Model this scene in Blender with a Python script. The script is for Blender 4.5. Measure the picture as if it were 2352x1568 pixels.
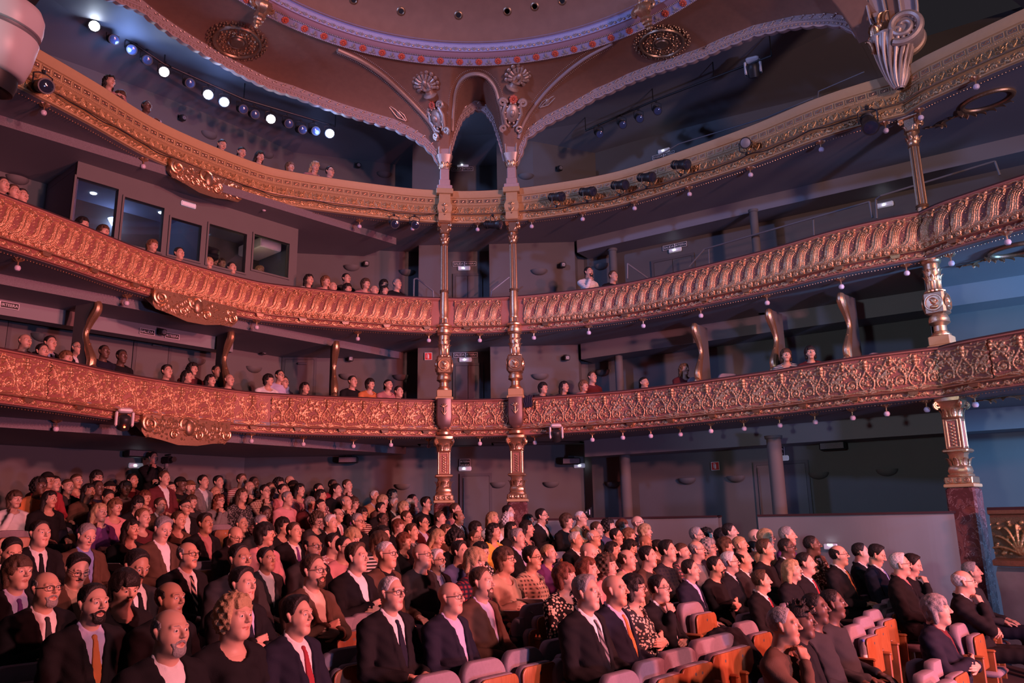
import bpy, math, random
import numpy as np
from mathutils import Vector, Matrix
from mathutils.bvhtree import BVHTree

for o in list(bpy.data.objects):
    bpy.data.objects.remove(o)
SC = bpy.context.scene
COL = SC.collection
rnd = random.Random(7)
EYE = 1.65                      # camera height above the front stalls floor
FOC, PITCH, ROLL = 1790.0, math.radians(12.9), math.radians(1.0)

# ------------------------------------------------------------------ camera
cam = bpy.data.cameras.new('camera')
cam.sensor_width = 36.0
cam.lens = FOC / 2352.0 * 36.0
cam.clip_start = 0.05
cam_o = bpy.data.objects.new('camera', cam)
COL.objects.link(cam_o)
_f = Vector((0, math.cos(PITCH), math.sin(PITCH)))
_r0 = Vector((1, 0, 0)); _u0 = Vector((0, -math.sin(PITCH), math.cos(PITCH)))
_c, _s = math.cos(ROLL), math.sin(ROLL)
_rx = _c * _r0 - _s * _u0; _uy = _s * _r0 + _c * _u0
cam_o.matrix_world = Matrix(((_rx.x, _uy.x, -_f.x, 0), (_rx.y, _uy.y, -_f.y, 0), (_rx.z, _uy.z, -_f.z, EYE), (0, 0, 0, 1)))
SC.camera = cam_o

# ------------------------------------------------------------------ world, lights, exposure
W = bpy.data.worlds.new('world'); SC.world = W; W.use_nodes = True
W.node_tree.nodes['Background'].inputs[0].default_value = (0.28, 0.25, 0.31, 1)
W.node_tree.nodes['Background'].inputs[1].default_value = 0.055
SC.view_settings.view_transform = 'Standard'
SC.view_settings.look = 'None'
SC.view_settings.exposure = -0.08
SC.view_settings.gamma = 1.0
SC.view_settings.use_curve_mapping = False

def light(kind, name, loc, target, energy, color, size=0.3, spot=60, blend=0.6):
    l = bpy.data.lights.new(name, kind)
    l.energy = energy; l.color = color
    if kind == 'SPOT':
        l.spot_size = math.radians(spot); l.spot_blend = blend; l.shadow_soft_size = size
    elif kind == 'AREA':
        l.size = size
    else:
        l.shadow_soft_size = size
    o = bpy.data.objects.new(name, l)
    COL.objects.link(o)
    o.location = loc
    d = Vector(target) - Vector(loc)
    o.rotation_euler = d.to_track_quat('-Z', 'Y').to_euler()
    return o

# stage wash: coral and pink lamps on the stage, lighting the house from the right
light('SPOT', 'stage_wash_coral', (12.5, 1.0, 5.0), (-4.0, 12.5, 1.6), 9000, (1.0, 0.195, 0.19), 0.30, 62, 0.9)
light('SPOT', 'stage_wash_low_coral', (12.6, 2.2, 2.1), (-4.5, 13.0, 2.0), 5200, (1.0, 0.24, 0.25), 0.25, 50, 0.9)
light('SPOT', 'stage_wash_pink', (10.5, -1.0, 5.4), (0.5, 9.5, 1.4), 6800, (1.0, 0.335, 0.345), 0.30, 80, 0.8)
light('SPOT', 'stage_wash_lavender', (11.0, -2.0, 7.0), (1.5, 13.5, 9.2), 4000, (0.98, 0.55, 0.48), 0.5, 70, 0.9)
# blue stage light that spills into the proscenium boxes
light('SPOT', 'stage_blue_wash', (13.2, 5.5, 3.6), (8.8, 13.4, 3.2), 7500, (0.16, 0.46, 0.95), 0.35, 62, 0.7)
light('SPOT', 'side_wall_cool_fill', (-4.0, -1.5, 3.2), (6.5, 14.0, 3.4), 1300, (0.80, 0.92, 1.0), 0.4, 27, 0.8)  # added unseen fill, greys up the right walls under the balconies
light('SPOT', 'soffit_blue_fill', (9.5, -2.5, 0.5), (1.5, 14.0, 7.0), 2600, (0.42, 0.46, 1.0), 0.5, 85, 0.9)  # added low fill, stands in for light bounced up onto the soffits
light('SPOT', 'gallery_blue_fill', (-8.0, 5.5, 9.6), (4.5, 15.5, 9.4), 2600, (0.28, 0.42, 1.0), 0.4, 70, 0.7)  # unseen blue fill added to lighten the gallery wall and ceiling

# ------------------------------------------------------------------ camera model: pixel of the 2352x1568 photograph -> direction
def ray(u, v):
    x = (u - 1176) / FOC; y = (784 - v) / FOC
    x, y = _c * x + _s * y, -_s * x + _c * y
    return np.array([x, math.cos(PITCH) - y * math.sin(PITCH), math.sin(PITCH) + y * math.cos(PITCH)])
def at_z(u, v, z):
    d = ray(u, v); t = (z - EYE) / d[2]
    return np.array([d[0] * t, d[1] * t, z])
def at_dist(u, v, Y):
    d = ray(u, v) * (Y / ray(u, v)[1])
    return np.array([d[0], d[1], d[2] + EYE])
def z_over(u, v, x, y):           # height of pixel v above the plan point (x, y)
    d = ray(u, v)
    return EYE + d[2] / math.hypot(d[0], d[1]) * math.hypot(x, y)

# ------------------------------------------------------------------ mesh helpers
def mesh(name, verts, faces, smooth=True, sharp=None):
    me = bpy.data.meshes.new(name)
    v = np.asarray(verts, dtype=np.float32).reshape(-1, 3)
    if isinstance(faces, np.ndarray) and faces.ndim == 2:
        n, k = faces.shape
        me.vertices.add(len(v)); me.vertices.foreach_set('co', v.ravel())
        me.loops.add(n * k); me.loops.foreach_set('vertex_index', faces.astype(np.int32).ravel())
        me.polygons.add(n); me.polygons.foreach_set('loop_start', np.arange(0, n * k, k, dtype=np.int32))
        me.update(calc_edges=True)
    else:
        me.from_pydata([tuple(p) for p in v], [], [tuple(int(i) for i in f) for f in faces])
    if smooth:
        me.polygons.foreach_set('use_smooth', np.ones(len(me.polygons), dtype=bool))
        if sharp is not None:
            me.set_sharp_from_angle(angle=math.radians(sharp))
    else:
        me.shade_flat()
    me.update()
    return me
_mcopy = {}
def obj(name, me, m=None, parent=None, loc=None, rot=None, scale=None):
    if m is not None and me is not None and me.materials and me.materials[0] != m:      # same shape in another material
        k = (me.name, m.name)
        if k not in _mcopy:
            c = me.copy(); c.materials.clear(); c.materials.append(m); _mcopy[k] = c
        me = _mcopy[k]
    o = bpy.data.objects.new(name, me)
    COL.objects.link(o)
    if m is not None and me is not None and not me.materials:
        me.materials.append(m)
    if parent is not None:
        o.parent = parent
    if loc is not None:
        o.location = [float(q) for q in loc]
    if rot is not None:
        o.rotation_euler = [float(q) for q in rot]
    if scale is not None:
        o.scale = scale if hasattr(scale, '__len__') else (scale,) * 3
    return o
def tag(o, label=None, cat=None, group=None, kind=None):
    if label: o['label'] = label
    if cat: o['category'] = cat
    if group: o['group'] = group
    if kind: o['kind'] = kind
    return o
def empty(name, loc=(0, 0, 0), rz=0, label=None, cat=None, group=None):
    o = bpy.data.objects.new(name, None); COL.objects.link(o)
    o.empty_display_size = 0.1
    o.location = [float(q) for q in loc]; o.rotation_euler = (0, 0, float(rz))
    return tag(o, label, cat, group)

class MB:                          # collects shapes for ONE mesh
    def __init__(s): s.v = []; s.f = []; s.n = 0
    def add(s, v, f):
        v = np.asarray(v, dtype=float).reshape(-1, 3)
        s.v.append(v); s.f += [tuple(int(i) + s.n for i in q) for q in f]; s.n += len(v)
        return s
    def box(s, c, d, rz=0.0, taper=1.0):
        x, y, z = d[0] / 2, d[1] / 2, d[2] / 2
        p = np.array([(-x, -y, -z), (x, -y, -z), (x, y, -z), (-x, y, -z), (-x * taper, -y * taper, z), (x * taper, -y * taper, z), (x * taper, y * taper, z), (-x * taper, y * taper, z)])
        ca, sa = math.cos(rz), math.sin(rz)
        p = np.c_[p[:, 0] * ca - p[:, 1] * sa, p[:, 0] * sa + p[:, 1] * ca, p[:, 2]] + np.array(c)
        return s.add(p, [(0, 3, 2, 1), (4, 5, 6, 7), (0, 1, 5, 4), (1, 2, 6, 5), (2, 3, 7, 6), (3, 0, 4, 7)])
    def bbox(s, c, d, b=0.01, rz=0.0):      # box with chamfered vertical and horizontal edges
        x, y, z = d[0] / 2, d[1] / 2, d[2] / 2
        b = min(b, x * .9, y * .9, z * .9)
        rings = []
        for zz, i in ((-z, b), (-z + b, 0), (z - b, 0), (z, b)):
            X, Y = x - i, y - i
            rings.append([(-X + b, -Y, zz), (X - b, -Y, zz), (X, -Y + b, zz), (X, Y - b, zz), (X - b, Y, zz), (-X + b, Y, zz), (-X, Y - b, zz), (-X, -Y + b, zz)])
        p = np.array(rings).reshape(-1, 3)
        ca, sa = math.cos(rz), math.sin(rz)
        p = np.c_[p[:, 0] * ca - p[:, 1] * sa, p[:, 0] * sa + p[:, 1] * ca, p[:, 2]] + np.array(c)
        f = []
        for k in range(3):
            for i in range(8):
                j = (i + 1) % 8
                f.append((k * 8 + i, k * 8 + j, k * 8 + 8 + j, k * 8 + 8 + i))
        f.append(tuple(range(7, -1, -1))); f.append(tuple(range(24, 32)))
        return s.add(p, f)
    def lathe(s, prof, c=(0, 0, 0), n=20, flutes=0, depth=0.0, sq=0.0):   # prof: (radius, z)
        v = []; m = len(prof)
        for r, z in prof:
            for i in range(n):
                a = 2 * math.pi * i / n
                rr = r
                if flutes: rr = r * (1 - depth * (0.5 - 0.5 * math.cos(a * flutes)))
                if sq:
                    k = max(abs(math.cos(a)), abs(math.sin(a))); rr = r * ((1 - sq) + sq / k)
                v.append((c[0] + rr * math.cos(a), c[1] + rr * math.sin(a), c[2] + z))
        f = [(k * n + i, k * n + (i + 1) % n, (k + 1) * n + (i + 1) % n, (k + 1) * n + i) for k in range(m - 1) for i in range(n)]
        f.append(tuple(range(n - 1, -1, -1))); f.append(tuple((m - 1) * n + i for i in range(n)))
        return s.add(v, f)
    def tube(s, pts, r, n=8, closed=False):
        P = np.asarray(pts, dtype=float); m = len(P)
        R = np.broadcast_to(np.asarray(r, dtype=float), (m,))
        T = np.gradient(P, axis=0) if not closed else (np.roll(P, -1, 0) - np.roll(P, 1, 0))
        T /= np.maximum(np.linalg.norm(T, axis=1, keepdims=True), 1e-9)
        up = np.array([0, 0, 1.0])
        if abs(T[0] @ up) > .9: up = np.array([1.0, 0, 0])
        u = np.cross(T[0], up); u /= np.linalg.norm(u)
        v = []
        for k in range(m):
            u = u - T[k] * (u @ T[k]); u /= max(np.linalg.norm(u), 1e-9)
            w = np.cross(T[k], u)
            for i in range(n):
                a = 2 * math.pi * i / n
                v.append(P[k] + R[k] * (math.cos(a) * u + math.sin(a) * w))
        f = []
        for k in range(m if closed else m - 1):
            k2 = (k + 1) % m
            for i in range(n):
                j = (i + 1) % n
                f.append((k * n + i, k * n + j, k2 * n + j, k2 * n + i))
        if not closed:
            f.append(tuple(range(n - 1, -1, -1))); f.append(tuple((m - 1) * n + i for i in range(n)))
        return s.add(v, f)
    def ball(s, c, r, n=10, m=6, sc=(1, 1, 1)):
        prof = []
        v = []; 
        for k in range(m + 1):
            t = math.pi * k / m
            for i in range(n):
                a = 2 * math.pi * i / n
                v.append((c[0] + sc[0] * r * math.sin(t) * math.cos(a), c[1] + sc[1] * r * math.sin(t) * math.sin(a), c[2] - sc[2] * r * math.cos(t)))
        f = [(k * n + i, k * n + (i + 1) % n, (k + 1) * n + (i + 1) % n, (k + 1) * n + i) for k in range(m) for i in range(n)]
        return s.add(v, f)
    def mesh(s, name, smooth=True, sharp=35):
        return mesh(name, np.vstack(s.v), s.f, smooth, sharp)

def gridmesh(name, P, smooth=True, sharp=None, flip=False):       # P (n, m, 3)
    n, m = P.shape[:2]
    i = np.arange(n * m).reshape(n, m)
    q = np.stack([i[:-1, :-1], i[1:, :-1], i[1:, 1:], i[:-1, 1:]], -1).reshape(-1, 4)
    if flip: q = q[:, ::-1]
    return mesh(name, P.reshape(-1, 3), q, smooth, sharp)

# ------------------------------------------------------------------ materials
def nodes(m):
    m.use_nodes = True
    nt = m.node_tree
    return nt, nt.nodes, nt.links, nt.nodes['Principled BSDF']
def mat(name, color, rough=0.6, metal=0.0, var=0.0, vscale=8.0, bump=0.0, bscale=40.0, emit=None, estr=0.0, spec=None, obj_color=False, trans=0.0):
    m = bpy.data.materials.new(name)
    nt, N, L, b = nodes(m)
    b.inputs['Base Color'].default_value = (*color, 1)
    b.inputs['Roughness'].default_value = rough
    b.inputs['Metallic'].default_value = metal
    if spec is not None: b.inputs['Specular IOR Level'].default_value = spec
    if trans: b.inputs['Transmission Weight'].default_value = trans
    src = None
    if obj_color:
        oi = N.new('ShaderNodeObjectInfo'); src = oi.outputs['Color']
    tc = N.new('ShaderNodeTexCoord')
    if var > 0:
        nz = N.new('ShaderNodeTexNoise'); nz.inputs['Scale'].default_value = vscale; nz.inputs['Detail'].default_value = 4
        L.new(tc.outputs['Object'], nz.inputs['Vector'])
        mr = N.new('ShaderNodeMapRange'); mr.inputs[3].default_value = 1 - var; mr.inputs[4].default_value = 1 + var
        L.new(nz.outputs['Fac'], mr.inputs[0])
        mx = N.new('ShaderNodeMix'); mx.data_type = 'RGBA'; mx.blend_type = 'MULTIPLY'; mx.inputs[0].default_value = 1
        if src: L.new(src, mx.inputs[6])
        else: mx.inputs[6].default_value = (*color, 1)
        L.new(mr.outputs[0], mx.inputs[7])
        src = mx.outputs[2]
    if src: L.new(src, b.inputs['Base Color'])
    if bump > 0:
        nb = N.new('ShaderNodeTexNoise'); nb.inputs['Scale'].default_value = bscale; nb.inputs['Detail'].default_value = 3
        L.new(tc.outputs['Object'], nb.inputs['Vector'])
        bp = N.new('ShaderNodeBump'); bp.inputs['Strength'].default_value = bump; bp.inputs['Distance'].default_value = 0.01
        L.new(nb.outputs['Fac'], bp.inputs['Height']); L.new(bp.outputs[0], b.inputs['Normal'])
    if emit is not None:
        b.inputs['Emission Color'].default_value = (*emit, 1); b.inputs['Emission Strength'].default_value = estr
    return m
def relief_mat(name, base, gold):            # painted ground, gilded where the relief stands proud (attribute 'gild')
    m = bpy.data.materials.new(name)
    nt, N, L, b = nodes(m)
    at = N.new('ShaderNodeAttribute'); at.attribute_name = 'gild'
    mx = N.new('ShaderNodeMix'); mx.data_type = 'RGBA'
    mx.inputs[6].default_value = (*base, 1); mx.inputs[7].default_value = (*gold, 1)
    L.new(at.outputs['Fac'], mx.inputs[0]); L.new(mx.outputs[2], b.inputs['Base Color'])
    mr = N.new('ShaderNodeMapRange'); mr.inputs[3].default_value = 0.0; mr.inputs[4].default_value = 0.75
    L.new(at.outputs['Fac'], mr.inputs[0]); L.new(mr.outputs[0], b.inputs['Metallic'])
    mr2 = N.new('ShaderNodeMapRange'); mr2.inputs[3].default_value = 0.6; mr2.inputs[4].default_value = 0.34
    L.new(at.outputs['Fac'], mr2.inputs[0]); L.new(mr2.outputs[0], b.inputs['Roughness'])
    tc = N.new('ShaderNodeTexCoord'); nb = N.new('ShaderNodeTexNoise'); nb.inputs['Scale'].default_value = 60; nb.inputs['Detail'].default_value = 4
    bp = N.new('ShaderNodeBump'); bp.inputs['Strength'].default_value = 0.5; bp.inputs['Distance'].default_value = 0.015
    L.new(tc.outputs['Object'], nb.inputs['Vector']); L.new(nb.outputs['Fac'], bp.inputs['Height']); L.new(bp.outputs[0], b.inputs['Normal'])
    return m
M = {}
M['barrier'] = mat('barrier_grey_paint', (0.23, 0.225, 0.225), 0.7, var=0.05, vscale=3)
M['wall'] = mat('grey_wall_paint', (0.125, 0.12, 0.12), 0.75, var=0.06, vscale=3, bump=0.05, bscale=120)
M['soffit'] = mat('grey_soffit_paint', (0.21, 0.205, 0.225), 0.6, var=0.05, vscale=2)
M['dark_wall'] = mat('dark_wall_paint', (0.10, 0.095, 0.10), 0.8)
M['floor'] = mat('stalls_carpet', (0.06, 0.03, 0.035), 0.95, var=0.2, vscale=60)
M['salmon'] = mat('salmon_plaster', (0.34, 0.135, 0.10), 0.62, var=0.08, vscale=20)
M['cream'] = mat('ochre_plaster', (0.47, 0.31, 0.155), 0.6, var=0.06, vscale=14)
M['gold'] = mat('gilding', (0.66, 0.40, 0.235), 0.32, 0.85, var=0.22, vscale=40, bump=0.25, bscale=90)
M['gold_dark'] = mat('aged_gilding', (0.36, 0.225, 0.14), 0.36, 0.75, var=0.25, vscale=35, bump=0.25, bscale=80)
M['bronze'] = mat('bronzed_shell', (0.20, 0.12, 0.11), 0.4, 0.5)
M['silver_gold'] = mat('pale_gilding', (0.60, 0.44, 0.36), 0.46, 0.6, var=0.2, vscale=40, bump=0.2, bscale=90)
M['relief_salmon'] = relief_mat('salmon_relief', (0.25, 0.088, 0.066), (0.62, 0.36, 0.205))
M['relief_cream'] = relief_mat('ochre_relief', (0.36, 0.22, 0.10), (0.60, 0.37, 0.18))
M['vault'] = mat('vault_brown_plaster', (0.29, 0.14, 0.088), 0.7, var=0.16, vscale=9, bump=0.06, bscale=60)
M['dome'] = mat('dome_brown_plaster', (0.30, 0.145, 0.095), 0.7, var=0.18, vscale=5, bump=0.05, bscale=60)
M['arch_band'] = mat('arch_mauve_plaster', (0.46, 0.33, 0.31), 0.55, var=0.08, vscale=20)
M['ring_blue'] = mat('ring_blue_paint', (0.44, 0.40, 0.60), 0.55, var=0.1, vscale=30)
M['ring_purple'] = mat('ring_purple_paint', (0.36, 0.19, 0.22), 0.6)
M['red_flower'] = mat('red_flower_paint', (0.72, 0.13, 0.07), 0.55)
M['leaf_grey'] = mat('grey_leaf_paint', (0.36, 0.30, 0.30), 0.55)
M['velvet'] = mat('dark_velvet', (0.05, 0.018, 0.02), 0.9)
M['marble'] = None
M['black'] = mat('black_metal', (0.018, 0.018, 0.02), 0.45, spec=0.4)
M['chrome'] = mat('steel_tube', (0.35, 0.35, 0.37), 0.35, 0.8)
M['rail'] = mat('grey_handrail', (0.22, 0.22, 0.24), 0.5, 0.3)
M['globe'] = mat('frosted_globe', (0.62, 0.52, 0.62), 0.35, emit=(0.5, 0.35, 0.5), estr=0.0)
M['white_plastic'] = mat('white_plastic', (0.75, 0.70, 0.70), 0.4)
M['lamp_white'] = mat('lit_lamp', (0.8, 0.85, 1), 0.4, emit=(0.75, 0.85, 1.0), estr=55)
M['led'] = mat('lit_led', (0.8, 0.85, 1), 0.4, emit=(0.8, 0.88, 1.0), estr=30)
M['exit_glow'] = mat('emergency_diffuser', (0.75, 0.72, 0.8), 0.4, emit=(0.8, 0.8, 1.0), estr=0.12)
M['sign_black'] = mat('sign_black', (0.015, 0.015, 0.015), 0.6)
M['sign_white'] = mat('sign_white', (0.8, 0.78, 0.8), 0.6)
M['sign_red'] = mat('sign_red', (0.65, 0.03, 0.03), 0.5)
M['glass'] = mat('booth_glass', (0.8, 0.85, 0.9), 0.02, trans=1.0, spec=0.5)
M['booth_lit'] = mat('booth_ceiling_lamp', (0.9, 0.95, 1), 0.4, emit=(0.85, 0.93, 1.0), estr=6)
def marble():
    m = bpy.data.materials.new('red_veined_marble')
    nt, N, L, b = nodes(m)
    tc = N.new('ShaderNodeTexCoord')
    n1 = N.new('ShaderNodeTexNoise'); n1.inputs['Scale'].default_value = 5; n1.inputs['Detail'].default_value = 8; n1.inputs['Distortion'].default_value = 1.6
    L.new(tc.outputs['Object'], n1.inputs['Vector'])
    r = N.new('ShaderNodeValToRGB')
    e = r.color_ramp.elements
    e[0].position = 0.40; e[0].color = (0.10, 0.035, 0.035, 1); e[1].position = 0.60; e[1].color = (0.20, 0.075, 0.07, 1)
    v = e.new(0.503); v.color = (0.40, 0.28, 0.27, 1)
    a = e.new(0.494); a.color = (0.12, 0.040, 0.042, 1); c = e.new(0.512); c.color = (0.13, 0.044, 0.046, 1)
    L.new(n1.outputs['Fac'], r.inputs[0]); L.new(r.outputs[0], b.inputs['Base Color'])
    b.inputs['Roughness'].default_value = 0.18
    return m
M['marble'] = marble()
# ------------------------------------------------------------------ plan of the house
def catmull(K, step=0.06):
    K = np.asarray(K, float)
    P = np.vstack([2 * K[0] - K[1], K, 2 * K[-1] - K[-2]])
    out = []
    for i in range(1, len(P) - 2):
        n = max(2, int(np.linalg.norm(P[i + 1] - P[i]) / step))
        for t in np.arange(n) / n:
            a, b, c, d = P[i - 1], P[i], P[i + 1], P[i + 2]
            out.append(0.5 * ((2 * b) + (-a + c) * t + (2 * a - 5 * b + 4 * c - d) * t * t + (-a + 3 * b - 3 * c + d) * t ** 3))
    out.append(K[-1])
    return np.array(out)
class Curve:
    def __init__(s, pts):
        s.p = np.asarray(pts, float)
        d = np.linalg.norm(np.diff(s.p, axis=0), axis=1)
        s.s = np.r_[0, np.cumsum(d)]; s.L = s.s[-1]
        t = np.gradient(s.p, axis=0); t /= np.linalg.norm(t, axis=1, keepdims=True)
        s.t = t; s.n = np.c_[t[:, 1], -t[:, 0]]           # n points into the house
    def at(s, q):
        x = np.array([np.interp(q, s.s, s.p[:, 0]), np.interp(q, s.s, s.p[:, 1])])
        t = np.array([np.interp(q, s.s, s.t[:, 0]), np.interp(q, s.s, s.t[:, 1])]); t /= np.linalg.norm(t)
        return x, t, np.array([t[1], -t[0]])
    def offset(s, d): return s.p + s.n * d
    def resample(s, step):
        n = max(2, int(s.L / step)); q = np.linspace(0, s.L, n)
        return Curve(np.c_[np.interp(q, s.s, s.p[:, 0]), np.interp(q, s.s, s.p[:, 1])])
    def hit(s, u, v, off=0.0):                             # where the sight line of a pixel meets the curve offset by off
        d = ray(u, v); C = s.offset(off)
        a = C[:-1]; e = C[1:] - a
        den = d[0] * e[:, 1] - d[1] * e[:, 0]
        t = (a[:, 0] * e[:, 1] - a[:, 1] * e[:, 0]) / den
        w = (a[:, 0] * d[1] - a[:, 1] * d[0]) / den
        ok = (t > 0) & (w >= -1e-9) & (w <= 1 + 1e-9)
        if not ok.any(): return None
        i = np.where(ok)[0][np.argmin(t[ok])]
        q = s.s[i] + w[i] * (s.s[i + 1] - s.s[i])
        return np.array([d[0] * t[i], d[1] * t[i], EYE + d[2] * t[i]]), q
K1 = [(-8.6, 6.6), (-8.1, 8.0), (-7.65, 9.3), (-7.2, 10.4), (-6.8, 11.4), (-6.27, 12.85), (-5.25, 14.33), (-4.46, 14.95), (-2.5, 15.75), (-1.43, 16), (-.7, 16.05), (.06, 15.97), (.75, 15.8), (1.97, 15.35), (2.9, 14.75), (4.45, 13.42), (5.38, 12.42), (6.0, 11.92), (6.5, 11.6)]
K2 = [(6.5, 11.6), (6.62, 11.25), (6.85, 10.9), (7.23, 10.37), (7.6, 9.9), (8.3, 9.1)]
RIM, RIM2 = Curve(catmull(K1)), Curve(catmull(K2))
RIMS, RIM2S = RIM.resample(0.16), RIM2.resample(0.16)
COLS = {'L': (-1.43, 16.0), 'R': (0.06, 15.97), 'F': (6.62, 11.72)}
HC = np.array([-0.59, 9.42])                               # centre of the ceiling ring
ZB = {1: EYE + 1.68, 2: EYE + 3.86, 3: EYE + 6.33}         # lower edge of each balcony front
ZT = {1: EYE + 2.435, 2: EYE + 4.62, 3: EYE + 7.07}        # top of each balcony front
def sweep(name, C, prof, smooth=True, sharp=30, flip=False, closed=False):
    pr = list(prof) + ([prof[0]] if closed else [])
    P = np.zeros((len(C.p), len(pr), 3))
    for k, (o, z) in enumerate(pr):
        q = C.offset(o)
        P[:, k, :2] = q; P[:, k, 2] = z
    return gridmesh(name, P, smooth, sharp, flip)
def extrude(name, poly, z0, z1, thick=0.12):               # wall along a plan polyline, thickness added away from the house
    p = np.asarray(poly, float)
    t = np.gradient(p, axis=0); t /= np.linalg.norm(t, axis=1, keepdims=True)
    b = p - np.c_[t[:, 1], -t[:, 0]] * thick
    n = len(p)
    P = np.zeros((n, 5, 3))
    for k, (q, z) in enumerate(((p, z0), (p, z1), (b, z1), (b, z0), (p, z0))):
        P[:, k, :2] = q; P[:, k, 2] = z
    return gridmesh(name, P, False)
BD = np.array([0.65, 0.76]); BN = np.array([-0.76, 0.65]); BP = np.array([-8.0, 11.45])   # straight rear wall line

# ------------------------------------------------------------------ stalls floor (raked towards the back)
AX = np.array([-0.74, 0.6726])                              # from the stage to the back of the house
RD = np.array([0.6726, 0.74])                               # along the rows
def floor_z(a): return -0.65 + 0.1067 * a
def floor_at(x, y): return floor_z(AX[0] * x + AX[1] * y)
P = np.zeros((2, 2, 3))
for i, a in enumerate((-9.0, 17.0)):
    for j, r in enumerate((-8.0, 20.0)):
        P[i, j] = (*(AX * a + RD * r), floor_z(a) )
obj('floor', gridmesh('floor', P, False), M['floor'])['kind'] = 'structure'

# ------------------------------------------------------------------ walls and soffits
def struct(name, me, m):
    return tag(obj(name, me, m), kind='structure')
side = [(1.75, 17.75), (5.6, 15.3), (9.8, 12.5), (12.5, 10.7)]
pier = [(-2.15, 17.85), (-2.15, 17.35), (-1.55, 17.35), (-1.55, 17.85), (-0.5, 17.85), (-0.5, 17.35), (1.5, 17.3), (1.6, 17.75)]
wallG = [tuple(BP + BN * 3.1 + BD * -4), tuple(BP + BN * 3.1 + BD * 6.3)] + [(-2.0, 18.3), (1.6, 18.1)] + side
wall1 = [tuple(BP + BN * 1.75 + BD * -4), tuple(BP + BN * 1.75 + BD * 6.3)] + pier + side
wall2 = [tuple(BP + BN * 1.6 + BD * -4), tuple(BP + BN * 1.6 + BD * 6.3)] + pier + side
wall3 = [tuple(BP + BN * 2.2 + BD * -5), tuple(BP + BN * 2.2 + BD * 6.6)] + [(-2.4, 18.9), (-2.4, 17.9), (-1.6, 17.9), (-1.6, 18.9), (-0.3, 18.9), (-0.3, 17.9), (0.6, 17.9)] + [(2.2, 18.3), (6.3, 15.9), (10.4, 13.2), (13, 11.5)]
struct('wall_stalls', extrude('wall_stalls', wallG, -0.8, ZB[1] + 0.2), M['wall'])
struct('wall_first_balcony', extrude('wall_first_balcony', wall1, ZB[1], ZB[2] + 0.2), M['wall'])
struct('wall_second_balcony', extrude('wall_second_balcony', wall2, ZB[2], ZB[3] + 0.2), M['wall'])
struct('wall_gallery', extrude('wall_gallery', wall3, ZB[3], EYE + 9.6), M['wall'])
WG, W1, W2, W3 = (Curve(np.array(w)) for w in (wallG, wall1, wall2, wall3))
for k in (1, 2, 3):
    z = ZB[k]
    rim = [tuple(q) for q in RIMS.p] + [tuple(q) for q in RIM2S.p[1:]]
    loop = rim + [(13.5, 9.1), (13.5, 21.5), (-14.5, 21.5), (-14.5, 6.6)]
    n = len(loop)
    v = [(x, y, z) for x, y in loop] + [(x, y, z + .22) for x, y in loop]
    f = [tuple(range(n)), tuple(range(2 * n - 1, n - 1, -1))] + [(i, n + i, n + (i + 1) % n, (i + 1) % n) for i in range(n)]
    struct('ceiling_under_balcony_%d' % k, mesh('slab', v, f, False), M['soffit'])
# gallery ceiling, sloping down to the back
struct('ceiling_gallery', sweep('gallery_ceiling', RIMS, [(-0.02, EYE + 9.35), (-1.6, EYE + 9.3), (-5.5, EYE + 8.6)], False), M['soffit'])
struct('ceiling_gallery_side', sweep('gallery_ceiling_side', RIM2S, [(-0.02, EYE + 9.5), (-5.5, EYE + 9.3)], False), M['dark_wall'])
# dropped ceiling along the rear wall with a perforated grille face, one under each balcony
M['grille'] = mat('perforated_grille', (0.16, 0.14, 0.16), 0.6, var=0.45, vscale=70, bump=0.6, bscale=90)
for k, dz in ((1, 0.16), (2, 0.16), (3, 0.16)):
    a = BP + BD * -3.5; b = BP + BD * 8.6
    if k == 3: a = a - BN * 0.1; b = BP + BD * 7.6 + BN * -0.6
    if k == 1: a = a + BN * .25; b = b + BN * .1
    z = ZB[k]
    mb = MB()
    c = b + BN * 4; d = a + BN * 4
    pts = [(*a, z), (*b, z), (*b, z - dz), (*a, z - dz)]
    obj('trim_%d' % k, mesh('grille_face', pts, [(0, 1, 2, 3)], False), M['grille'])['kind'] = 'structure'
    pts = [(*a, z - dz), (*b, z - dz), (*c, z - dz), (*d, z - dz)]
    struct('ceiling_dropped_%d' % k, mesh('dropped', pts, [(0, 1, 2, 3)], False), M['soffit'])
# beams along the side wall
for k in (1, 2, 3):
    z = ZB[k]
    e = Curve(np.array([(1.55, 17.2), (5.2, 14.75), (9.4, 12.0), (12, 10.3)]))
    pr = [(0.0, z), (0.0, z - (0.36 if k < 3 else 0.3)), (-0.8, z - (0.36 if k < 3 else 0.3))]
    if k < 3 or True:
        struct('trim_beam_%d' % k, sweep('beam', e, pr, False), M['soffit'])
# partition behind the proscenium column on every level
for k, (z0, z1) in enumerate(((-0.4, ZB[1]), (ZB[1], ZB[2]), (ZB[2], ZB[3]))):
    if k == 2: continue
    struct('wall_partition_%d' % k, extrude('partition', [(6.72, 11.95), (7.1, 12.5), (8.2, 14.3)], z0, z1, 0.1), M['dark_wall'])

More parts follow.
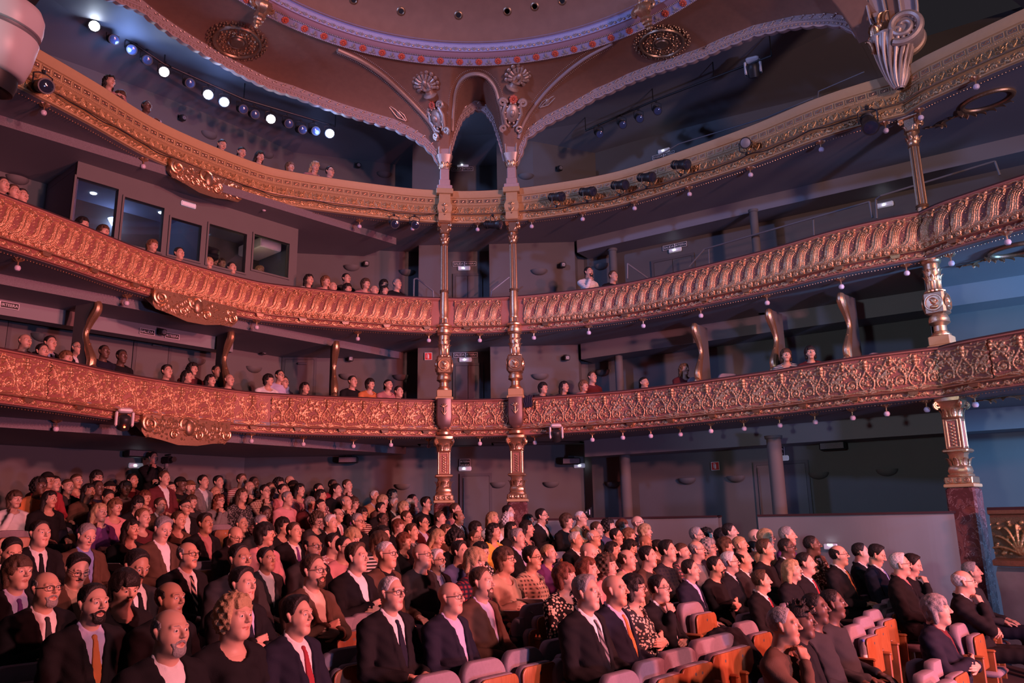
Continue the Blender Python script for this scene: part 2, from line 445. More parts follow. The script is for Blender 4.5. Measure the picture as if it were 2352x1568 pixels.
# ------------------------------------------------------------------ relief ornament for the balcony fronts
def spiral(cx, cz, r0, r1, a0, turns, n=40):
    t = np.linspace(0, 1, n); a = a0 + turns * 2 * math.pi * t; r = r0 + (r1 - r0) * t
    return np.c_[cx + r * np.cos(a), cz + r * np.sin(a)]
def bez(p0, p1, p2, p3, n=24):
    t = np.linspace(0, 1, n)[:, None]
    p0, p1, p2, p3 = map(np.array, (p0, p1, p2, p3))
    return (1 - t) ** 3 * p0 + 3 * t * (1 - t) ** 2 * p1 + 3 * t * t * (1 - t) * p2 + t ** 3 * p3
def relief(name, w, h, strokes, blobs, nx, nz, m, bulge=None, noise=0.004, wrap=True, seed=1):
    """height-field panel: x along the front, y into the house, z up; strokes (curve, radius0, radius1, height), blobs (x, z, r, height)"""
    X, Z = np.meshgrid(np.linspace(-w / 2, w / 2, nx), np.linspace(0, h, nz), indexing='ij')
    H = np.zeros_like(X)
    for cv, r0, r1, hh in strokes:
        R = np.linspace(r0, r1, len(cv))
        for sh in ((-w, 0, w) if wrap else (0,)):
            c = cv + np.array([sh, 0])
            if c[:, 0].max() < -w / 2 - .1 or c[:, 0].min() > w / 2 + .1: continue
            d = (X[..., None] - c[:, 0]) ** 2 + (Z[..., None] - c[:, 1]) ** 2
            q = np.sqrt(np.maximum(0, 1 - d / R ** 2)).max(-1)
            H = np.maximum(H, q * hh)
    for x, z, r, hh in blobs:
        for sh in ((-w, 0, w) if wrap else (0,)):
            d = ((X - x - sh) ** 2 + (Z - z) ** 2) / r ** 2
            H = np.maximum(H, np.sqrt(np.maximum(0, 1 - d)) * hh)
    G = np.clip(H / 0.009, 0, 1)
    rs = np.random.RandomState(seed); nsz = rs.rand(*X.shape)
    nsz[-1] = nsz[0]
    H = H + G * nsz * noise
    B = bulge(Z / h) if bulge else 0 * Z
    P = np.stack([X, -(H + B), Z], -1)
    me = gridmesh(name, P, True, None)
    at = me.attributes.new('gild', 'FLOAT', 'POINT'); at.data.foreach_set('value', G.ravel().astype(np.float32))
    me.materials.append(m)
    return me
def place_bays(C, parent, me, w, z, name, off=0.01, s0=0.0, s1=None, skip=()):
    n = max(1, int(round(((C.L if s1 is None else s1) - s0) / w))); ww = ((C.L if s1 is None else s1) - s0) / n
    for i in range(n):
        x, t, nn = C.at(s0 + (i + .5) * ww)
        if any(abs(x[0] - a) < b for a, b in skip): continue
        if x[0] / x[1] > 0.9 or x[0] / x[1] < -.76: continue              # well outside the picture
        p = x + nn * off
        obj(name, me, None, parent, (p[0], p[1], z), (0, 0, math.atan2(t[1], t[0])), (ww / w, 1, 1))

# --- first balcony: lyre scrolls, masks and candelabra
w1, h1 = 0.72, 0.60
rs = random.Random(3)
st, bl = [], []
for s in (-1, 1):
    st += [(bez((0.0, .40), (s * .04, .28), (s * .15, .24), (s * .10, .13)), .016, .012, .030), (bez((s * .10, .13), (s * .07, .06), (s * .02, .07), (0, .10)), .012, .010, .024)]
    st += [(bez((s * .34, .56), (s * .30, .40), (s * .10, .30), (s * .17, .12)), .014, .016, .030)]
    st += [(spiral(s * .235, .17, .085, .02, math.pi if s > 0 else 0, -1.4 * s), .014, .009, .028)]
    st += [(spiral(s * .19, .40, .075, .018, (0 if s > 0 else math.pi) - .6 * s, 1.3 * s), .013, .009, .026)]
    st += [(bez((s * .02, .035), (s * .12, .10), (s * .24, .01), (s * .35, .05)), .022, .014, .026), (bez((s * .05, .015), (s * .14, .05), (s * .26, .04), (s * .36, .02)), .012, .012, .02)]
    st += [(bez((s * .05, .545), (s * .12, .50), (s * .20, .52), (s * .30, .535)), .012, .008, .018)]
    bl += [(s * .19, .40, .028, .034), (s * .235, .17, .03, .034), (s * .055, .47, .028, .026)]
bl += [(0, .47, .042, .055), (0, .53, .036, .045), (0, .415, .024, .05), (.36, .50, .036, .05), (.36, .44, .026, .04), (0, .16, .03, .03), (0, .22, .022, .026), (.36, .36, .022, .03), (.36, .30, .03, .026), (.36, .12, .034, .032), (0, .30, .018, .024)]
for _ in range(26):
    st.append((spiral(rs.uniform(-.36, .36), rs.uniform(.07, .56), rs.uniform(.03, .05), .010, rs.uniform(0, 6.28), rs.choice((-1.2, 1.2)), 20), .012, .008, rs.uniform(.018, .028)))
for _ in range(110):
    bl.append((rs.uniform(-.36, .36), rs.uniform(.04, .59), rs.uniform(.008, .017), rs.uniform(.010, .026)))
RP1 = relief('lyre_scroll_relief', w1, h1, st, bl, 84, 72, M['relief_salmon'], noise=.006)
# --- second balcony: slanting acanthus scrolls
w2, h2 = 0.25, 0.60
st = []
for i, o in enumerate((-.075, -.050, -.025, 0, .026, .052)):          # nested ribs of one sweeping leaf
    st.append((bez((-.25 + o * .5, .10 - o * .5), (.06 + o * .9, .06 - o * .6), (-.10 + o * .9, .36 - o * .6), (.075 + o * .7, .475 - o * .75)), (.017 if i % 2 else .021), .012, .030 + .018 * (i in (2, 3)) - .006 * (i == 5)))
st += [(spiral(.070, .50, .060, .012, -.7, 1.35), .019, .011, .050), (bez((.05, .57), (-.01, .60), (-.07, .55), (-.10, .59)), .016, .010, .032), (bez((-.03, .52), (-.07, .50), (-.10, .53), (-.13, .50)), .014, .008, .030),
       (spiral(-.055, .058, .052, .014, 2.6, -1.25), .020, .013, .046), (spiral(.085, .050, .048, .014, .5, 1.25), .018, .012, .040), (bez((-.15, .012), (-.05, .03), (.05, .0), (.15, .012)), .013, .013, .024), (bez((.10, .10), (.15, .14), (.13, .20), (.16, .26)), .016, .010, .030)]
bl = [(.070, .50, .026, .062), (-.055, .058, .024, .052), (.085, .05, .024, .046), (-.12, .56, .024, .034), (.135, .56, .022, .030), (.0, .11, .020, .034)]
for _ in range(34):
    bl.append((rs.uniform(-.15, .15), rs.uniform(.03, .58), rs.uniform(.008, .015), rs.uniform(.014, .028)))
RP2 = relief('acanthus_scroll_relief', w2, h2, st, bl, 40, 76, M['relief_salmon'], bulge=lambda t: 0.06 * np.sin(np.clip(t, 0, 1) * math.pi) ** 2 * (1 - .3 * t) , noise=.007, seed=2)
# --- lower foliage band shared by all balconies
w4, h4 = 0.36, 0.115
st = [(bez((-.18, .05), (-.09, .12), (-.02, -.02), (.05, .06)), .014, .012, .022), (spiral(.07, .055, .04, .01, 3.3, -1.2), .012, .008, .022), (spiral(-.10, .06, .035, .01, 0, 1.2), .012, .008, .02), (bez((.09, .03), (.13, .02), (.15, .08), (.18, .05)), .012, .014, .02)]
bl = [(.07, .055, .016, .026), (-.10, .06, .016, .026)]
for _ in range(18):
    bl.append((rs.uniform(-.18, .18), rs.uniform(.012, .10), rs.uniform(.008, .016), rs.uniform(.010, .02)))
RB_s = relief('foliage_band_relief', w4, h4, st, bl, 44, 18, M['relief_salmon'], noise=.006)
RB_c = relief('foliage_band_relief_ochre', w4, .15, [(c * np.array([1, 1.3]), a, b, d) for c, a, b, d in st], [(x, z * 1.3, r, d) for x, z, r, d in bl], 44, 22, M['relief_cream'], noise=.006)
# --- gallery front: palmettes between S scrolls
w3, h3 = 0.36, 0.21
st = []; bl = [(0, .045, .022, .03)]
for a in (-60, -30, 0, 30, 60):
    q = math.radians(a); st.append((np.array([(math.sin(q) * r, .06 + math.cos(q) * r) for r in np.linspace(.012, .095 - abs(a) * .0004, 10)]), .008, .018, .028))
for s in (-1, 1):
    st += [(bez((s * .03, .02), (s * .10, .00), (s * .05, .12), (s * .10, .16)), .010, .010, .024), (spiral(s * .115, .165, .022, .006, -.5 if s > 0 else math.pi + .5, 1.0 * s), .008, .006, .02), (bez((s * .18, .03), (s * .13, .02), (s * .10, .06), (s * .08, .03)), .012, .010, .024)]
    for q in (0, 14, 28):
        st.append((np.array([(s * (.18 - math.sin(math.radians(q)) * r), .04 + math.cos(math.radians(q)) * r) for r in np.linspace(.01, .11, 8)]), .006, .011, .022))
RP3 = relief('palmette_relief', w3, h3, st, bl, 50, 32, M['relief_cream'], bulge=lambda t: 0.035 * (1 - t) ** 1.5, noise=.004, seed=5)

def tube_along(C, off, z, r, name, m, parent, n=8, rng=None):
    q = C.offset(off)
    pts = np.c_[q, np.full(len(q), z)]
    if rng is not None: pts = pts[(pts[:, 0] > rng[0]) & (pts[:, 0] < rng[1])]
    return obj(name, MB().tube(pts, r, n).mesh(name), m, parent)
def beads_along(C, off, z, r, step, name, m, parent, kind='stuff'):
    n = int(C.L / step); mb = MB()
    for i in range(n):
        x, t, nn = C.at((i + .5) * C.L / n)
        if x[0] / x[1] > .9 or x[0] / x[1] < -.76: continue
        p = x + nn * off
        mb.ball((p[0], p[1], z), r, 6, 4)
    o = obj(name, mb.mesh(name), m, parent); o['kind'] = kind
    return o
bracket_me = MB().box((0, 0, -.03), (.10, .06, .05), taper=1.5).mesh('bracket', False)
LAB = {1: 'lowest horseshoe balcony front with gilded lyre scrolls and masks', 2: 'middle horseshoe balcony front with slanting gilded acanthus scrolls', 3: 'top gallery front of ochre plaster with dentil panels and gilded palmettes'}
LABS = {1: 'lowest proscenium box front beyond the right gilded column', 2: 'middle proscenium box front beyond the right gilded column', 3: 'top proscenium box front of ochre plaster beyond the scrolled pendant'}
BALC = {}
for k in (1, 2, 3):
    for sd, C0, CS in ((0, RIM, RIMS), (1, RIM2, RIM2S)):
        p = empty('balcony_front' if not sd else 'proscenium_box', (0, 0, 0), 0, (LAB, LABS)[sd][k], 'balcony')
        BALC[k, sd] = p
        z, zt = ZB[k], ZT[k]
        cols = [] if sd else [(COLS['L'][0], .16), (COLS['R'][0], .16)]
        if k < 3:
            base = [(-0.02, z), (0.05, z + .012), (0.05, z + .02), (0.02, z + .022), (0.02, z + .125), (0.055, z + .13), (0.055, z + .145), (-0.005, z + .15)]
            if k == 2: base += [(0.035, z + .25), (0.05, z + .4), (0.02, z + .55), (0.0, z + .70)]
            else: base += [(0.0, z + .735)]
            base += [(0.05, zt - .02), (0.055, zt - .005), (0.04, zt + .005)]
            obj('parapet', sweep('parapet', CS, base, True, 30, True), M['salmon'], p)
            obj('velvet_rail', sweep('velvet_rail', CS, [(0.04, zt + .004), (0.03, zt + .03), (-0.12, zt + .03), (-0.14, zt - .02), (-0.14, z + .2)], True, 40, True), M['velvet'], p)
            place_bays(C0, p, (RP1 if k == 1 else RP2), (w1 if k == 1 else w2), z + .145, 'relief_panel', 0.004, skip=cols)
            place_bays(C0, p, RB_s, w4, z + .014, 'foliage_panel', 0.022, skip=cols)
            tube_along(CS, 0.085, z + .137, .010, 'lamp_pipe', M['gold'], p)
            n = int(C0.L / .85)
            for i in range(n):
                x, t, nn = C0.at((i + .5) * C0.L / n)
                if x[0] / x[1] > .9 or x[0] / x[1] < -.76 or any(abs(x[0] - a) < .3 for a, b in cols): continue
                q = x + nn * .06
                obj('bracket', bracket_me, M['gold_dark'], p, (q[0], q[1], z + .125), (0, 0, math.atan2(t[1], t[0])))
        else:
            base = [(-0.02, z), (0.05, z + .01), (0.05, z + .03), (0.01, z + .035), (0.01, z + .17), (0.05, z + .18), (0.05, z + .19), (0.03, z + .20), (0.0, z + .30), (-0.01, z + .41), (0.02, z + .425), (0.02, z + .44), (0.0, z + .45), (0.0, z + .585), (0.03, z + .595), (0.035, z + .61), (0.05, z + .63), (0.075, zt - .01), (0.075, zt)]
            obj('parapet', sweep('parapet', CS, base, True, 30, True), M['cream'], p)
            obj('velvet_rail', sweep('velvet_rail', CS, [(0.07, zt + .001), (0.05, zt + .02), (-0.14, zt + .02), (-0.16, z + .2)], True, 40, True), M['velvet'], p)
            place_bays(C0, p, RP3, w3, z + .20, 'palmette_panel', 0.006, skip=cols)
            place_bays(C0, p, RB_c, w4, z + .028, 'foliage_panel', 0.014, skip=cols)
            beads_along(C0, 0.022, z + .432, .007, .03, 'bead_row', M['gold_dark'], p)
            tube_along(CS, 0.10, z + .19, .012, 'lamp_pipe', M['gold_dark'], p)
            # recessed dentil panels with a raised scroll
            dm = MB()
            dm.box((0, 0, 0), (.125, .012, .075)); 
            dent = dm.mesh('dentil', False); dent.materials.append(M['gold_dark'])
            df = MB()
            for a, b, c, d in ((0, -.044, .145, .013), (0, .044, .145, .013), (-.069, 0, .012, .1), (.069, 0, .012, .1)):
                df.box((a, 0, b), (c, .022, d))
            dfm = df.mesh('dentil_frame', False); dfm.materials.append(M['cream'])
            dsm = MB().tube(np.c_[np.linspace(-.04, .04, 9), np.full(9, -.008), .014 * np.sin(np.linspace(-3, 3, 9))], .010, 6).mesh('dentil_scroll'); dsm.materials.append(M['gold'])
            nd = int(C0.L / .178)
            for i in range(nd):
                x, t, nn = C0.at((i + .5) * C0.L / nd)
                if x[0] / x[1] > .9 or x[0] / x[1] < -.76 or any(abs(x[0] - a) < b for a, b in cols): continue
                q = x + nn * .004; rz = math.atan2(t[1], t[0])
                o = obj('dentil_panel', dent, None, p, (q[0], q[1], z + .518), (0, 0, rz))
                obj('dentil_frame', dfm, None, o, (0, 0, 0)); obj('dentil_scroll', dsm, None, o, (0, 0, 0))
        # string of small beads hanging just under the front
        beads_along(C0, -0.10, z - .015, .010, .05, 'bead_string', M['gold'], p)

# ------------------------------------------------------------------ globe lamps under the balconies
stem_me = MB().lathe([(.012, -.10), (.012, -.02), (.03, -.01)], n=8).mesh('stem')
ros_me = MB().lathe([(.02, -.045), (.05, -.03), (.075, -.012), (.085, 0)], n=16, flutes=8, depth=.25).mesh('rosette')
glo_me = MB().lathe([(.006, -.185), (.03, -.178), (.044, -.155), (.046, -.135), (.036, -.110), (.020, -.10)], n=14).mesh('globe')
LAMPS = {3: [(102, 250), (330, 375), (607, 475), (826, 515), (948, 520), (1097, 522), (1221, 515), (1338, 498), (1457, 473), (1583, 440), (1723, 395), (1885, 336), (2033, 292), (2113, 262), (2240, 190)],
         2: [(42, 605), (292, 688), (590, 745), (822, 772), (985, 776), (1102, 776), (1226, 770), (1352, 758), (1477, 742), (1609, 718), (1761, 688), (1931, 650), (2081, 618), (2183, 595), (2312, 545)],
         1: [(130, 975), (578, 1005), (697, 1013), (812, 1018), (898, 1015), (985, 1018), (1102, 1012), (1228, 1010), (1360, 1003), (1430, 998), (1494, 994), (1562, 990), (1632, 982), (1708, 976), (1790, 968), (1871, 960), (1957, 950), (2035, 940), (2127, 930), (2238, 918)]}
NAMES = {1: 'lowest', 2: 'middle', 3: 'top'}
NUM = 'one two three four five six seven eight nine ten eleven twelve thirteen fourteen fifteen sixteen seventeen eighteen nineteen twenty'.split()
for k, pts in LAMPS.items():
    for u, v in pts:
        h = at_z(u, v - 6, ZB[k] - 0.03)
        o = empty('globe_lamp', (h[0], h[1], ZB[k]), 0, 'frosted globe bulb under the %s balcony, number %s from the left' % (NAMES[k], NUM[pts.index((u, v))]), 'lamp', 'globe bulbs under the %s balcony' % NAMES[k])
        obj('rosette', ros_me, M['gold'], o); obj('stem', stem_me, M['gold'], o); obj('globe', glo_me, M['globe'], o)
# ------------------------------------------------------------------ gilded columns
def zc(v): return z_over(1020.5, v, *COLS['L'])            # the levels are read at the left centre column
def leaf_mesh(name, w, h, curl, ribs=3):                   # an acanthus leaf: curved tongue with lobed edge
    n, m = 13, 9
    P = np.zeros((n, m, 3))
    for i in range(n):
        t = i / (n - 1)
        ww = w * (math.sin(math.pi * min(1, t * .82 + .18)) ** .7) * (1 - .18 * abs(math.sin(t * math.pi * 3.2)))
        out = curl * t ** 2.2; z = h * (t - .25 * t ** 6)
        for j in range(m):
            s = (j / (m - 1) - .5) * 2
            P[i, j] = (s * ww / 2, -out - .18 * w * (1 - s * s) + .05 * w * math.cos(s * math.pi * ribs), z)
    me = gridmesh(name, P, True, None, True)
    return me
LEAF = leaf_mesh('acanthus_leaf', .085, .13, .05); LEAF.materials.append(M['gold'])
LEAFB = leaf_mesh('acanthus_leaf_big', .13, .20, .07); LEAFB.materials.append(M['gold'])
VOL = MB().tube(np.c_[spiral(0, 0, .045, .012, -1.5, 1.7)[:, 0], np.zeros(40), spiral(0, 0, .045, .012, -1.5, 1.7)[:, 1]], .014, 7).mesh('volute'); VOL.materials.append(M['gold'])
def leaves(parent, n, r, z, me=LEAF, a0=0, sc=1.0):
    for i in range(n):
        a = a0 + 2 * math.pi * i / n
        obj('acanthus_leaf', me, None, parent, (r * math.sin(a), -r * math.cos(a), z), (0, 0, a), sc)
def volutes(parent, r, z, sc=1.0):
    for i in range(4):
        a = math.pi / 4 + i * math.pi / 2
        obj('volute', VOL, None, parent, (r * math.cos(a), r * math.sin(a), z), (0, 0, a + (0 if i % 2 else 0)), sc)
CLAB = {'L': 'gilded column stack left of the pair at the back corner', 'R': 'gilded column stack right of the pair at the back corner', 'F': 'gilded column stack by the blue-lit proscenium box'}
def face_relief(parent, name, me, m, loc, rz=0): return obj(name, me, m, parent, loc, (0, 0, rz))
med_me = None
def medallion_mesh():
    mb = MB()
    # disc facing -y with a rim and a modelled head
    pts = []
    ring = [(0.098, 0), (0.105, -.012), (0.115, -.012), (0.12, 0)]
    n = 28
    v = []; f = []
    prof = [(0.0, -.006), (0.08, -.004), (0.095, -.002), (0.10, -.018), (0.112, -.018), (0.12, 0.0)]
    for r, y in prof:
        for i in range(n):
            a = 2 * math.pi * i / n; v.append((r * math.cos(a), y, r * math.sin(a)))
    for k in range(len(prof) - 1):
        for i in range(n):
            f.append((k * n + i, k * n + n + i, k * n + n + (i + 1) % n, k * n + (i + 1) % n))
    mb.add(v, f)
    mb.ball((0.0, -.012, .02), .05, 12, 8, (.75, .5, 1)); mb.ball((.02, -.018, .025), .03, 10, 6, (.8, .6, 1)); mb.ball((-.02, -.01, .045), .03, 10, 6, (1, .6, .8))
    mb.ball((0, -.01, -.06), .05, 12, 6, (1.1, .4, .55)); mb.ball((.045, -.015, .015), .012, 8, 5)
    return mb.mesh('medallion')
MED = medallion_mesh(); MED.materials.append(M['gold'])
pal = MB()
for a in (-62, -32, 0, 32, 62):
    q = math.radians(a)
    pal.tube([(math.sin(q) * r, -.012, math.cos(q) * r) for r in (.0, .03, .06, .08)], (.006, .010, .013, .004), 7)
pal.tube([(0, -.012, 0), (0, -.014, -.08), (0, -.01, -.13)], (.008, .007, .012), 7)
for s in (-1, 1):
    pal.tube([(0, -.01, -.15), (s * .03, -.012, -.11), (s * .06, -.012, -.06)], (.012, .009, .004), 7)
PALM = pal.mesh('palmette'); PALM.materials.append(M['gold'])
panel = MB()
for a, b, c, d in ((-.032, 0, .010, 1), (.032, 0, .010, 1)):
    pass
def column(key):
    x, y = COLS[key]
    fx, fy = (HC[0] - x, HC[1] - y) if key != 'F' else (-.72, -.69)
    rz = math.atan2(fy, fx) + math.pi / 2
    root = empty('gilded_column', (x, y, 0), rz, CLAB[key], 'column')
    G, GD, MA = M['gold'], M['gold_dark'], M['marble']
    fl = -0.6
    # ---- stalls level
    zm = zc(1155)
    obj('marble_plinth', MB().bbox((0, 0, (zm + fl) / 2), (.40, .36, zm - fl), .03).mesh('marble_plinth', True, 25), MA, root)
    obj('plinth_cap', MB().bbox((0, 0, zm + .025), (.42, .38, .05), .01).mesh('plinth_cap', True, 25), M['cream'], root)
    z0 = zm + .05
    z1 = zc(1137)
    o = obj('carved_block', MB().bbox((0, 0, (z0 + z1) / 2), (.38, .34, z1 - z0), .012).mesh('carved_block', True, 25), G, root)
    for s in (-1, 0, 1):
        obj('scroll', VOL, None, o, (s * .11, -.178, (z0 + z1) / 2), (0, 0, 0), .8)
        obj('scroll', VOL, None, o, (-.195, s * .10, (z0 + z1) / 2), (0, 0, -math.pi / 2), .8)
    z2, z3 = zc(1120), zc(1096)
    obj('shaft_foot', MB().lathe([(.17, z1), (.175, z1 + .03), (.15, z1 + .05), (.165, z1 + .085), (.15, z2), (.12, z2 + .03), (.125, z3 - .04), (.15, z3)], n=32, sq=.35).mesh('shaft_foot', True, 40), G, root)
    leaves(root, 8, .125, z2, LEAF, 0, 1.25)
    o = obj('bracket_ring', MB().bbox((0, 0, z3 + .025), (.36, .30, .06), .02).mesh('bracket_ring', True, 30), G, root)
    z4 = zc(1037)
    obj('pilaster_shaft', MB().bbox((0, 0, (z3 + z4) / 2 + .02), (.23, .20, z4 - z3 - .04), .02).mesh('pilaster_shaft', True, 25), M['salmon'], root)
    for a, yy in ((0, 0), (math.pi / 2, 0), (-math.pi / 2, 0)):
        fr = MB(); L = z4 - z3 - .12
        for q in (-.075, .075): fr.bbox((q, 0, 0), (.022, .016, L), .005)
        for q in (-1, 1): fr.bbox((0, 0, q * L / 2), (.172, .016, .022), .005)
        d = .106 if a == 0 else .118
        obj('panel_frame', fr.mesh('panel_frame', True, 25), G, root, (d * math.sin(a), -d * math.cos(a), (z3 + z4) / 2 + .02), (0, 0, a))
    fs = MB()
    for i in range(14):
        zz = z3 + .1 + i * (z4 - z3 - .2) / 13
        fs.ball((.018 * (-1) ** i, -.108, zz), .020, 8, 5, (1, .5, 1))
    obj('foliage_strip', fs.mesh('foliage_strip'), G, root)
    for sx in (-1, 1):
        for sy in (-1, 1):
            obj('corner_bead', MB().tube([(sx * .112, sy * .098, z3 + .06), (sx * .112, sy * .098, z4 - .02)], .014, 8).mesh('corner_bead'), G, root)
    z5 = ZB[1]
    obj('capital_bell', MB().lathe([(.13, z4 - .02), (.15, z4), (.12, z4 + .02), (.13, z4 + .12), (.19, z5 - .06), (.20, z5 - .05), (.20, z5)], n=32, sq=.5).mesh('capital_bell', True, 35), G, root)
    leaves(root, 8, .13, z4 + .01, LEAF, math.pi / 8, 1.2)
    volutes(root, .21, z5 - .10, 1.35)
    # ---- first balcony: bronzed shell on the front, pedestal, baluster with medallion, carved drum
    zt = ZT[1]
    o = obj('shell_cartouche', MB().lathe([(.04, ZB[1] + .13), (.10, ZB[1] + .17), (.15, ZB[1] + .25), (.165, ZB[1] + .40), (.16, zt - .02), (.17, zt + .02)], n=24, sq=.45).mesh('shell_cartouche', True, 40), M['bronze'], root, (0, -.04, 0))
    obj('palmette', PALM, None, o, (0, -.165, zt - .17))
    obj('shell_collar', MB().lathe([(.10, ZB[1] + .02), (.15, ZB[1] + .04), (.155, ZB[1] + .09), (.12, ZB[1] + .11), (.06, ZB[1] + .15)], n=24).mesh('shell_collar'), G, root, (0, -.04, 0))
    za, zb_ = zt, zc(897)
    obj('pedestal', MB().bbox((0, 0, za + .03), (.37, .34, .06), .015).bbox((0, 0, (za + .06 + zb_) / 2), (.31, .28, zb_ - za - .06), .012).mesh('pedestal', True, 25), M['cream'], root)
    zc1, zc2 = zc(876), zc(862)
    obj('baluster', MB().lathe([(.14, zb_), (.145, zb_ + .025), (.11, zb_ + .045), (.12, zb_ + .06), (.095, zb_ + .08), (.092, zc1 - .03), (.11, zc1 - .01), (.155, zc1 + .02), (.145, zc1 + .05), (.15, zc1 + .07), (.13, zc2), (.12, zc2 + .02)], n=28).mesh('baluster', True, 40), G, root)
    zd = zc(821)
    o = obj('medallion_block', MB().bbox((0, 0, (zc2 + zd) / 2 + .01), (.31, .28, zd - zc2 - .01), .03).mesh('medallion_block', True, 25), GD, root)
    for a in (0, math.pi / 2, -math.pi / 2):
        d = .142 if a == 0 else .157
        obj('medallion', MED, None, o, (d * math.sin(a), -d * math.cos(a), (zc2 + zd) / 2 + .01), (0, 0, a), 1.15)
    ze = ZB[2]
    obj('carved_drum', MB().lathe([(.15, zd), (.155, zd + .02), (.115, zd + .04), (.108, zd + .06), (.108, zd + .17), (.112, zd + .18)], n=64, flutes=16, depth=.09).lathe([(.112, zd + .18), (.118, zd + .30), (.115, ze - .06), (.14, ze - .04), (.15, ze)], n=28).mesh('carved_drum', True, 40), G, root)
    leaves(root, 9, .098, zd + .17, LEAF, .2, 1.0); leaves(root, 9, .10, zd + .28, LEAF, .55, .9)
    # ---- second balcony: plain foot on the front, fluted shaft, composite capital
    zf = ZT[2]
    obj('column_foot', MB().lathe([(.15, ze - .01), (.155, ze + .05), (.12, ze + .07), (.115, ze + .11), (.16, ze + .13), (.165, ze + .16), (.10, ze + .19), (.085, ze + .21)], n=28).mesh('column_foot', True, 40), G, root, (0, -.04, 0))
    obj('grooved_collar', MB().lathe([(.085, ze + .21), (.088, ze + .30)], n=48, flutes=12, depth=.25).mesh('grooved_collar'), GD, root, (0, -.04, 0))
    obj('smooth_shaft', MB().lathe([(.092, ze + .30), (.098, ze + .33), (.088, ze + .36), (.098, ze + .5), (.090, zf - .0), (.082, zc(672))], n=28).mesh('smooth_shaft', True, 40), G, root, (0, -.03, 0))
    zg, zh = zc(668), zc(566)
    obj('shaft_ring', MB().lathe([(.088, zg - .06), (.10, zg - .05), (.088, zg - .03), (.10, zg - .01), (.09, zg)], n=28).mesh('shaft_ring', True, 40), GD, root, (0, -.02, 0))
    obj('fluted_shaft', MB().lathe([(.082, zg), (.076, zh)], n=96, flutes=16, depth=.16).mesh('fluted_shaft', True, 60), GD, root, (0, -.02, 0))
    zi, zj = zc(557), zc(541)
    obj('necking', MB().lathe([(.076, zh), (.09, zh + .01), (.08, zh + .03), (.085, zi - .02), (.095, zi), (.08, zi + .02), (.085, zj), (.12, zj + .02)], n=28).mesh('necking', True, 40), G, root, (0, -.02, 0))
    leaves(root, 7, .08, zi - .01, LEAF, 0, 1.0)
    zk = ZB[3]
    obj('impost_block', MB().bbox((0, 0, (zj + zk) / 2 + .0), (.19, .19, zk - zj), .02).mesh('impost_block', True, 25), GD, root)
    obj('abacus', MB().bbox((0, 0, zk - .02), (.32, .30, .04), .01).mesh('abacus', True, 25), G, root)
    leaves(root, 4, .09, zj + .01, LEAFB, math.pi / 4, .75); volutes(root, .16, zk - .075, 1.0)
    if key != 'F':
        # ---- gallery front: console pilaster, then the pier that carries the arches
        pr = [(.13, zk), (.145, zk + .02), (.15, zk + .05), (.14, zk + .17), (.16, zk + .19)]
        obj('console_pilaster', MB().lathe(pr, n=24, sq=.7).lathe([(.13, zk + .19), (.16, zk + .24), (.165, zk + .33), (.13, zk + .43), (.135, zk + .44)], n=24, sq=.85).bbox((0, 0, zk + .53), (.25, .24, .20), .006).bbox((0, 0, zk + .68), (.37, .33, .12), .01).mesh('console_pilaster', True, 30), M['cream'], root, (0, -.05, 0))
        leaves(root, 5, .155, zk + .02, LEAF, 0, 1.2)
        obj('palmette', PALM, None, root, (0, -.215, zk + .31), None, .9)
        zl = ZT[3]
        z6, z7, z8 = zc(421), zc(391), zc(361)
        obj('pier_foot', MB().bbox((0, 0, zl + .05), (.33, .28, .12), .01).bbox((0, 0, (zl + .11 + z6) / 2 + .02), (.24, .22, z6 - zl - .05), .012).mesh('pier_foot', True, 25), M['arch_band'], root)
        obj('pier_shaft', MB().bbox((0, 0, (z6 + z7) / 2), (.20, .18, z7 - z6), .015).bbox((0, 0, z6 + .03), (.22, .20, .04), .01).mesh('pier_shaft', True, 25), M['arch_band'], root)
        obj('pier_capital', MB().lathe([(.10, z7), (.11, z7 + .02), (.10, z7 + .05), (.17, z8 - .03), (.18, z8)], n=28, sq=.6).mesh('pier_capital', True, 35), M['silver_gold'], root)
        leaves(root, 8, .105, z7 + .01, LEAF, math.pi / 8, 1.25)
        # tapering springer with beaded edges, up to the cartouche
        zs0, zs1 = z8, zc(300)
        obj('springer', MB().bbox((0, -.03, (zs0 + zs1) / 2), (.24, .12, zs1 - zs0), .01).mesh('springer', True, 25), M['arch_band'], root)
        for s in (-1, 1):
            bd = MB()
            for i in range(15):
                t = i / 14; bd.ball((s * (.07 + .015 * t), -.092, zs0 + .02 + t * (zs1 - zs0 - .04)), .009, 6, 4)
            b = obj('bead_row', bd.mesh('bead_row'), M['silver_gold'], root); b['kind'] = 'stuff'
            obj('springer_rib', MB().tube([(s * .115, -.09, zs0), (s * .125, -.095, (zs0 + zs1) / 2), (s * .15, -.10, zs1)], .024, 8).mesh('springer_rib'), M['silver_gold'], root)
    return root
for k in 'LRF': column(k)

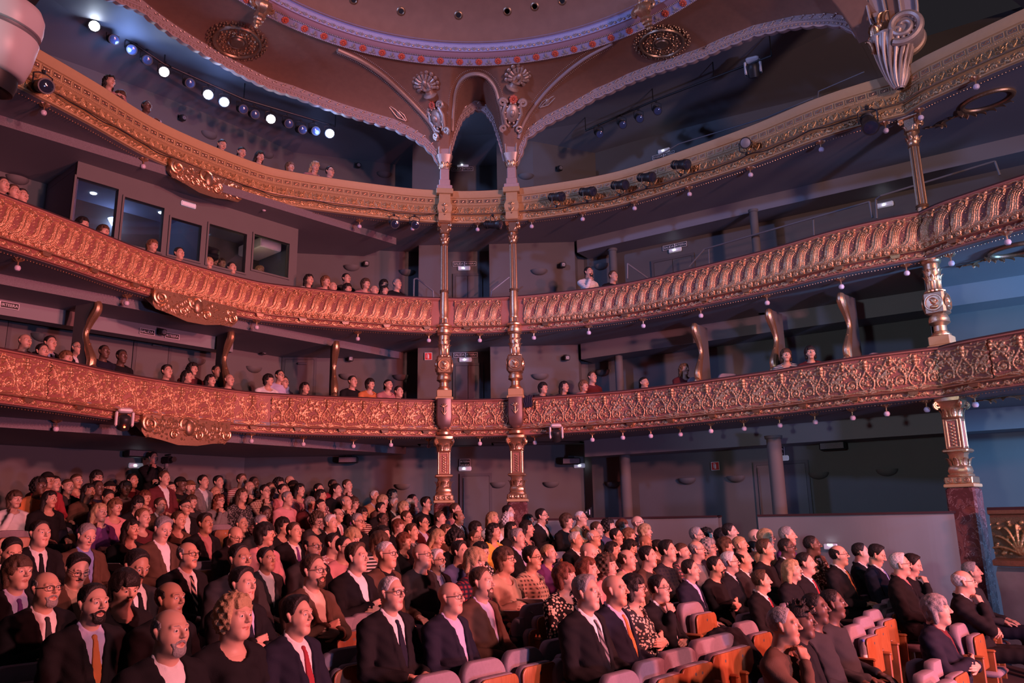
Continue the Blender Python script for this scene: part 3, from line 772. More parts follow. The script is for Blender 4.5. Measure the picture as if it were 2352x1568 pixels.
# ------------------------------------------------------------------ ceiling: arches over the gallery, vault, ring and dome
ZR = EYE + 9.3; RR = 5.17
LA = [(-60, -190), (100, -95), (249, 0), (325, 31), (421, 99.5), (478, 134), (555, 176), (670, 222), (785, 264), (900, 297), (943, 318), (971, 336), (995, 361), (1006, 385)]
SA = [(1034, 372), (1040, 345), (1050, 310), (1065, 275), (1090, 255), (1110, 257), (1130, 285), (1143, 325), (1150, 350), (1155, 372)]
RA = [(1186, 385), (1200, 357), (1211, 321), (1257, 289), (1300, 268), (1368, 229), (1443, 195), (1500, 173), (1601, 141), (1667, 112), (1732, 87), (1826, 67), (1906, 62), (1938, 67), (1967, 87)]
ARC = []
for pts in (LA, SA, RA):
    a = [RIM.hit(u, v) for u, v in pts]
    a = [(q[1], q[0][2]) for q in a if q is not None]
    ARC.append(np.array(a))
zmin = min(a[:, 1].min() for a in ARC)
sL = RIM.hit(1020.5, 380)[1]; sR = RIM.hit(1172, 380)[1]
def arch_z(s):
    for a in ARC:
        if a[0, 0] <= s <= a[-1, 0]: return float(np.interp(s, a[:, 0], a[:, 1]))
    if s < ARC[0][0, 0]: return float(ARC[0][0, 1] - .0)
    return float(zmin)
def ring_pt(x, r=RR):
    d = x - HC; d = d / np.linalg.norm(d)
    return HC + d * r
BAND = 0.26
def vault_pt(s, t):                                       # t 0 at the arch band, 1 at the ring
    x, tt, nn = RIM.at(s)
    z0 = arch_z(s) + BAND
    q = ring_pt(x)
    c = x + (q - x) * .30; cz = z0 + (ZR - z0) * .78
    p = (1 - t) ** 2 * x + 2 * t * (1 - t) * c + t * t * q
    z = (1 - t) ** 2 * z0 + 2 * t * (1 - t) * cz + t * t * ZR
    return np.array([p[0], p[1], z])
s_end = RIM.L - 0.05
S = np.linspace(1.0, s_end, 420); Tt = np.linspace(0, 1, 14)
VP = np.array([[vault_pt(s, t) for t in Tt] for s in S])
vault_me = gridmesh('vault', VP, True, None, False)
struct('ceiling_vault', vault_me, M['vault'])
# continuation of the vault to the proscenium, out of sight above the right edge
VB = BVHTree.FromPolygons([tuple(p) for p in VP.reshape(-1, 3)], [tuple(p.vertices) for p in vault_me.polygons])
def vault_hit(u, v, lift=0.02):
    d = Vector(ray(u, v)).normalized()
    h, n, i, dist = VB.ray_cast(Vector((0, 0, EYE)), d)
    if h is None: return None
    if n.dot(d) > 0: n = -n
    return np.array(h + n * lift), np.array(n)
ceil = empty('arcade', (0, 0, 0), 0, 'scalloped plaster arches with beaded bands above the top gallery', 'arcade')
# arch bands with scalloped lower edge
for a, nm, per in zip(ARC, ('arch', 'arch', 'arch'), (0.24, 0.13, 0.24)):
    ss = np.arange(a[0, 0], a[-1, 0], per / 10)
    if a is ARC[1]: ss = np.linspace(a[0, 0], a[-1, 0], 90)
    zz = np.array([arch_z(s) for s in ss])
    ds = np.r_[0, np.cumsum(np.hypot(np.diff(ss), np.diff(zz)))]
    # outward direction of the band in the wall surface (perpendicular to the edge)
    ts = np.gradient(ss); tz = np.gradient(zz); L = np.hypot(ts, tz); ns, nz_ = -tz / L, ts / L
    P = np.zeros((len(ss), 9, 3))
    prof = [(-.0, -.06), (0, .03), (.035, .035), (.05, .02), (.09, .02), (.10, .035), (.125, .035), (.135, .015), (BAND, .01)]
    for i in range(len(ss)):
        sc = .030 * abs(math.sin(math.pi * ds[i] / per)) - .028
        for j, (w, o) in enumerate(prof):
            ww = w - (sc if j < 2 else 0)
            s2, z2 = ss[i] + ns[i] * ww, zz[i] + nz_[i] * ww
            x, t, nn = RIM.at(min(max(s2, 0), RIM.L)); p = x + nn * o
            P[i, j] = (p[0], p[1], z2)
    obj('arch_band', gridmesh('arch_band', P, True, 30, True), M['arch_band'], ceil)
    def along(w, o, step, f, a=a, ss=ss, zz=zz, ns=ns, nz_=nz_, ds=ds):
        for q in np.arange(step / 2, ds[-1], step):
            s = np.interp(q, ds, ss); z = np.interp(q, ds, zz); e = np.interp(q, ds, ns); g = np.interp(q, ds, nz_)
            x, t, nn = RIM.at(min(max(s + e * w, 0), RIM.L)); p = x + nn * o
            if abs(p[0] / p[1]) > .8: continue
            f((p[0], p[1], z + g * w), math.atan2(t[1], t[0]), math.atan2(e, g))
    b = MB(); along(.145, .02, .034, lambda p, rz, tl: b.ball(p, .010, 6, 4))
    bo = obj('bead_row', b.mesh('bead_row'), M['silver_gold'], ceil); bo['kind'] = 'stuff'
    b2 = MB(); along(.070, .03, .075, lambda p, rz, tl: b2.ball(p, .020, 8, 5))
    bo = obj('rosette_row', b2.mesh('rosette_row'), M['silver_gold'], ceil); bo['kind'] = 'stuff'
    sorn = MB().tube(np.c_[np.linspace(-.05, .05, 11), -.012 + 0 * np.linspace(0, 1, 11), .022 * np.sin(np.linspace(-3.1, 3.1, 11))], .013, 6).mesh('scroll_ornament') if 'scroll_ornament' not in bpy.data.meshes else bpy.data.meshes['scroll_ornament']
    along(.205, .02, .19 if a is not ARC[1] else .14, lambda p, rz, tl: obj('scroll_ornament', sorn, M['silver_gold'], ceil, p, (0, 0, rz)))
# groin mouldings read off the vault
def moulding(name, pix, r, m, parent, beads=True, step=6):
    pts = catmull(pix, 8)
    q = [vault_hit(u, v, r * .6) for u, v in pts]
    q = [(a[0], a[1]) for a in q if a is not None]
    P = np.array([a[0] for a in q])
    obj(name, MB().tube(P, r, 8).mesh(name), m, parent)
    if beads:
        for off in (9, -9):
            mb = MB(); g = np.gradient(pts, axis=0); g /= np.linalg.norm(g, axis=1, keepdims=True)
            pp = pts + np.c_[-g[:, 1], g[:, 0]] * off
            L = np.r_[0, np.cumsum(np.linalg.norm(np.diff(pp, axis=0), axis=1))]
            for d in np.arange(0, L[-1], 4.2):
                h = vault_hit(np.interp(d, L, pp[:, 0]), np.interp(d, L, pp[:, 1]), .006)
                if h: mb.ball(h[0], .011, 6, 4)
            o = obj('bead_row', mb.mesh('bead_row'), M['silver_gold'], parent); o['kind'] = 'stuff'
vo = empty('vault_mouldings', (0, 0, 0), 0, 'gilded rib mouldings fanning from the corner columns over the brown vault', 'moulding')
moulding('groin_rib', [(1008, 318), (995, 290), (972, 262), (930, 218), (880, 172), (830, 138), (775, 112)], .045, M['silver_gold'], vo)
moulding('groin_rib', [(1190, 318), (1200, 285), (1220, 252), (1255, 208), (1300, 165), (1350, 128), (1405, 98)], .035, M['arch_band'], vo)
moulding('upper_arch_rib', [(1036, 300), (1038, 250), (1045, 205), (1062, 178), (1090, 167), (1118, 175), (1140, 203), (1152, 250), (1160, 300)], .045, M['silver_gold'], vo)
# cornice ring
ang = np.linspace(0, 2 * math.pi, 181)
def ring_band(name, prof, m, parent):
    P = np.zeros((len(ang), len(prof), 3))
    for j, (r, z) in enumerate(prof):
        P[:, j, 0] = HC[0] + r * np.cos(ang); P[:, j, 1] = HC[1] + r * np.sin(ang); P[:, j, 2] = z
    return obj(name, gridmesh(name, P, True, 35, True), m, parent)
rg = empty('ceiling_ring', (0, 0, 0), 0, 'round ceiling cornice with red flowers on lavender blue around the dome', 'cornice')
ring_band('flower_band', [(RR + .03, ZR - .01), (RR + .02, ZR - .035), (RR - .01, ZR - .03), (RR - .14, ZR + .055), (RR - .15, ZR + .06)], M['ring_blue'], rg)
ring_band('plain_cove', [(RR - .15, ZR + .06), (RR - .16, ZR + .05), (RR - .19, ZR + .07), (RR - .22, ZR + .12), (RR - .25, ZR + .13)], M['ring_purple'], rg)
ring_band('leaf_band', [(RR - .25, ZR + .13), (RR - .255, ZR + .125), (RR - .29, ZR + .26), (RR - .27, ZR + .28), (RR - .35, ZR + .30)], M['ring_blue'], rg)
for r, z, rad, st_, m in ((RR + .0, ZR - .035, .014, .036, 'silver_gold'), (RR - .15, ZR + .045, .014, .036, 'silver_gold')):
    mb = MB()
    for a in np.arange(.2, math.pi - .2, st_ / RR):
        mb.ball((HC[0] + r * math.cos(a), HC[1] + r * math.sin(a), z), rad, 6, 4)
    o = obj('bead_row', mb.mesh('bead_row'), M[m], rg); o['kind'] = 'stuff'
fl_me = MB()
for i in range(8):
    a = i * math.pi / 4; fl_me.ball((.036 * math.cos(a), .036 * math.sin(a), 0), .022, 8, 5, (1, 1, .55))
fl_me.ball((0, 0, -.012), .018, 8, 5)
fl_me = fl_me.mesh('flower'); lf_me = MB().ball((0, 0, 0), .04, 8, 5, (1.1, .6, .35)).ball((.035, .03, 0), .03, 8, 5, (.7, 1, .35)).ball((.03, -.03, 0), .03, 8, 5, (.8, .9, .35)).mesh('leaf_spray')
stud_me = MB().ball((0, 0, 0), .026, 8, 5).mesh('stud'); lb_me = MB()
for a in (-50, -20, 20, 50):
    q = math.radians(a); lb_me.tube([(0, 0, 0), (.05 * math.sin(q), 0, .05 * math.cos(q)), (.085 * math.sin(q), 0, .075 * math.cos(q))], (.01, .013, .004), 6)
lb_me = lb_me.mesh('leaf_fan')
na = 64
for i in range(na):
    a = math.radians(18) + i * math.radians(144) / na
    ca, sa = math.cos(a), math.sin(a)
    if i % 2 == 0:
        obj('flower', fl_me, M['red_flower'], rg, (HC[0] + (RR - .075) * ca, HC[1] + (RR - .075) * sa, ZR + .005), (0, .5, a + 0.0), 1.3)
    else:
        obj('leaf_spray', lf_me, M['leaf_grey'], rg, (HC[0] + (RR - .075) * ca, HC[1] + (RR - .075) * sa, ZR + .005), (0, .5, a), 1.25)
    obj('stud', stud_me, M['silver_gold'], rg, (HC[0] + (RR - .28) * ca, HC[1] + (RR - .28) * sa, ZR + .16))
    a2 = a + math.radians(1.12)
    obj('leaf_fan', lb_me, M['leaf_grey'], rg, (HC[0] + (RR - .275) * math.cos(a2), HC[1] + (RR - .275) * math.sin(a2), ZR + .15), (0, 0, a2 + math.pi / 2))
# dome
P = np.zeros((len(ang), 14, 3))
for j in range(14):
    t = j / 13 * math.pi / 2
    r = (RR - .33) * math.cos(t); z = ZR + .28 + 1.5 * math.sin(t)
    P[:, j, 0] = HC[0] + r * np.cos(ang); P[:, j, 1] = HC[1] + r * np.sin(ang); P[:, j, 2] = z
dome_me = gridmesh('dome', P, True, None, True)
struct('ceiling_dome', dome_me, M['dome'])
DB = BVHTree.FromPolygons([tuple(p) for p in P.reshape(-1, 3)], [tuple(p.vertices) for p in dome_me.polygons])
holes = MB().lathe([(.045, .03), (.05, -.004), (.062, -.014), (.085, -.008), (.092, .0)], n=20).mesh('downlight_ring')
hdark = MB().lathe([(.004, -.003), (.047, -.003)], n=20).mesh('downlight_throat')
for i, (u, v) in enumerate([(812, 0), (921, 26), (1053, 35), (1165, 26), (1228, 15), (1291, 2)]):
    h, n, _, _ = DB.ray_cast(Vector((0, 0, EYE)), Vector(ray(u, v)).normalized())
    if h is None: continue
    if n.dot(Vector(ray(u, v))) > 0: n = -n
    q = (-n).to_track_quat('Z', 'Y').to_euler()
    o = obj('downlight', holes, M['gold_dark'], None, h, q)
    tag(o, 'round recessed downlight in the brown dome, number %s from the left' % ('one two three four five six'.split()[i]), 'downlight', 'downlights in the dome')
    obj('downlight_throat', hdark, M['black'], o)
# ------------------------------------------------------------------ ornaments on the vault
def frame_on(h, n, up=(0, 0, 1)):
    n = Vector(n); z = Vector(up) - n * Vector(up).dot(n); z.normalize()
    y = -n; x = y.cross(z)
    m = Matrix((x, y, z)).transposed()
    return m.to_euler()
def rosette_disc(name):
    mb = MB(); n = 40
    prof = [(0.0, -.05), (.10, -.045), (.12, -.02), (.14, -.02), (.15, -.03), (.165, -.03), (.175, -.01), (.36, -.012), (.375, -.04), (.40, -.045), (.415, -.02), (.42, 0)]
    v = [(r * math.cos(2 * math.pi * i / n), y, r * math.sin(2 * math.pi * i / n)) for r, y in prof for i in range(n)]
    f = [(k * n + i, k * n + n + i, k * n + n + (i + 1) % n, k * n + (i + 1) % n) for k in range(len(prof) - 1) for i in range(n)]
    return mb.add(v, f)
disc = rosette_disc('d').mesh('medallion_disc', True, 40)
scr = MB()
for i in range(8):
    a = i * math.pi / 4; c, s = math.cos(a), math.sin(a)
    sp = spiral(.265, 0, .055, .015, math.pi, 1.3 if i % 2 else -1.3, 22)
    scr.tube(np.c_[sp[:, 0] * c - sp[:, 1] * s, np.full(22, -.02), sp[:, 0] * s + sp[:, 1] * c], .014, 6)
    for q in range(5):
        r = .19 + .035 * q; aa = a + .39 + .12 * (-1) ** q
        scr.ball((r * math.cos(aa), -.018, r * math.sin(aa)), .019, 7, 4)
scr = scr.mesh('scrollwork')
edge = MB()
for i in range(64):
    a = 2 * math.pi * i / 64; r = .455 + .03 * math.sin(i * 2.1)
    edge.ball((r * math.cos(a), -.008, r * math.sin(a)), .024, 7, 4)
for i in range(32):
    a = 2 * math.pi * i / 32; edge.ball((.50 * math.cos(a), -.006, .50 * math.sin(a)), .018, 6, 4)
edge = edge.mesh('leafy_border')
for (u, v), sc_, m, lab in (((545, 95), 1.12, 'gold_dark', 'round gilded scrollwork medallion on the vault at left'), ((1520, 97), 1.10, 'gold', 'round gilded scrollwork medallion on the vault at right')):
    h = vault_hit(u, v, .01)
    o = obj('ceiling_medallion', disc, M['gold_dark'], None, h[0], frame_on(h[0], h[1]), sc_); tag(o, lab, 'medallion')
    obj('scrollwork', scr, M['gold'], o); obj('leafy_border', edge, M['gold_dark'], o)
# gilded pendants hanging on the ring
pend = MB().lathe([(.02, -.40), (.05, -.38), (.045, -.34), (.09, -.31), (.08, -.27), (.11, -.24), (.105, -.20), (.13, -.17), (.10, -.12), (.15, -.05), (.19, .02), (.17, .10), (.12, .14)], n=24, flutes=8, depth=.12).mesh('pendant_body', True, 45)
for (u, v), lab in (((603, 18), 'gilded leafy pendant on the ceiling ring at left'), ((1478, 24), 'gilded leafy pendant on the ceiling ring at right')):
    h = at_z(u, v, ZR - .02)
    o = empty('ceiling_pendant', h, math.atan2(h[1] - HC[1], h[0] - HC[0]) + math.pi / 2, lab, 'pendant')
    obj('pendant_body', pend, M['gold'], o, None, (-.5, 0, 0), .95)
    for i in range(6):
        a = i * math.pi / 3
        obj('acanthus_leaf', LEAFB, None, o, (.10 * math.sin(a), -.10 * math.cos(a), -.02), (0, 0, a), .9)
    for s in (-1, 1): obj('scroll', VOL, None, o, (s * .16, 0, .04), None, 2.2)
# shells and cartouches over the two corner columns
def shell_mesh():
    mb = MB()
    mb.ball((0, -.012, .08), .16, 20, 8, (1, .16, 1.05))
    for a in np.radians(np.arange(-125, 126, 25)):
        c, s = math.sin(a), math.cos(a)
        mb.tube([(c * .05, -.03, .05 + s * .05), (c * .12, -.055, .07 + s * .12), (c * .175, -.03, .08 + s * .175)], (.014, .024, .030), 8)
        mb.ball((c * .205, -.02, .085 + s * .21), .036, 8, 5, (1, .6, 1))
    for i in range(9):
        mb.ball((.10 * math.cos(i * .7), -.05, .07 + .10 * math.sin(i * .7)), .022, 7, 4)
    for s in (-1, 1):
        mb.tube([(s * .04, -.05, .10), (s * .06, -.06, .02), (s * .03, -.05, -.06)], (.02, .028, .016), 7)
    mb.ball((0, -.06, .10), .05, 12, 8, (.8, .8, 1.2))
    mb.lathe([(.11, -.17), (.12, -.15), (.07, -.12), (.06, -.06), (.10, -.02)], (0, -.02, 0), n=18)
    return mb.mesh('shell')
def cart_mesh():
    mb = MB()
    mb.ball((0, -.02, -.02), .10, 16, 10, (1, .5, 1.35)); mb.ball((0, -.07, -.02), .035, 10, 6, (1, .7, 1.5))
    for s in (-1, 1):
        sp = spiral(s * .14, .12, .06, .015, math.pi if s > 0 else 0, -1.4 * s, 26)
        mb.tube(np.c_[sp[:, 0], np.full(26, -.03), sp[:, 1]], .022, 7)
        mb.tube([(s * .10, -.03, .10), (s * .13, -.035, -.02), (s * .08, -.03, -.17), (s * .03, -.03, -.21)], (.024, .026, .024, .016), 7)
        sp = spiral(s * .11, -.24, .05, .015, -math.pi / 2, 1.3 * s, 24)
        mb.tube(np.c_[sp[:, 0], np.full(24, -.04), sp[:, 1]], .02, 7)
    for i in range(10):
        mb.ball((.10 * math.cos(i * .628), -.045, -.02 + .14 * math.sin(i * .628)), .018, 6, 4)
    return mb.mesh('cartouche')
shell_me, cart_me = shell_mesh(), cart_mesh()
tulip = MB().tube([(0, -.01, -.12), (.03, -.015, 0), (.08, -.01, .12), (.17, -.005, .26)], (.012, .012, .011, .004), 6).tube([(0, -.01, -.12), (.10, -.015, -.02), (.13, -.01, .08), (.17, -.005, .26)], (.012, .012, .011, .004), 6).ball((.06, -.01, .02), .05, 10, 6, (.7, .3, 1.2)).tube([(-.02, -.01, -.12), (-.02, -.012, -.02), (.03, -.01, .08)], (.01, .01, .004), 6).mesh('tulip_leaf')
for sgn, (us, vs), (uc, vc), (ul, vl), nm in ((-1, (982, 198), (1006, 268), (925, 262), 'left'), (1, (1184, 182), (1176, 255), (1248, 232), 'right')):
    h = vault_hit(us, vs, .01)
    o = obj('vault_shell', shell_me, M['silver_gold'], None, h[0], frame_on(h[0], h[1]), 1.25); tag(o, 'gilded scallop shell finial on the vault above the %s corner column' % nm, 'ornament')
    h = vault_hit(uc, vc, .01)
    if h:
        o = empty('vault_cartouche', h[0], 0, 'gilded scrolled cartouche with a red flower above the %s corner column' % nm, 'ornament')
        o.rotation_euler = frame_on(h[0], h[1])
        obj('cartouche_body', cart_me, M['silver_gold'], o, None, None, 1.55)
        obj('flower', fl_me, M['red_flower'], o, (0, -.07, .26), (math.pi / 2, 0, 0), 1.7)
    h = vault_hit(ul, vl, .01)
    if h:
        e = frame_on(h[0], h[1])
        o = obj('tulip_ornament', tulip, M['silver_gold'], None, h[0], e, (1.3 * sgn, 1.3, 1.3)); o.rotation_euler.rotate_axis('Y', 0.35 * sgn)
        tag(o, 'gilded tulip leaf ornament in the %s corner of the vault' % ('left' if sgn < 0 else 'right'), 'ornament')
# ------------------------------------------------------------------ scrolled pendant console above the proscenium column
px, py = 6.48, 11.5
ptop, pbot = EYE + 9.35, z_over(2045, 215, px, py)
pc = empty('console_pendant', (px, py, 0), math.atan2(-.85, -.52) + math.pi / 2, 'large silvered acanthus console pendant with scroll above the right column', 'console')
zv = z_over(2030, 110, px, py)
n = 30; Pn = np.zeros((n, 43, 3))
for i in range(n):
    t = i / (n - 1); z = pbot + t * (zv + .12 - pbot)
    r = .05 + .24 * t ** .75 + .02 * math.sin(t * 9); cx = -.06 + .02 * math.sin(t * 4) - .04 * t
    for j in range(43):
        a = 2 * math.pi * j / 42
        rr = r * (1 + .09 * abs(math.sin(a * 5 + t * 4))); Pn[i, j] = (cx + rr * math.cos(a) * 1.05, rr * math.sin(a) * .9 - .08, z)
obj('acanthus_drop', gridmesh('acanthus_drop', Pn, True, 60), M['silver_gold'], pc)
for i in range(9):
    a = (i - 4) * .36; pts = []
    for t in np.linspace(0, 1, 14):
        r = .07 + .25 * t ** .75; aa = a + .8 * t - .3
        pts.append((-.06 - .04 * t + r * math.sin(aa) * 1.05, -r * math.cos(aa) * .92 - .08, pbot + .02 + t * (zv + .05 - pbot)))
    obj('leaf_rib', MB().tube(pts, np.linspace(.016, .034, 14), 7).mesh('leaf_rib'), M['silver_gold'], pc)
for yy in (-.34, .10):
    sp = spiral(.12, zv + .10, .29, .05, -2.2, 1.75, 70)
    obj('scroll', MB().tube(np.c_[sp[:, 0], np.full(70, yy), sp[:, 1]], np.linspace(.065, .028, 70), 8).mesh('scroll'), M['silver_gold'], pc)
a = np.linspace(0, 2 * math.pi, 33)
dr = np.zeros((33, 4, 3))
for j, (r, y) in enumerate(((.0, -.33), (.20, -.31), (.27, -.22), (.27, .10))):
    dr[:, j] = np.c_[.12 + r * np.cos(a), np.full(33, y), zv + .10 + r * np.sin(a)]
obj('scroll_drum', gridmesh('scroll_drum', dr, True, 40), M['silver_gold'], pc)
for i in range(12):
    obj('acanthus_leaf', LEAFB, None, pc, (-.36 + .06 * (i % 4), -.26 + .05 * (i % 5), zv - .18 + .045 * i), (0, 0, -1.3 + .25 * i), 1.35)
mb = MB()
for i in range(14): mb.ball((.12 + .19 * math.cos(i * .45 + 1), -.33, zv + .10 + .19 * math.sin(i * .45 + 1)), .030, 7, 4)
obj('scroll_beads', mb.mesh('scroll_beads'), M['silver_gold'], pc)
# springer of the vault rising from the console
for nm, x0, x1, w, m in (('springer_panel', -.16, -.34, .20, 'arch_band'), ('springer_panel', .02, .02, .16, 'vault'), ('springer_panel', .20, .28, .18, 'arch_band')):
    zt_ = ptop + .5
    P = np.array([[(x0 - w / 2, -.02, zv + .1), (x0 + w / 2, -.02, zv + .1)], [(x1 - w / 2 - .05, -.30, zt_), (x1 + w / 2 + .05, -.30, zt_)]])
    mbp = MB().add(np.vstack([P.reshape(-1, 3), P.reshape(-1, 3) + np.array([0, .08, 0])]), [(0, 1, 3, 2), (4, 6, 7, 5), (0, 4, 5, 1), (2, 3, 7, 6), (0, 2, 6, 4), (1, 5, 7, 3)])
    obj(nm, mbp.mesh(nm, False), M[m], pc)
for x0, x1 in ((-.27, -.48), (-.06, -.20), (.10, .12), (.30, .42)):
    obj('springer_rib', MB().tube([(x0, -.05, zv + .05), (x0 * .6 + x1 * .4, -.12, zv + .5), (x1, -.33, ptop + .5)], .025, 8).mesh('springer_rib'), M['silver_gold'], pc)
# ------------------------------------------------------------------ helpers for things fixed to walls
def wall_hit(poly, u, v, off=0.0):
    d = ray(u, v); best = None
    for i in range(len(poly) - 1):
        a = np.array(poly[i], float); b = np.array(poly[i + 1], float)
        t = (b - a) / np.linalg.norm(b - a); n = np.array([t[1], -t[0]])
        a2, b2 = a + n * off, b + n * off; e = b2 - a2
        den = d[0] * e[1] - d[1] * e[0]
        if abs(den) < 1e-9: continue
        k = (a2[0] * e[1] - a2[1] * e[0]) / den; w = (a2[0] * d[1] - a2[1] * d[0]) / den
        if k > 0 and -.02 <= w <= 1.02 and (best is None or k < best[0]):
            best = (k, math.atan2(t[1], t[0]))
    if best is None: return None
    k, rz = best
    return np.array([d[0] * k, d[1] * k, EYE + d[2] * k]), rz
WP = {'G': wallG, 1: wall1, 2: wall2, 3: wall3}
WN = {'G': 'stalls', 1: 'lowest balcony', 2: 'middle balcony', 3: 'top gallery'}
def text_mesh(s, size, name='lettering', bold=False):
    cu = bpy.data.curves.new('t', 'FONT'); cu.body = s; cu.size = size; cu.align_x = 'CENTER'; cu.align_y = 'CENTER'; cu.extrude = .001
    if bold: cu.offset = .003
    cu.resolution_u = 2
    o = bpy.data.objects.new('t', cu); COL.objects.link(o)
    bpy.context.view_layer.update()
    me = bpy.data.meshes.new_from_object(o); me.name = name
    bpy.data.objects.remove(o)
    co = np.zeros(len(me.vertices) * 3, np.float32); me.vertices.foreach_get('co', co); co = co.reshape(-1, 3)
    co = np.c_[co[:, 0], -co[:, 2], co[:, 1]]; me.vertices.foreach_set('co', co.astype(np.float32).ravel()); me.update()
    return me
def frame_me(w, h, t, name='sign_frame'):
    mb = MB()
    for s in (-1, 1):
        mb.box((s * (w - t) / 2, 0, 0), (t, .012, h)); mb.box((0, 0, s * (h - t) / 2), (w - 2 * t, .012, t))
    return mb.mesh(name, False)
SAL, IRT = text_mesh('SALIDA', .072), text_mesh('IRTEERA', .066)
plate = MB().box((0, 0, 0), (.27, .010, .10)).mesh('sign_plate', False); pframe = frame_me(.28, .11, .008)
def exit_pair(lv, u, v, label, only=None, gap=0.0):
    h = wall_hit(WP[lv], u, v, .02)
    if h is None: return
    o = empty('exit_sign', h[0], h[1], label, 'sign')
    for s, me, nm in ((-1, SAL, 'a'), (1, IRT, 'b')):
        if only and nm != only: continue
        p = obj('sign_plate', plate, M['sign_black'], o, (s * (.14 + gap), 0, 0))
        obj('sign_frame', pframe, M['sign_white'], p, (0, -.004, 0)); obj('lettering', me, M['sign_white'], p, (0, -.008, 0))
eml_body = MB().bbox((0, 0, 0), (.30, .05, .10), .02).mesh('lamp_body', True, 30); eml_led = MB().ball((0, -.03, 0), .016, 10, 6).mesh('led')
def emergency(lv, u, v, label, on=True, sc=1.0, poly=None):
    h = wall_hit(poly or WP[lv], u, v, .03)
    if h is None: return
    o = empty('emergency_light', h[0], h[1], label, 'light'); o.scale = (sc,) * 3
    obj('lamp_body', eml_body, M['exit_glow'], o)
    if on: obj('led', eml_led, M['led'], o, (-.02, 0, .0))
exit_pair(2, 1067, 606, 'SALIDA IRTEERA exit sign above the middle balcony corner door'); emergency(2, 1066, 616, 'lit emergency light under the middle balcony corner exit sign')
exit_pair(1, 1069, 815, 'SALIDA IRTEERA exit sign above the lowest balcony corner door'); emergency(1, 1069, 826, 'lit emergency light under the lowest balcony corner exit sign')
exit_pair(3, 1062, 388, 'SALIDA IRTEERA exit sign inside the small top gallery arch'); emergency(3, 1063, 379, 'lit emergency light inside the small top gallery arch')
d_ = (at_z(367, 767, ZB[2] - .30)[:2] - BP) @ BN
bulk = [tuple(BP + BN * d_ - BD * 4), tuple(BP + BN * d_ + BD * 4.6)]
struct('trim_bulkhead', extrude('bulkhead', bulk, ZB[2] - .42, ZB[2] - .15, .3), M['soffit'])
WP['b'] = [tuple(np.array(q)) for q in bulk]; WN['b'] = 'lowest balcony'
exit_pair('b', 367, 767, 'SALIDA IRTEERA exit sign with a speaker between its two words', gap=.10)
exit_pair(1, 694, 817, 'SALIDA IRTEERA exit sign over the second rear door of lowest balcony'); emergency(1, 697, 805, 'lit emergency light above the second rear door of lowest balcony')
exit_pair('b', 0, 698, 'cropped exit sign at the left picture edge')
exit_pair(2, 1550, 565, 'SALIDA IRTEERA exit sign on the middle balcony side wall'); emergency(2, 1551, 574, 'lit emergency light on the middle balcony side wall')
exit_pair(3, 1524, 357, 'SALIDA IRTEERA exit sign on the top gallery side wall'); emergency(3, 1525, 346, 'lit emergency light on the top gallery side wall')
emergency(2, 2033, 470, 'lit emergency light behind the railing near the right column')
emergency('G', 312, 1069, 'lit emergency light beside the camera operator')
emergency('G', 1333, 1069, 'lit emergency light under the black speaker right of the corner columns')
emergency(2, 433, 470, 'unlit emergency light above the control booth windows', False, poly=[tuple(BP + BN * .2), tuple(BP + BN * .2 + BD * 7)])
# stacked exit sign over the stalls corner door
for (u, v), lab in (((1068, 1064), 'stacked IRTEERA SALIDA exit sign over the stalls corner door'), ((1787, 1037), 'stacked exit sign half hidden behind the stalls side column')):
    h = wall_hit(wallG, u, v, .03)
    o = empty('exit_sign', h[0], h[1], lab, 'sign')
    p = obj('sign_plate', MB().box((0, 0, 0), (.24, .01, .19)).mesh('sign_plate', False), M['sign_black'], o)
    obj('sign_frame', frame_me(.25, .20, .008), M['sign_white'], p, (0, -.004, 0))
    obj('lettering', text_mesh('IRTEERA', .058), M['sign_white'], p, (0, -.008, .042)); obj('lettering', text_mesh('SALIDA', .062), M['sign_white'], p, (0, -.008, -.04))
emergency('G', 1068, 1076, 'lit emergency light under the stacked exit sign of corner door'); emergency('G', 1794, 1052, 'emergency light half hidden behind the stalls side column', False)
# fire extinguisher signs
def fire_sign(lv, u, v, label, poly=None):
    h = wall_hit(poly or WP[lv], u, v, .03)
    o = empty('fire_sign', h[0], h[1], label, 'sign')
    p = obj('sign_plate', MB().box((0, 0, 0), (.155, .008, .155)).mesh('sign_plate', False), M['sign_red'], o)
    obj('sign_frame', frame_me(.17, .17, .010), M['sign_white'], p)
    obj('extinguisher_mark', MB().box((0, -.007, -.012), (.034, .004, .085)).box((.0, -.007, .042), (.016, .004, .02)).box((-.022, -.007, .05), (.03, .004, .010)).box((-.036, -.007, .0), (.008, .004, .07)).mesh('mark', False), M['sign_white'], p)
fire_sign(1, 984, 818, 'red fire extinguisher sign beside the left corner column'); fire_sign('G', 1643, 1070, 'red fire extinguisher sign on the stalls side wall')
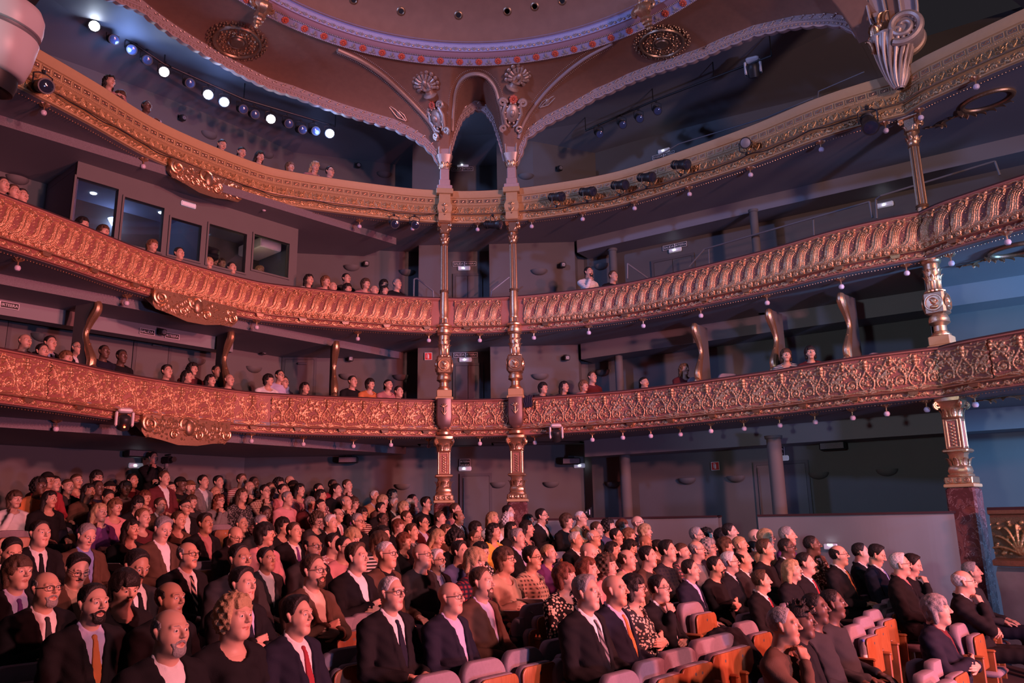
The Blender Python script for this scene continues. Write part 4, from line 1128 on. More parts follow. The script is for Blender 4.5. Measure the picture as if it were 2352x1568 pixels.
# ------------------------------------------------------------------ sconces and speakers
n, m_ = 20, 8
P = np.zeros((m_, n, 3))
for i in range(m_):
    t = i / (m_ - 1) * math.pi / 2
    for j in range(n):
        a = math.pi + math.pi * j / (n - 1); P[i, j] = (.19 * math.sin(t) * math.cos(a), .13 * math.sin(t) * math.sin(a), -.13 * math.cos(t))
sc_me = gridmesh('sconce', P, True, None, True)
sc_in = gridmesh('sconce_inner', P * .93, True, None, False)
for lv, pts in {'G': [(1144, 1108), (1266, 1107), (1410, 1107), (1578, 1098), (1690, 1093), (1880, 1085), (2037, 1077), (925, 1112)], 1: [(97, 769), (452, 825), (583, 843), (798, 860), (921, 862), (1240, 860), (1385, 851)], 2: [(40, 408), (808, 611), (935, 622), (1238, 620), (1382, 608)], 3: [(480, 307), (612, 352), (742, 380), (882, 398), (1208, 402)]}.items():
    for iu, (u, v) in enumerate(sorted(pts)):
        h = wall_hit(WP[lv], u, v, .0)
        if h is None: continue
        o = obj('wall_sconce', sc_me, M['wall'], None, h[0], (0, 0, h[1])); tag(o, 'grey half-bowl sconce on the %s wall, number %s from the left' % (WN[lv], NUM[iu]), 'sconce', 'half-bowl sconces of the %s' % WN[lv])
        obj('bowl_lining', sc_in, M['wall'], o, (0, 0, .002))
spk = MB().bbox((0, -.12, 0), (.12, .11, .12), .015).mesh('speaker_box', True, 30); spb = MB().box((0, -.04, .05), (.03, .10, .02)).box((0, -.005, .05), (.07, .01, .07)).mesh('bracket', False); spc = MB().lathe([(.01, .0), (.04, .006), (.046, .0)], n=16).mesh('cone')
SP = {'b': [((370, 760), 'between the words of an exit sign')], 1: [((103, 720), 'left of the first gilded divider'), ((602, 806), 'between the two rear doors'), ((802, 822), 'right of the third gilded divider'), ((1299, 820), 'right of the corner columns')], 2: [((838, 604), 'above the crowded corner group'), ((1290, 607), 'right of the corner columns')], 3: [((417, 268), 'under the lit lamp bar'), ((820, 378), 'left of the corner columns'), ((1283, 385), 'right of the corner columns')]}
for lv, L in SP.items():
    for (u, v), pos in L:
        h = wall_hit(WP[lv], u, v, .12)
        a = h[1]; nn = np.array([math.sin(a), -math.cos(a), 0])
        o = empty('wall_speaker', h[0] - nn * .12, a, 'small black speaker on the %s wall %s' % (WN[lv], pos), 'speaker')
        b = obj('speaker_box', spk, M['black'], o, None, (.12, 0, .25)); obj('bracket', spb, M['black'], o); obj('cone', spc, M['rail'], b, (0, -.176, 0), (math.pi / 2, 0, 0))
for (u, v), lab, w in (((318, 1042), 'long black speaker beside the camera operator', .50), ((800, 1056), 'long black speaker under the lowest balcony left of the columns', .44), ((1312, 1059), 'long black speaker right of the corner columns in the stalls', .42), ((1913, 1024), 'long black speaker on the stalls wall near the right column', .46)):
    h = wall_hit(wallG, u, v, .22)
    o = empty('stage_monitor', h[0], h[1], lab, 'speaker')
    b = obj('speaker_box', MB().bbox((0, 0, 0), (w, .20, .15), .02).mesh('speaker_box', True, 30), M['black'], o)
    obj('grille', MB().box((0, -.104, 0), (w - .05, .006, .11)).mesh('grille', False), M['grille'], b)
    obj('bracket', MB().box((0, .05, .10), (.14, .04, .06)).box((0, .16, .11), (.05, .2, .03)).mesh('bracket', False), M['black'], o)
# ------------------------------------------------------------------ doors
def door(nm, lv, u0, u1, vt, zf, leaves_=1, bar=False, open_gap=0.0, poly=None, closer=True, ext=0):
    hA = wall_hit(poly or WP[lv], u0, vt, .0); hB = wall_hit(poly or WP[lv], u1, vt, .0)
    a, b = hA[0], hB[0]; w = math.hypot(b[0] - a[0], b[1] - a[1]); rz = math.atan2(b[1] - a[1], b[0] - a[0]); zt = (a[2] + b[2]) / 2
    c = (a + b) / 2; H = zt - zf
    o = empty(nm, (c[0], c[1], zf), rz); o['kind'] = 'structure'
    fr = MB().box((-w / 2 - .03, -.01, H / 2), (.06, .05, H)).box((w / 2 + .03, -.01, H / 2), (.06, .05, H)).box((0, -.01, H + .03), (w + .12, .05, .06))
    obj('door_frame', fr.mesh('door_frame', False), M['dark_wall'], o)
    lw = w / leaves_
    for i in range(leaves_):
        x = -w / 2 + (i + .5) * lw
        p = obj('door_leaf', MB().box((0, 0, H / 2), (lw - .012, .035, H - .01)).mesh('door_leaf', False), M['wall'], o, (x, -.012, 0))
        if bar:
            obj('panic_bar', MB().tube([(-lw * .42, -.06, H * .36), (lw * .42, -.06, H * .36)], .012, 8).bbox((-lw * .42, -.05, H * .36), (.05, .06, .22), .01).bbox((lw * .42, -.05, H * .36), (.05, .06, .22), .01).mesh('panic_bar', True, 30), M['rail'], p)
            obj('bolt_rod', MB().tube([(-lw * .42, -.05, H * .4), (-lw * .42, -.05, H * .98)], .008, 6).mesh('bolt_rod'), M['black'], p)
        elif closer:
            obj('door_closer', MB().bbox((lw * .1, -.05, H - .1), (.2, .05, .05), .01).mesh('door_closer', True, 30), M['chrome'], p)
door('door_1', 'G', 1062, 1124, 1093, 0.55, 1, True)
door('door_2', 1, 1046, 1104, 840, ZB[1] + .1, 2, False, closer=False)
door('door_3', 2, 1046, 1102, 634, ZB[2] + .1, 2, False, closer=False)
door('door_4', 1, 314, 388, 782, ZB[1] + .3, 1)
door('door_5', 1, 655, 722, 826, ZB[1] + .3, 1)
door('door_6', 1, -30, 22, 712, ZB[1] + .3, 1)
door('door_7', 'G', 1738, 1850, 1066, 0.1, 2, True)
door('door_8', 2, 1502, 1590, 596, ZB[2] + .3, 2, closer=False)
# ------------------------------------------------------------------ round grey posts
def post(u, v0, lv_z0, lv_z1, Y, r, label):
    h = at_dist(u, v0, Y)
    o = obj('round_post', MB().lathe([(r, lv_z0), (r, lv_z1 - .06), (r * 1.2, lv_z1 - .05), (r * 1.25, lv_z1)], n=24).mesh('round_post', True, 40), M['wall'], None, (h[0], h[1], 0)); tag(o, label, 'post')
post(1437, 1100, -.3, ZB[1] - .3, 17.0, .12, 'round grey post behind the stalls barrier, left of the fire sign'); post(1785, 1100, -.3, ZB[1] - .25, 14.4, .13, 'round grey post in front of the stalls double door')
post(1422, 850, ZB[1], ZB[2] - .3, 16.9, .09, 'round grey post on the lowest balcony side'); post(1408, 600, ZB[2], ZB[3] - .3, 17.0, .09, 'round grey post behind the two middle balcony watchers'); post(1735, 540, ZB[2], ZB[3] - .3, 14.8, .08, 'round grey post behind the middle balcony railing')
# ------------------------------------------------------------------ stalls barrier and proscenium box below
def sub(C, s0, s1, n=40):
    return Curve(np.array([C.at(s)[0] for s in np.linspace(s0, s1, n)]))
zbar = EYE + .02
for (u0, u1), lab in (((1216, 1650), 'grey curved barrier wall right of the corner columns'), ((1742, 2196), 'grey curved barrier wall beside the right marble column')):
    C = sub(RIM, RIM.hit(u0, 1185, -.05)[1], RIM.hit(u1, 1178, -.05)[1])
    o = empty('barrier', (0, 0, 0), 0, lab, 'barrier')
    obj('barrier_wall', sweep('barrier_wall', C, [(-.02, -.6), (-.02, zbar - .03), (-.16, zbar - .03), (-.16, -.6)], False, None, True), M['barrier'], o)
    obj('barrier_rail', sweep('barrier_rail', C, [(0, zbar - .035), (0.005, zbar), (-.18, zbar), (-.18, zbar - .035), (0, zbar - .035)], False, None, True), M['velvet'], o)
h, s = RIM.hit(1908, 1255, .02)
x, t, nn = RIM.at(s)
o = empty('emergency_light', h, math.atan2(t[1], t[0]), 'bright emergency light low on the grey barrier wall', 'light')
obj('lamp_body', MB().bbox((0, 0, 0), (.22, .04, .09), .01).mesh('lamp_body', True, 30), M['exit_glow'], o); obj('led', MB().bbox((0.0, -.022, .03), (.08, .01, .02), .004).mesh('led'), M['led'], o)
h = RIM.hit(1349, 1180, -.08)[0]
o = obj('seat_sign', MB().add([(-.10, 0, 0), (.09, 0, .10), (.09, 0, -.10), (-.10, .01, 0), (.09, .01, .10), (.09, .01, -.10)], [(0, 2, 1), (3, 4, 5), (0, 1, 4, 3), (1, 2, 5, 4), (2, 0, 3, 5)]).mesh('seat_sign', False), M['sign_black'], None, h + np.array([0, 0, .03]), (0, 0, -.4)); tag(o, 'small black triangular arrow sign numbered 1 on the barrier', 'sign')
obj('lettering', text_mesh('1', .13, bold=True), M['sign_white'], o, (.05, -.006, 0)); obj('arrow_mark', text_mesh('<', .07), M['sign_white'], o, (-.015, -.006, 0))
# gold parapet and marble-white plinth of the stalls box on the right
pb = empty('stage_box_front', (0, 0, 0), 0, 'gilded acanthus parapet of the stalls box at the right edge', 'balcony')
zb0 = EYE - .64
RIM2_ = sub(RIM2, .42, RIM2.L)
M['plaster'] = mat('aged_plaster', (.26, .235, .225), .7, var=.25, vscale=6)
obj('parapet', sweep('parapet', RIM2_, [(-.05, zb0 - .10), (.10, zb0 - .08), (.10, zb0 - .01), (.06, zb0), (.0, zb0 + .02), (.0, zbar - .07), (.05, zbar - .05), (.05, zbar)], True, 30, True), M['gold_dark'], pb)
obj('velvet_rail', sweep('velvet_rail', RIM2_, [(.05, zbar), (.04, zbar + .04), (-.12, zbar + .04)], True, 30, True), M['velvet'], pb)
obj('marble_base', sweep('marble_base', RIM2_, [(.0, -.8), (.02, zb0 - .45), (.06, zb0 - .2), (.0, zb0 - .1)], True, 60, True), M['plaster'], pb)
st = []; bl = []
for a in range(-75, 76, 25):
    q = math.radians(a); st.append((bez((0, .06), (math.sin(q) * .10, .06 + math.cos(q) * .2), (math.sin(q) * .2, .10 + math.cos(q) * .3), (math.sin(q) * .32, .02 + math.cos(q) * .42)), .028, .014, .05))
for _ in range(50): bl.append((rs.uniform(-.3, .3), rs.uniform(.05, .5), rs.uniform(.012, .03), rs.uniform(.015, .04)))
M['relief_gold'] = relief_mat('dark_gilt_relief', (0.16, 0.10, 0.05), (0.55, 0.38, 0.18))
place_bays(RIM2_, pb, relief('acanthus_fan_relief', .6, .54, st, bl, 60, 54, M['relief_gold'], noise=.008), .6, zb0 + .02, 'relief_panel', .004)
# ------------------------------------------------------------------ gilded dividers between the boxes of the lowest balcony
def divider(pix_top, pix_bot, label):
    hb = RIM.hit(pix_bot[0], pix_bot[1], -.42); s = hb[1]
    x, t, nn = RIM.at(s)
    zt = ZT[1] + .0; zs = ZB[2] - .16
    L_ = zs - zt
    pr = [(-.62, zs), (-.60, zs - .08 * L_), (-.74, zs - .25 * L_), (-.82, zs - .42 * L_), (-.72, zs - .62 * L_), (-.62, zs - .78 * L_), (-.64, zt + .10), (-.56, zt), (-.52, zt - .25)]
    q = catmull([(a, b) for a, b in pr], .06)
    o = empty('box_divider', (x[0], x[1], 0), math.atan2(nn[1], nn[0]), label, 'partition')
    th = .05; v = []; f = []
    n = len(q)
    for sgn in (-1, 1):
        v += [(a, sgn * th, b) for a, b in q]; v += [(-1.05, sgn * th, b) for a, b in q]
    for k in range(n - 1):
        f += [(k, k + 1, n + k + 1, n + k), (2 * n + k, 3 * n + k, 3 * n + k + 1, 2 * n + k + 1), (k, 2 * n + k, 2 * n + k + 1, k + 1)]
    obj('divider_panel', mesh('divider_panel', v, f, False), M['dark_wall'], o)
    obj('gilded_edge', MB().tube([(a + .02, 0, b) for a, b in q], [.060 + .016 * math.sin(k * .5) for k in range(n)], 10).mesh('gilded_edge'), M['gold'], o)
    for k in range(4, n - 3, 4): obj('leaf', LEAF, None, o, (q[k][0] + .05, 0, q[k][1] - .05), (0, 0, math.pi / 2), .8)
    obj('scroll_foot', MB().ball((-.56, 0, zt + .10), .09, 12, 8, (1, .8, 1.2)).mesh('scroll_foot'), M['gold'], o)
for (a, b, lab) in (((240, 705), (228, 835), 'gilded box divider at the far left of the lowest balcony'), ((548, 765), (533, 880), 'gilded box divider in the middle of the rear lowest balcony'), ((776, 800), (772, 895), 'gilded box divider nearest the corner columns on the left'), ((1590, 737), (1594, 862), 'gilded box divider beside the long-haired woman on the side balcony'), ((1760, 706), (1768, 838), 'gilded box divider left of the woman in a striped sweater'), ((1925, 673), (1936, 812), 'gilded box divider between the last two side boxes')):
    divider(a, b, lab)
# ------------------------------------------------------------------ control booth on the middle balcony
b0, b1 = np.array([-7.44, 12.40]), np.array([-4.55, 15.78])
bl_ = [tuple(b0), tuple(b1)]; BL = np.linalg.norm(b1 - b0); rzb = math.atan2(b1[1] - b0[1], b1[0] - b0[0])
def bh(u, v):
    h, _ = wall_hit(bl_, u, v); return np.linalg.norm(h[:2] - b0), h[2]
wins = []
zlow = bh(665, 640)[1]
for (ul, vl), (ur, vr), zb2 in (((176, 402), (271, 440), None), ((286, 449), (376, 482), None), ((393, 497), (462, 521), None), ((480, 516), (566, 537), None), ((583, 542), (664, 556), zlow)):
    a, z1 = bh(ul, vl); b, z2 = bh(ur, vr); wins.append((a, b, (z1 + z2) / 2, zlow if zb2 else zlow - .12))
booth = empty('control_booth', (b0[0], b0[1], 0), rzb, 'grey control booth with five glazed windows behind the middle balcony', 'booth')
zt_, zf_ = ZB[3] - .16, ZB[2] + .1
fr = MB(); xs = 0.0
wall_th = .10
edges = [0] + [q for w in wins for q in (w[0], w[1])] + [BL]
for i in range(0, len(edges), 2):
    a, b = edges[i], edges[i + 1]; fr.box(((a + b) / 2, wall_th / 2, (zt_ + zf_) / 2), (b - a, wall_th, zt_ - zf_))
for a, b, z1, z0 in wins:
    fr.box(((a + b) / 2, wall_th / 2, (z1 + zt_) / 2), (b - a, wall_th, zt_ - z1)); fr.box(((a + b) / 2, wall_th / 2, (z0 + zf_) / 2), (b - a, wall_th, z0 - zf_))
obj('booth_wall', fr.mesh('booth_wall', False), M['wall'], booth)
for a, b, z1, z0 in wins:
    wf = MB(); t = .035
    for q in (a - t / 2, b + t / 2): wf.box((q, -.005, (z0 + z1) / 2), (t, .05, z1 - z0 + 2 * t))
    for q in (z0 - t / 2, z1 + t / 2): wf.box(((a + b) / 2, -.005, q), (b - a, .05, t))
    p = obj('window_frame', wf.mesh('window_frame', False), M['wall'], booth)
    obj('pane', MB().box(((a + b) / 2, .03, (z0 + z1) / 2), (b - a, .008, z1 - z0)).mesh('pane', False), M['glass'], p)
inn = MB().box((BL / 2, 1.5, zt_ - .1), (BL, 2.9, .05)).box((BL / 2, 2.9, (zt_ + zf_) / 2), (BL, .05, zt_ - zf_)).box((0.03, 1.5, (zt_ + zf_) / 2), (.05, 2.9, zt_ - zf_)).box((BL - .03, 1.5, (zt_ + zf_) / 2), (.05, 2.9, zt_ - zf_)).box((BL / 2, 1.5, zf_), (BL, 2.9, .05)).box((2.35, 1.5, (zt_ + zf_) / 2), (.04, 2.9, zt_ - zf_))
M['booth_in'] = mat('booth_interior', (0.22, 0.24, 0.36), 0.8)
obj('booth_interior', inn.mesh('booth_interior', False), M['booth_in'], booth)
for x_, y_ in ((.62, .9), (1.15, 1.5), (1.9, .9), (3.1, 1.4)):
    obj('ceiling_lamp', MB().lathe([(.004, -.012), (.05, -.012), (.06, 0)], (x_, y_, zt_ - .13), 16).mesh('ceiling_lamp'), M['booth_lit'], booth)
obj('duct_unit', MB().bbox((4.0, .75, zt_ - .38), (.5, .9, .22), .02).mesh('duct_unit', True, 30), M['sign_white'], booth)
obj('follow_spot', MB().bbox((2.72, .55, zlow + .25), (.30, .5, .24), .03).lathe([(.10, 0), (.11, .06), (.08, .1)], (2.72, .28, zlow + .2), 14).tube([(2.72, .55, zlow + .1), (2.72, .55, zf_)], .03, 8).mesh('follow_spot', True, 30), M['black'], booth)
obj('control_desk', MB().box((3.6, .45, zlow - .06), (1.7, .5, .06)).box((1.0, .45, zlow - .22), (1.9, .5, .06)).mesh('control_desk', False), M['black'], booth)
dl = bpy.data.lights.new('desk_glow', 'POINT'); dl.energy = 2.2; dl.color = (1, .75, .4); dl.shadow_soft_size = .05
dlo = bpy.data.objects.new('desk_glow', dl); COL.objects.link(dlo); q = b0 + (b1 - b0) / BL * 3.55 + np.array([-.76, .65]) * .35; dlo.location = (q[0], q[1], zlow + .28)
dl = bpy.data.lights.new('booth_blue_glow', 'POINT'); dl.energy = 14; dl.color = (.45, .6, 1); dl.shadow_soft_size = .15
dlo = bpy.data.objects.new('booth_blue_glow', dl); COL.objects.link(dlo); q = b0 + (b1 - b0) / BL * 1.2 + np.array([-.76, .65]) * 1.4; dlo.location = (q[0], q[1], zt_ - .45)
_bd = (b1 - b0) / BL; _bn = np.array([-_bd[1], _bd[0]])
fire_sign(2, 538, 590, 'red fire extinguisher sign seen through the fourth booth window', [tuple(b0 + _bn * 2.84 - _bd * 3), tuple(b1 + _bn * 2.84 + _bd * 4)])
# ------------------------------------------------------------------ cartouches hanging under the rear balcony fronts
def cartouche(k, ul, ur, v, label, m):
    hl, hr = RIM.hit(ul, v, .08), RIM.hit(ur, v, .08)
    s = (hl[1] + hr[1]) / 2; w = np.linalg.norm(hl[0][:2] - hr[0][:2]); x, t, nn = RIM.at(s); p = x + nn * .10
    o = empty('corbel_cartouche', (p[0], p[1], ZB[k] + .14), math.atan2(t[1], t[0]), label, 'cartouche')
    hh = .42; out = [(-w / 2, 0), (w / 2, 0), (w / 2, -.30), (w / 2 - .08, -.38), (w * .3, -.40), (w * .12, -.46), (-w * .10, -.47), (-w * .3, -.40), (-w / 2 + .06, -.36), (-w / 2, -.28)]
    n = len(out); v_ = [(a, -.06, b) for a, b in out] + [(a, .18, b * .55) for a, b in out]
    f = [tuple(range(n))[::-1], tuple(range(n, 2 * n))] + [(i, (i + 1) % n, n + (i + 1) % n, n + i) for i in range(n)]
    obj('corbel_body', mesh('corbel_body', v_, f, False), M['gold_dark'], o)
    for nm, sp, r in (('end_scroll', spiral(-w / 2 + .13, -.15, .13, .03, 2.2, 1.6, 40), .034), ('end_scroll', spiral(w / 2 - .09, -.24, .09, .03, .9, -1.4, 30), .026), ('shield_scroll', spiral(-.06, -.12, .13, .05, .5, 1.1, 40), .030), ('shield_scroll', spiral(.20, -.28, .09, .025, 2.5, -1.4, 30), .024), ('shield_scroll', spiral(-.26, -.30, .08, .02, .3, 1.4, 30), .022)):
        obj(nm, MB().tube(np.c_[sp[:, 0], np.full(len(sp), -.08), sp[:, 1]], np.linspace(r, r * .5, len(sp)), 8).mesh(nm), M['gold'], o)
    obj('shield', MB().ball((.02, -.07, -.16), .11, 14, 8, (.9, .5, 1.3)).mesh('shield'), M['gold_dark'], o)
    mb = MB(); r_ = random.Random(k)
    for _ in range(150):
        a = r_.uniform(-w / 2 + .05, w / 2 - .04); b = r_.uniform(-.38, -.02); mb.ball((a, -.062, b), r_.uniform(.012, .030), 7, 4, (1, .9, 1))
    for _ in range(22):
        a = r_.uniform(-w / 2 + .15, w / 2 - .12); b = r_.uniform(-.33, -.08); sp = spiral(a, b, r_.uniform(.05, .085), .015, r_.uniform(0, 6), r_.choice((-1.3, 1.3)), 22); mb.tube(np.c_[sp[:, 0], np.full(22, -.07), sp[:, 1]], np.linspace(.020, .010, 22), 6)
    q = obj('foliage', mb.mesh('foliage'), M['gold'], o); q['kind'] = 'stuff'
cartouche(3, 383, 553, 430, 'scrolled gilded cartouche under the top gallery front at left', M['cream']); cartouche(2, 346, 540, 715, 'scrolled gilded cartouche under the middle balcony front at left', M['salmon']); cartouche(1, 322, 525, 990, 'scrolled gilded cartouche under the lowest balcony front at left', M['salmon'])
# ------------------------------------------------------------------ handrails
def rail(pts, label, r=.018):
    o = obj('handrail', MB().tube(catmull(pts, .12) if len(pts) > 2 else pts, r, 8).mesh('handrail'), M['rail']); tag(o, label, 'handrail')
    return o
def rail_px(pix, Y, label, r=.018):
    o = empty('handrail', (0, 0, 0), 0, label, 'handrail')
    for i in range(len(pix) - 1):
        obj('rail_tube', MB().tube([at_dist(*pix[i], Y if not hasattr(Y, '__len__') else Y[i]), at_dist(*pix[i + 1], Y if not hasattr(Y, '__len__') else Y[i + 1])], r, 8).mesh('rail_tube'), M['rail'], o)
rail_px([(950, 690), (951, 641), (958, 639), (995, 668), (996, 692)], 16.9, 'bent steel handrail left of the middle balcony corner door')
rail_px([(1128, 690), (1129, 668), (1170, 636)], 16.9, 'steel handrail right of the middle balcony corner door')
rail_px([(1441, 640), (1441, 605), (1490, 640)], 16.0, 'small bent handrail behind the middle balcony side front')
rail_px([(1583, 612), (1618, 572), (1997, 463), (2004, 500)], (15.7, 15.5, 13.0, 13.0), 'long sloping handrail along the middle balcony side')
rail_px([(1628, 572), (1629, 610)], 15.4, 'upright of the sloping handrail at its left end', .014); rail_px([(1868, 500), (1870, 545)], 13.8, 'upright of the sloping handrail near its right end', .014)
rail_px([(2014, 502), (2012, 458), (2022, 450), (2285, 370), (2297, 402)], (12.9, 12.9, 12.8, 11.8, 11.8), 'grey handrail behind the fluted column on the middle balcony')
rail_px([(1500, 365), (1560, 330), (1760, 270), (1868, 225)], (16.5, 16.2, 15.0, 14.4), 'dim handrail along the top gallery side', .014)
rail_px([(1878, 232), (1880, 210), (1985, 165)], (14.3, 14.3, 13.6), 'dim short handrail beside the scrolled pendant', .014)
# ------------------------------------------------------------------ people: modelled as implicit surfaces and meshed once per pose
F32 = np.float32
def caps(P, a, b, ra, rb=None):
    rb = ra if rb is None else rb
    a = np.array(a, F32); b = np.array(b, F32); e = b - a
    t = np.clip(((P - a) @ e) / max(float(e @ e), 1e-9), 0, 1)
    return np.linalg.norm(P - a - t[..., None] * e, axis=-1) - (ra + t * (rb - ra))
def ell(P, c, r):
    q = (P - np.array(c, F32)); r = np.array(r, F32)
    k0 = np.linalg.norm(q / r, axis=-1); k1 = np.linalg.norm(q / (r * r), axis=-1)
    return k0 * (k0 - 1) / np.maximum(k1, 1e-6)
def smin(a, b, k):
    h = np.clip(.5 + .5 * (b - a) / k, 0, 1)
    return b + (a - b) * h - k * h * (1 - h)
def smax(a, b, k): return -smin(-a, -b, k)
def surf(fn, lo, hi, h):
    """surface nets: mesh the zero set of fn over a box"""
    ax = [np.arange(l, u + h, h, dtype=F32) for l, u in zip(lo, hi)]
    G = np.stack(np.meshgrid(*ax, indexing='ij'), -1)
    V = fn(G).astype(F32)
    V[0] = V[-1] = 1; V[:, 0] = V[:, -1] = 1; V[:, :, 0] = V[:, :, -1] = 1
    ins = V < 0
    nx, ny, nz = V.shape
    c = np.zeros((nx - 1, ny - 1, nz - 1), np.int8)
    for i in (0, 1):
        for j in (0, 1):
            for k in (0, 1):
                c += ins[i:nx - 1 + i, j:ny - 1 + j, k:nz - 1 + k]
    act = np.argwhere((c > 0) & (c < 8))
    idx = -np.ones(c.shape, np.int32); idx[act[:, 0], act[:, 1], act[:, 2]] = np.arange(len(act))
    acc = np.zeros((len(act), 3), F32); cnt = np.zeros(len(act), F32)
    for a in range(3):
        o1, o2 = [q for q in range(3) if q != a]
        for p in (0, 1):
            for q in (0, 1):
                s = act.copy(); s[:, o1] += p; s[:, o2] += q; e = s.copy(); e[:, a] += 1
                v0 = V[s[:, 0], s[:, 1], s[:, 2]]; v1 = V[e[:, 0], e[:, 1], e[:, 2]]
                m = (v0 < 0) != (v1 < 0)
                t = np.where(m, v0 / np.where(v0 == v1, 1, v0 - v1), 0)
                pt = s.astype(F32); pt[:, a] += t
                acc[m] += pt[m]; cnt += m
    verts = acc / cnt[:, None] * h + np.array(lo, F32)
    quads = []
    for a in range(3):
        o1, o2 = [(1, 2), (2, 0), (0, 1)][a]
        s0 = [slice(None)] * 3; s1 = [slice(None)] * 3; s0[a] = slice(0, -1); s1[a] = slice(1, None)
        A, B = ins[tuple(s0)], ins[tuple(s1)]
        e = np.argwhere(A != B)
        e = e[(e[:, o1] > 0) & (e[:, o2] > 0) & (e[:, o1] < V.shape[o1] - 1) & (e[:, o2] < V.shape[o2] - 1)]
        if not len(e): continue
        fl = A[e[:, 0], e[:, 1], e[:, 2]]
        def cell(d1, d2):
            q = e.copy(); q[:, o1] += d1; q[:, o2] += d2
            return idx[q[:, 0], q[:, 1], q[:, 2]]
        q = np.stack([cell(-1, -1), cell(0, -1), cell(0, 0), cell(-1, 0)], -1)
        q[~fl] = q[~fl][:, ::-1]
        quads.append(q)
    return verts, np.vstack(quads)
def join(parts):
    vs, fs, n = [], [], 0
    for v, f in parts:
        vs.append(v); fs.append(f + n); n += len(v)
    return np.vstack(vs), np.vstack(fs)
HCEN = np.array([-.045, 0, 1.212], F32)
def rotm(yaw=0, pitch=0, roll=0):
    return np.array(Matrix.Rotation(yaw, 3, 'Z') @ Matrix.Rotation(pitch, 3, 'Y') @ Matrix.Rotation(roll, 3, 'X'), F32)
HEADS = {'m': dict(jaw=(.060, .060, .090), chin=.023, nose=.012, brow=.010, wide=.0), 'f': dict(jaw=(.056, .054, .084), chin=.016, nose=.0095, brow=.005, wide=-.003), 'h': dict(jaw=(.066, .069, .094), chin=.026, nose=.014, brow=.009, wide=.004)}
def head_sdf(Q, k):
    H = HEADS[k]; ay = np.abs(Q[..., 1]); S = Q.copy(); S[..., 1] = ay
    d = ell(S, (-.014, 0, .030), (.097, .075 + H['wide'], .087))
    d = smin(d, ell(S, (.026, 0, -.032), H['jaw']), .03)
    d = smin(d, caps(S, (.066, 0, -.098), (.060, .015, -.097), H['chin']), .03)
    d = smin(d, caps(S, (.050, .040, -.018), (.020, .052, -.02), .026), .03)
    d = smin(d, caps(S, (.083, .010, .030), (.070, .048, .030), H['brow']), .016)
    d = smax(d, -ell(S, (.100, .033, .010), (.024, .019, .013)), .012)                # eye sockets
    d = smin(d, caps(S, (.087, 0, .022), (.109, 0, -.016), .007, H['nose']), .012)
    d = smin(d, ell(S, (.096, .012, -.021), (.012, .008, .008)), .006)
    d = np.minimum(d, ell(S, (.0745, .0325, .010), (.0135, .0140, .0125)))            # eyeballs
    d = smin(d, caps(S, (.083, .016, .0215), (.074, .044, .018), .004), .004)         # upper lids
    d = smin(d, caps(S, (.0895, 0, -.0510), (.074, .027, -.0565), .0060, .004), .007)  # lips
    d = smin(d, caps(S, (.0870, 0, -.0632), (.074, .025, -.0585), .0068, .004), .007)
    d = smax(d, -caps(S, (.1005, 0, -.0575), (.082, .026, -.0575), .0035), .003)
    d = smin(d, caps(S, (-.002, .076, -.024), (-.016, .084, .018), .009, .0125), .005)               # ears
    d = smax(d, -ell(S, (-.004, .096, .0), (.010, .008, .019)), .004)
    return d
def neck_sdf(P, R, k):
    r = .056 if k == 'm' else (.048 if k == 'f' else .064)
    b = HCEN + R @ np.array([-.022, 0, -.07], F32)
    return smin(caps(P, b, (-.088, 0, 1.05), r, r * 1.06), caps(P, HCEN + R @ np.array([.01, 0, -.10], F32), (-.075, 0, 1.03), r * .7, r * .9), .03)
def torso_sdf(P, grow=0.0, belly=0.0):
    d = ell(P, (0, 0, .55), (.15 + grow, .18 + grow, .14 + grow))
    d = smin(d, ell(P, (-.015 + belly * .5, 0, .70), (.128 + grow + belly, .158 + grow + belly * .7, .18 + grow)), .08)
    d = smin(d, ell(P, (-.070, 0, .89), (.120 + grow, .170 + grow, .17 + grow)), .08)
    S = P.copy(); S[..., 1] = np.abs(S[..., 1])
    d = smin(d, caps(S, (-.095, 0, 1.00), (-.100, .165, .980), .058 + grow), .05)
    d = smin(d, caps(S, (-.100, .0, 1.055), (-.10, .10, 1.02), .038 + grow * .8), .04)
    return d
POSE = {0: dict(e=[(-.02, -.265, .70), (-.02, .265, .70)], w=[(.23, -.135, .650), (.23, .135, .650)], d=[(.92, .30, -.18), (.92, -.30, -.18)], n=[(0, 0, -1), (0, 0, -1)], c=.35),
        1: dict(e=[(.03, -.265, .735), (.03, .265, .735)], w=[(.165, -.035, .815), (.195, .035, .775)], d=[(.05, .98, .12), (.02, -.98, .10)], n=[(-1, 0, 0), (-1, 0, 0)], c=.5),
        2: dict(e=[(.145, -.185, .765), (.02, .265, .73)], w=[(.092, -.068, 1.000), (.19, .02, .745)], d=[(-.30, .38, .87), (.08, -.98, .05)], n=[(-.75, .45, -.15), (-.6, 0, -.8)], c=1.0),
        3: dict(e=[(-.01, -.265, .70), (-.01, .265, .70)], w=[(.215, -.085, .665), (.225, .085, .660)], d=[(.62, .78, .0), (.62, -.78, .06)], n=[(.3, 0, -.9), (.3, 0, -.9)], c=.8),
        4: dict(e=[(.10, -.255, .785), (.10, .255, .785)], w=[(.285, -.075, .830), (.30, .075, .835)], d=[(.25, .95, .0), (.25, -.95, .05)], n=[(0, 0, -1), (0, 0, -1)], c=.4)}
SH = [(-.100, -.195, .965), (-.100, .195, .965)]
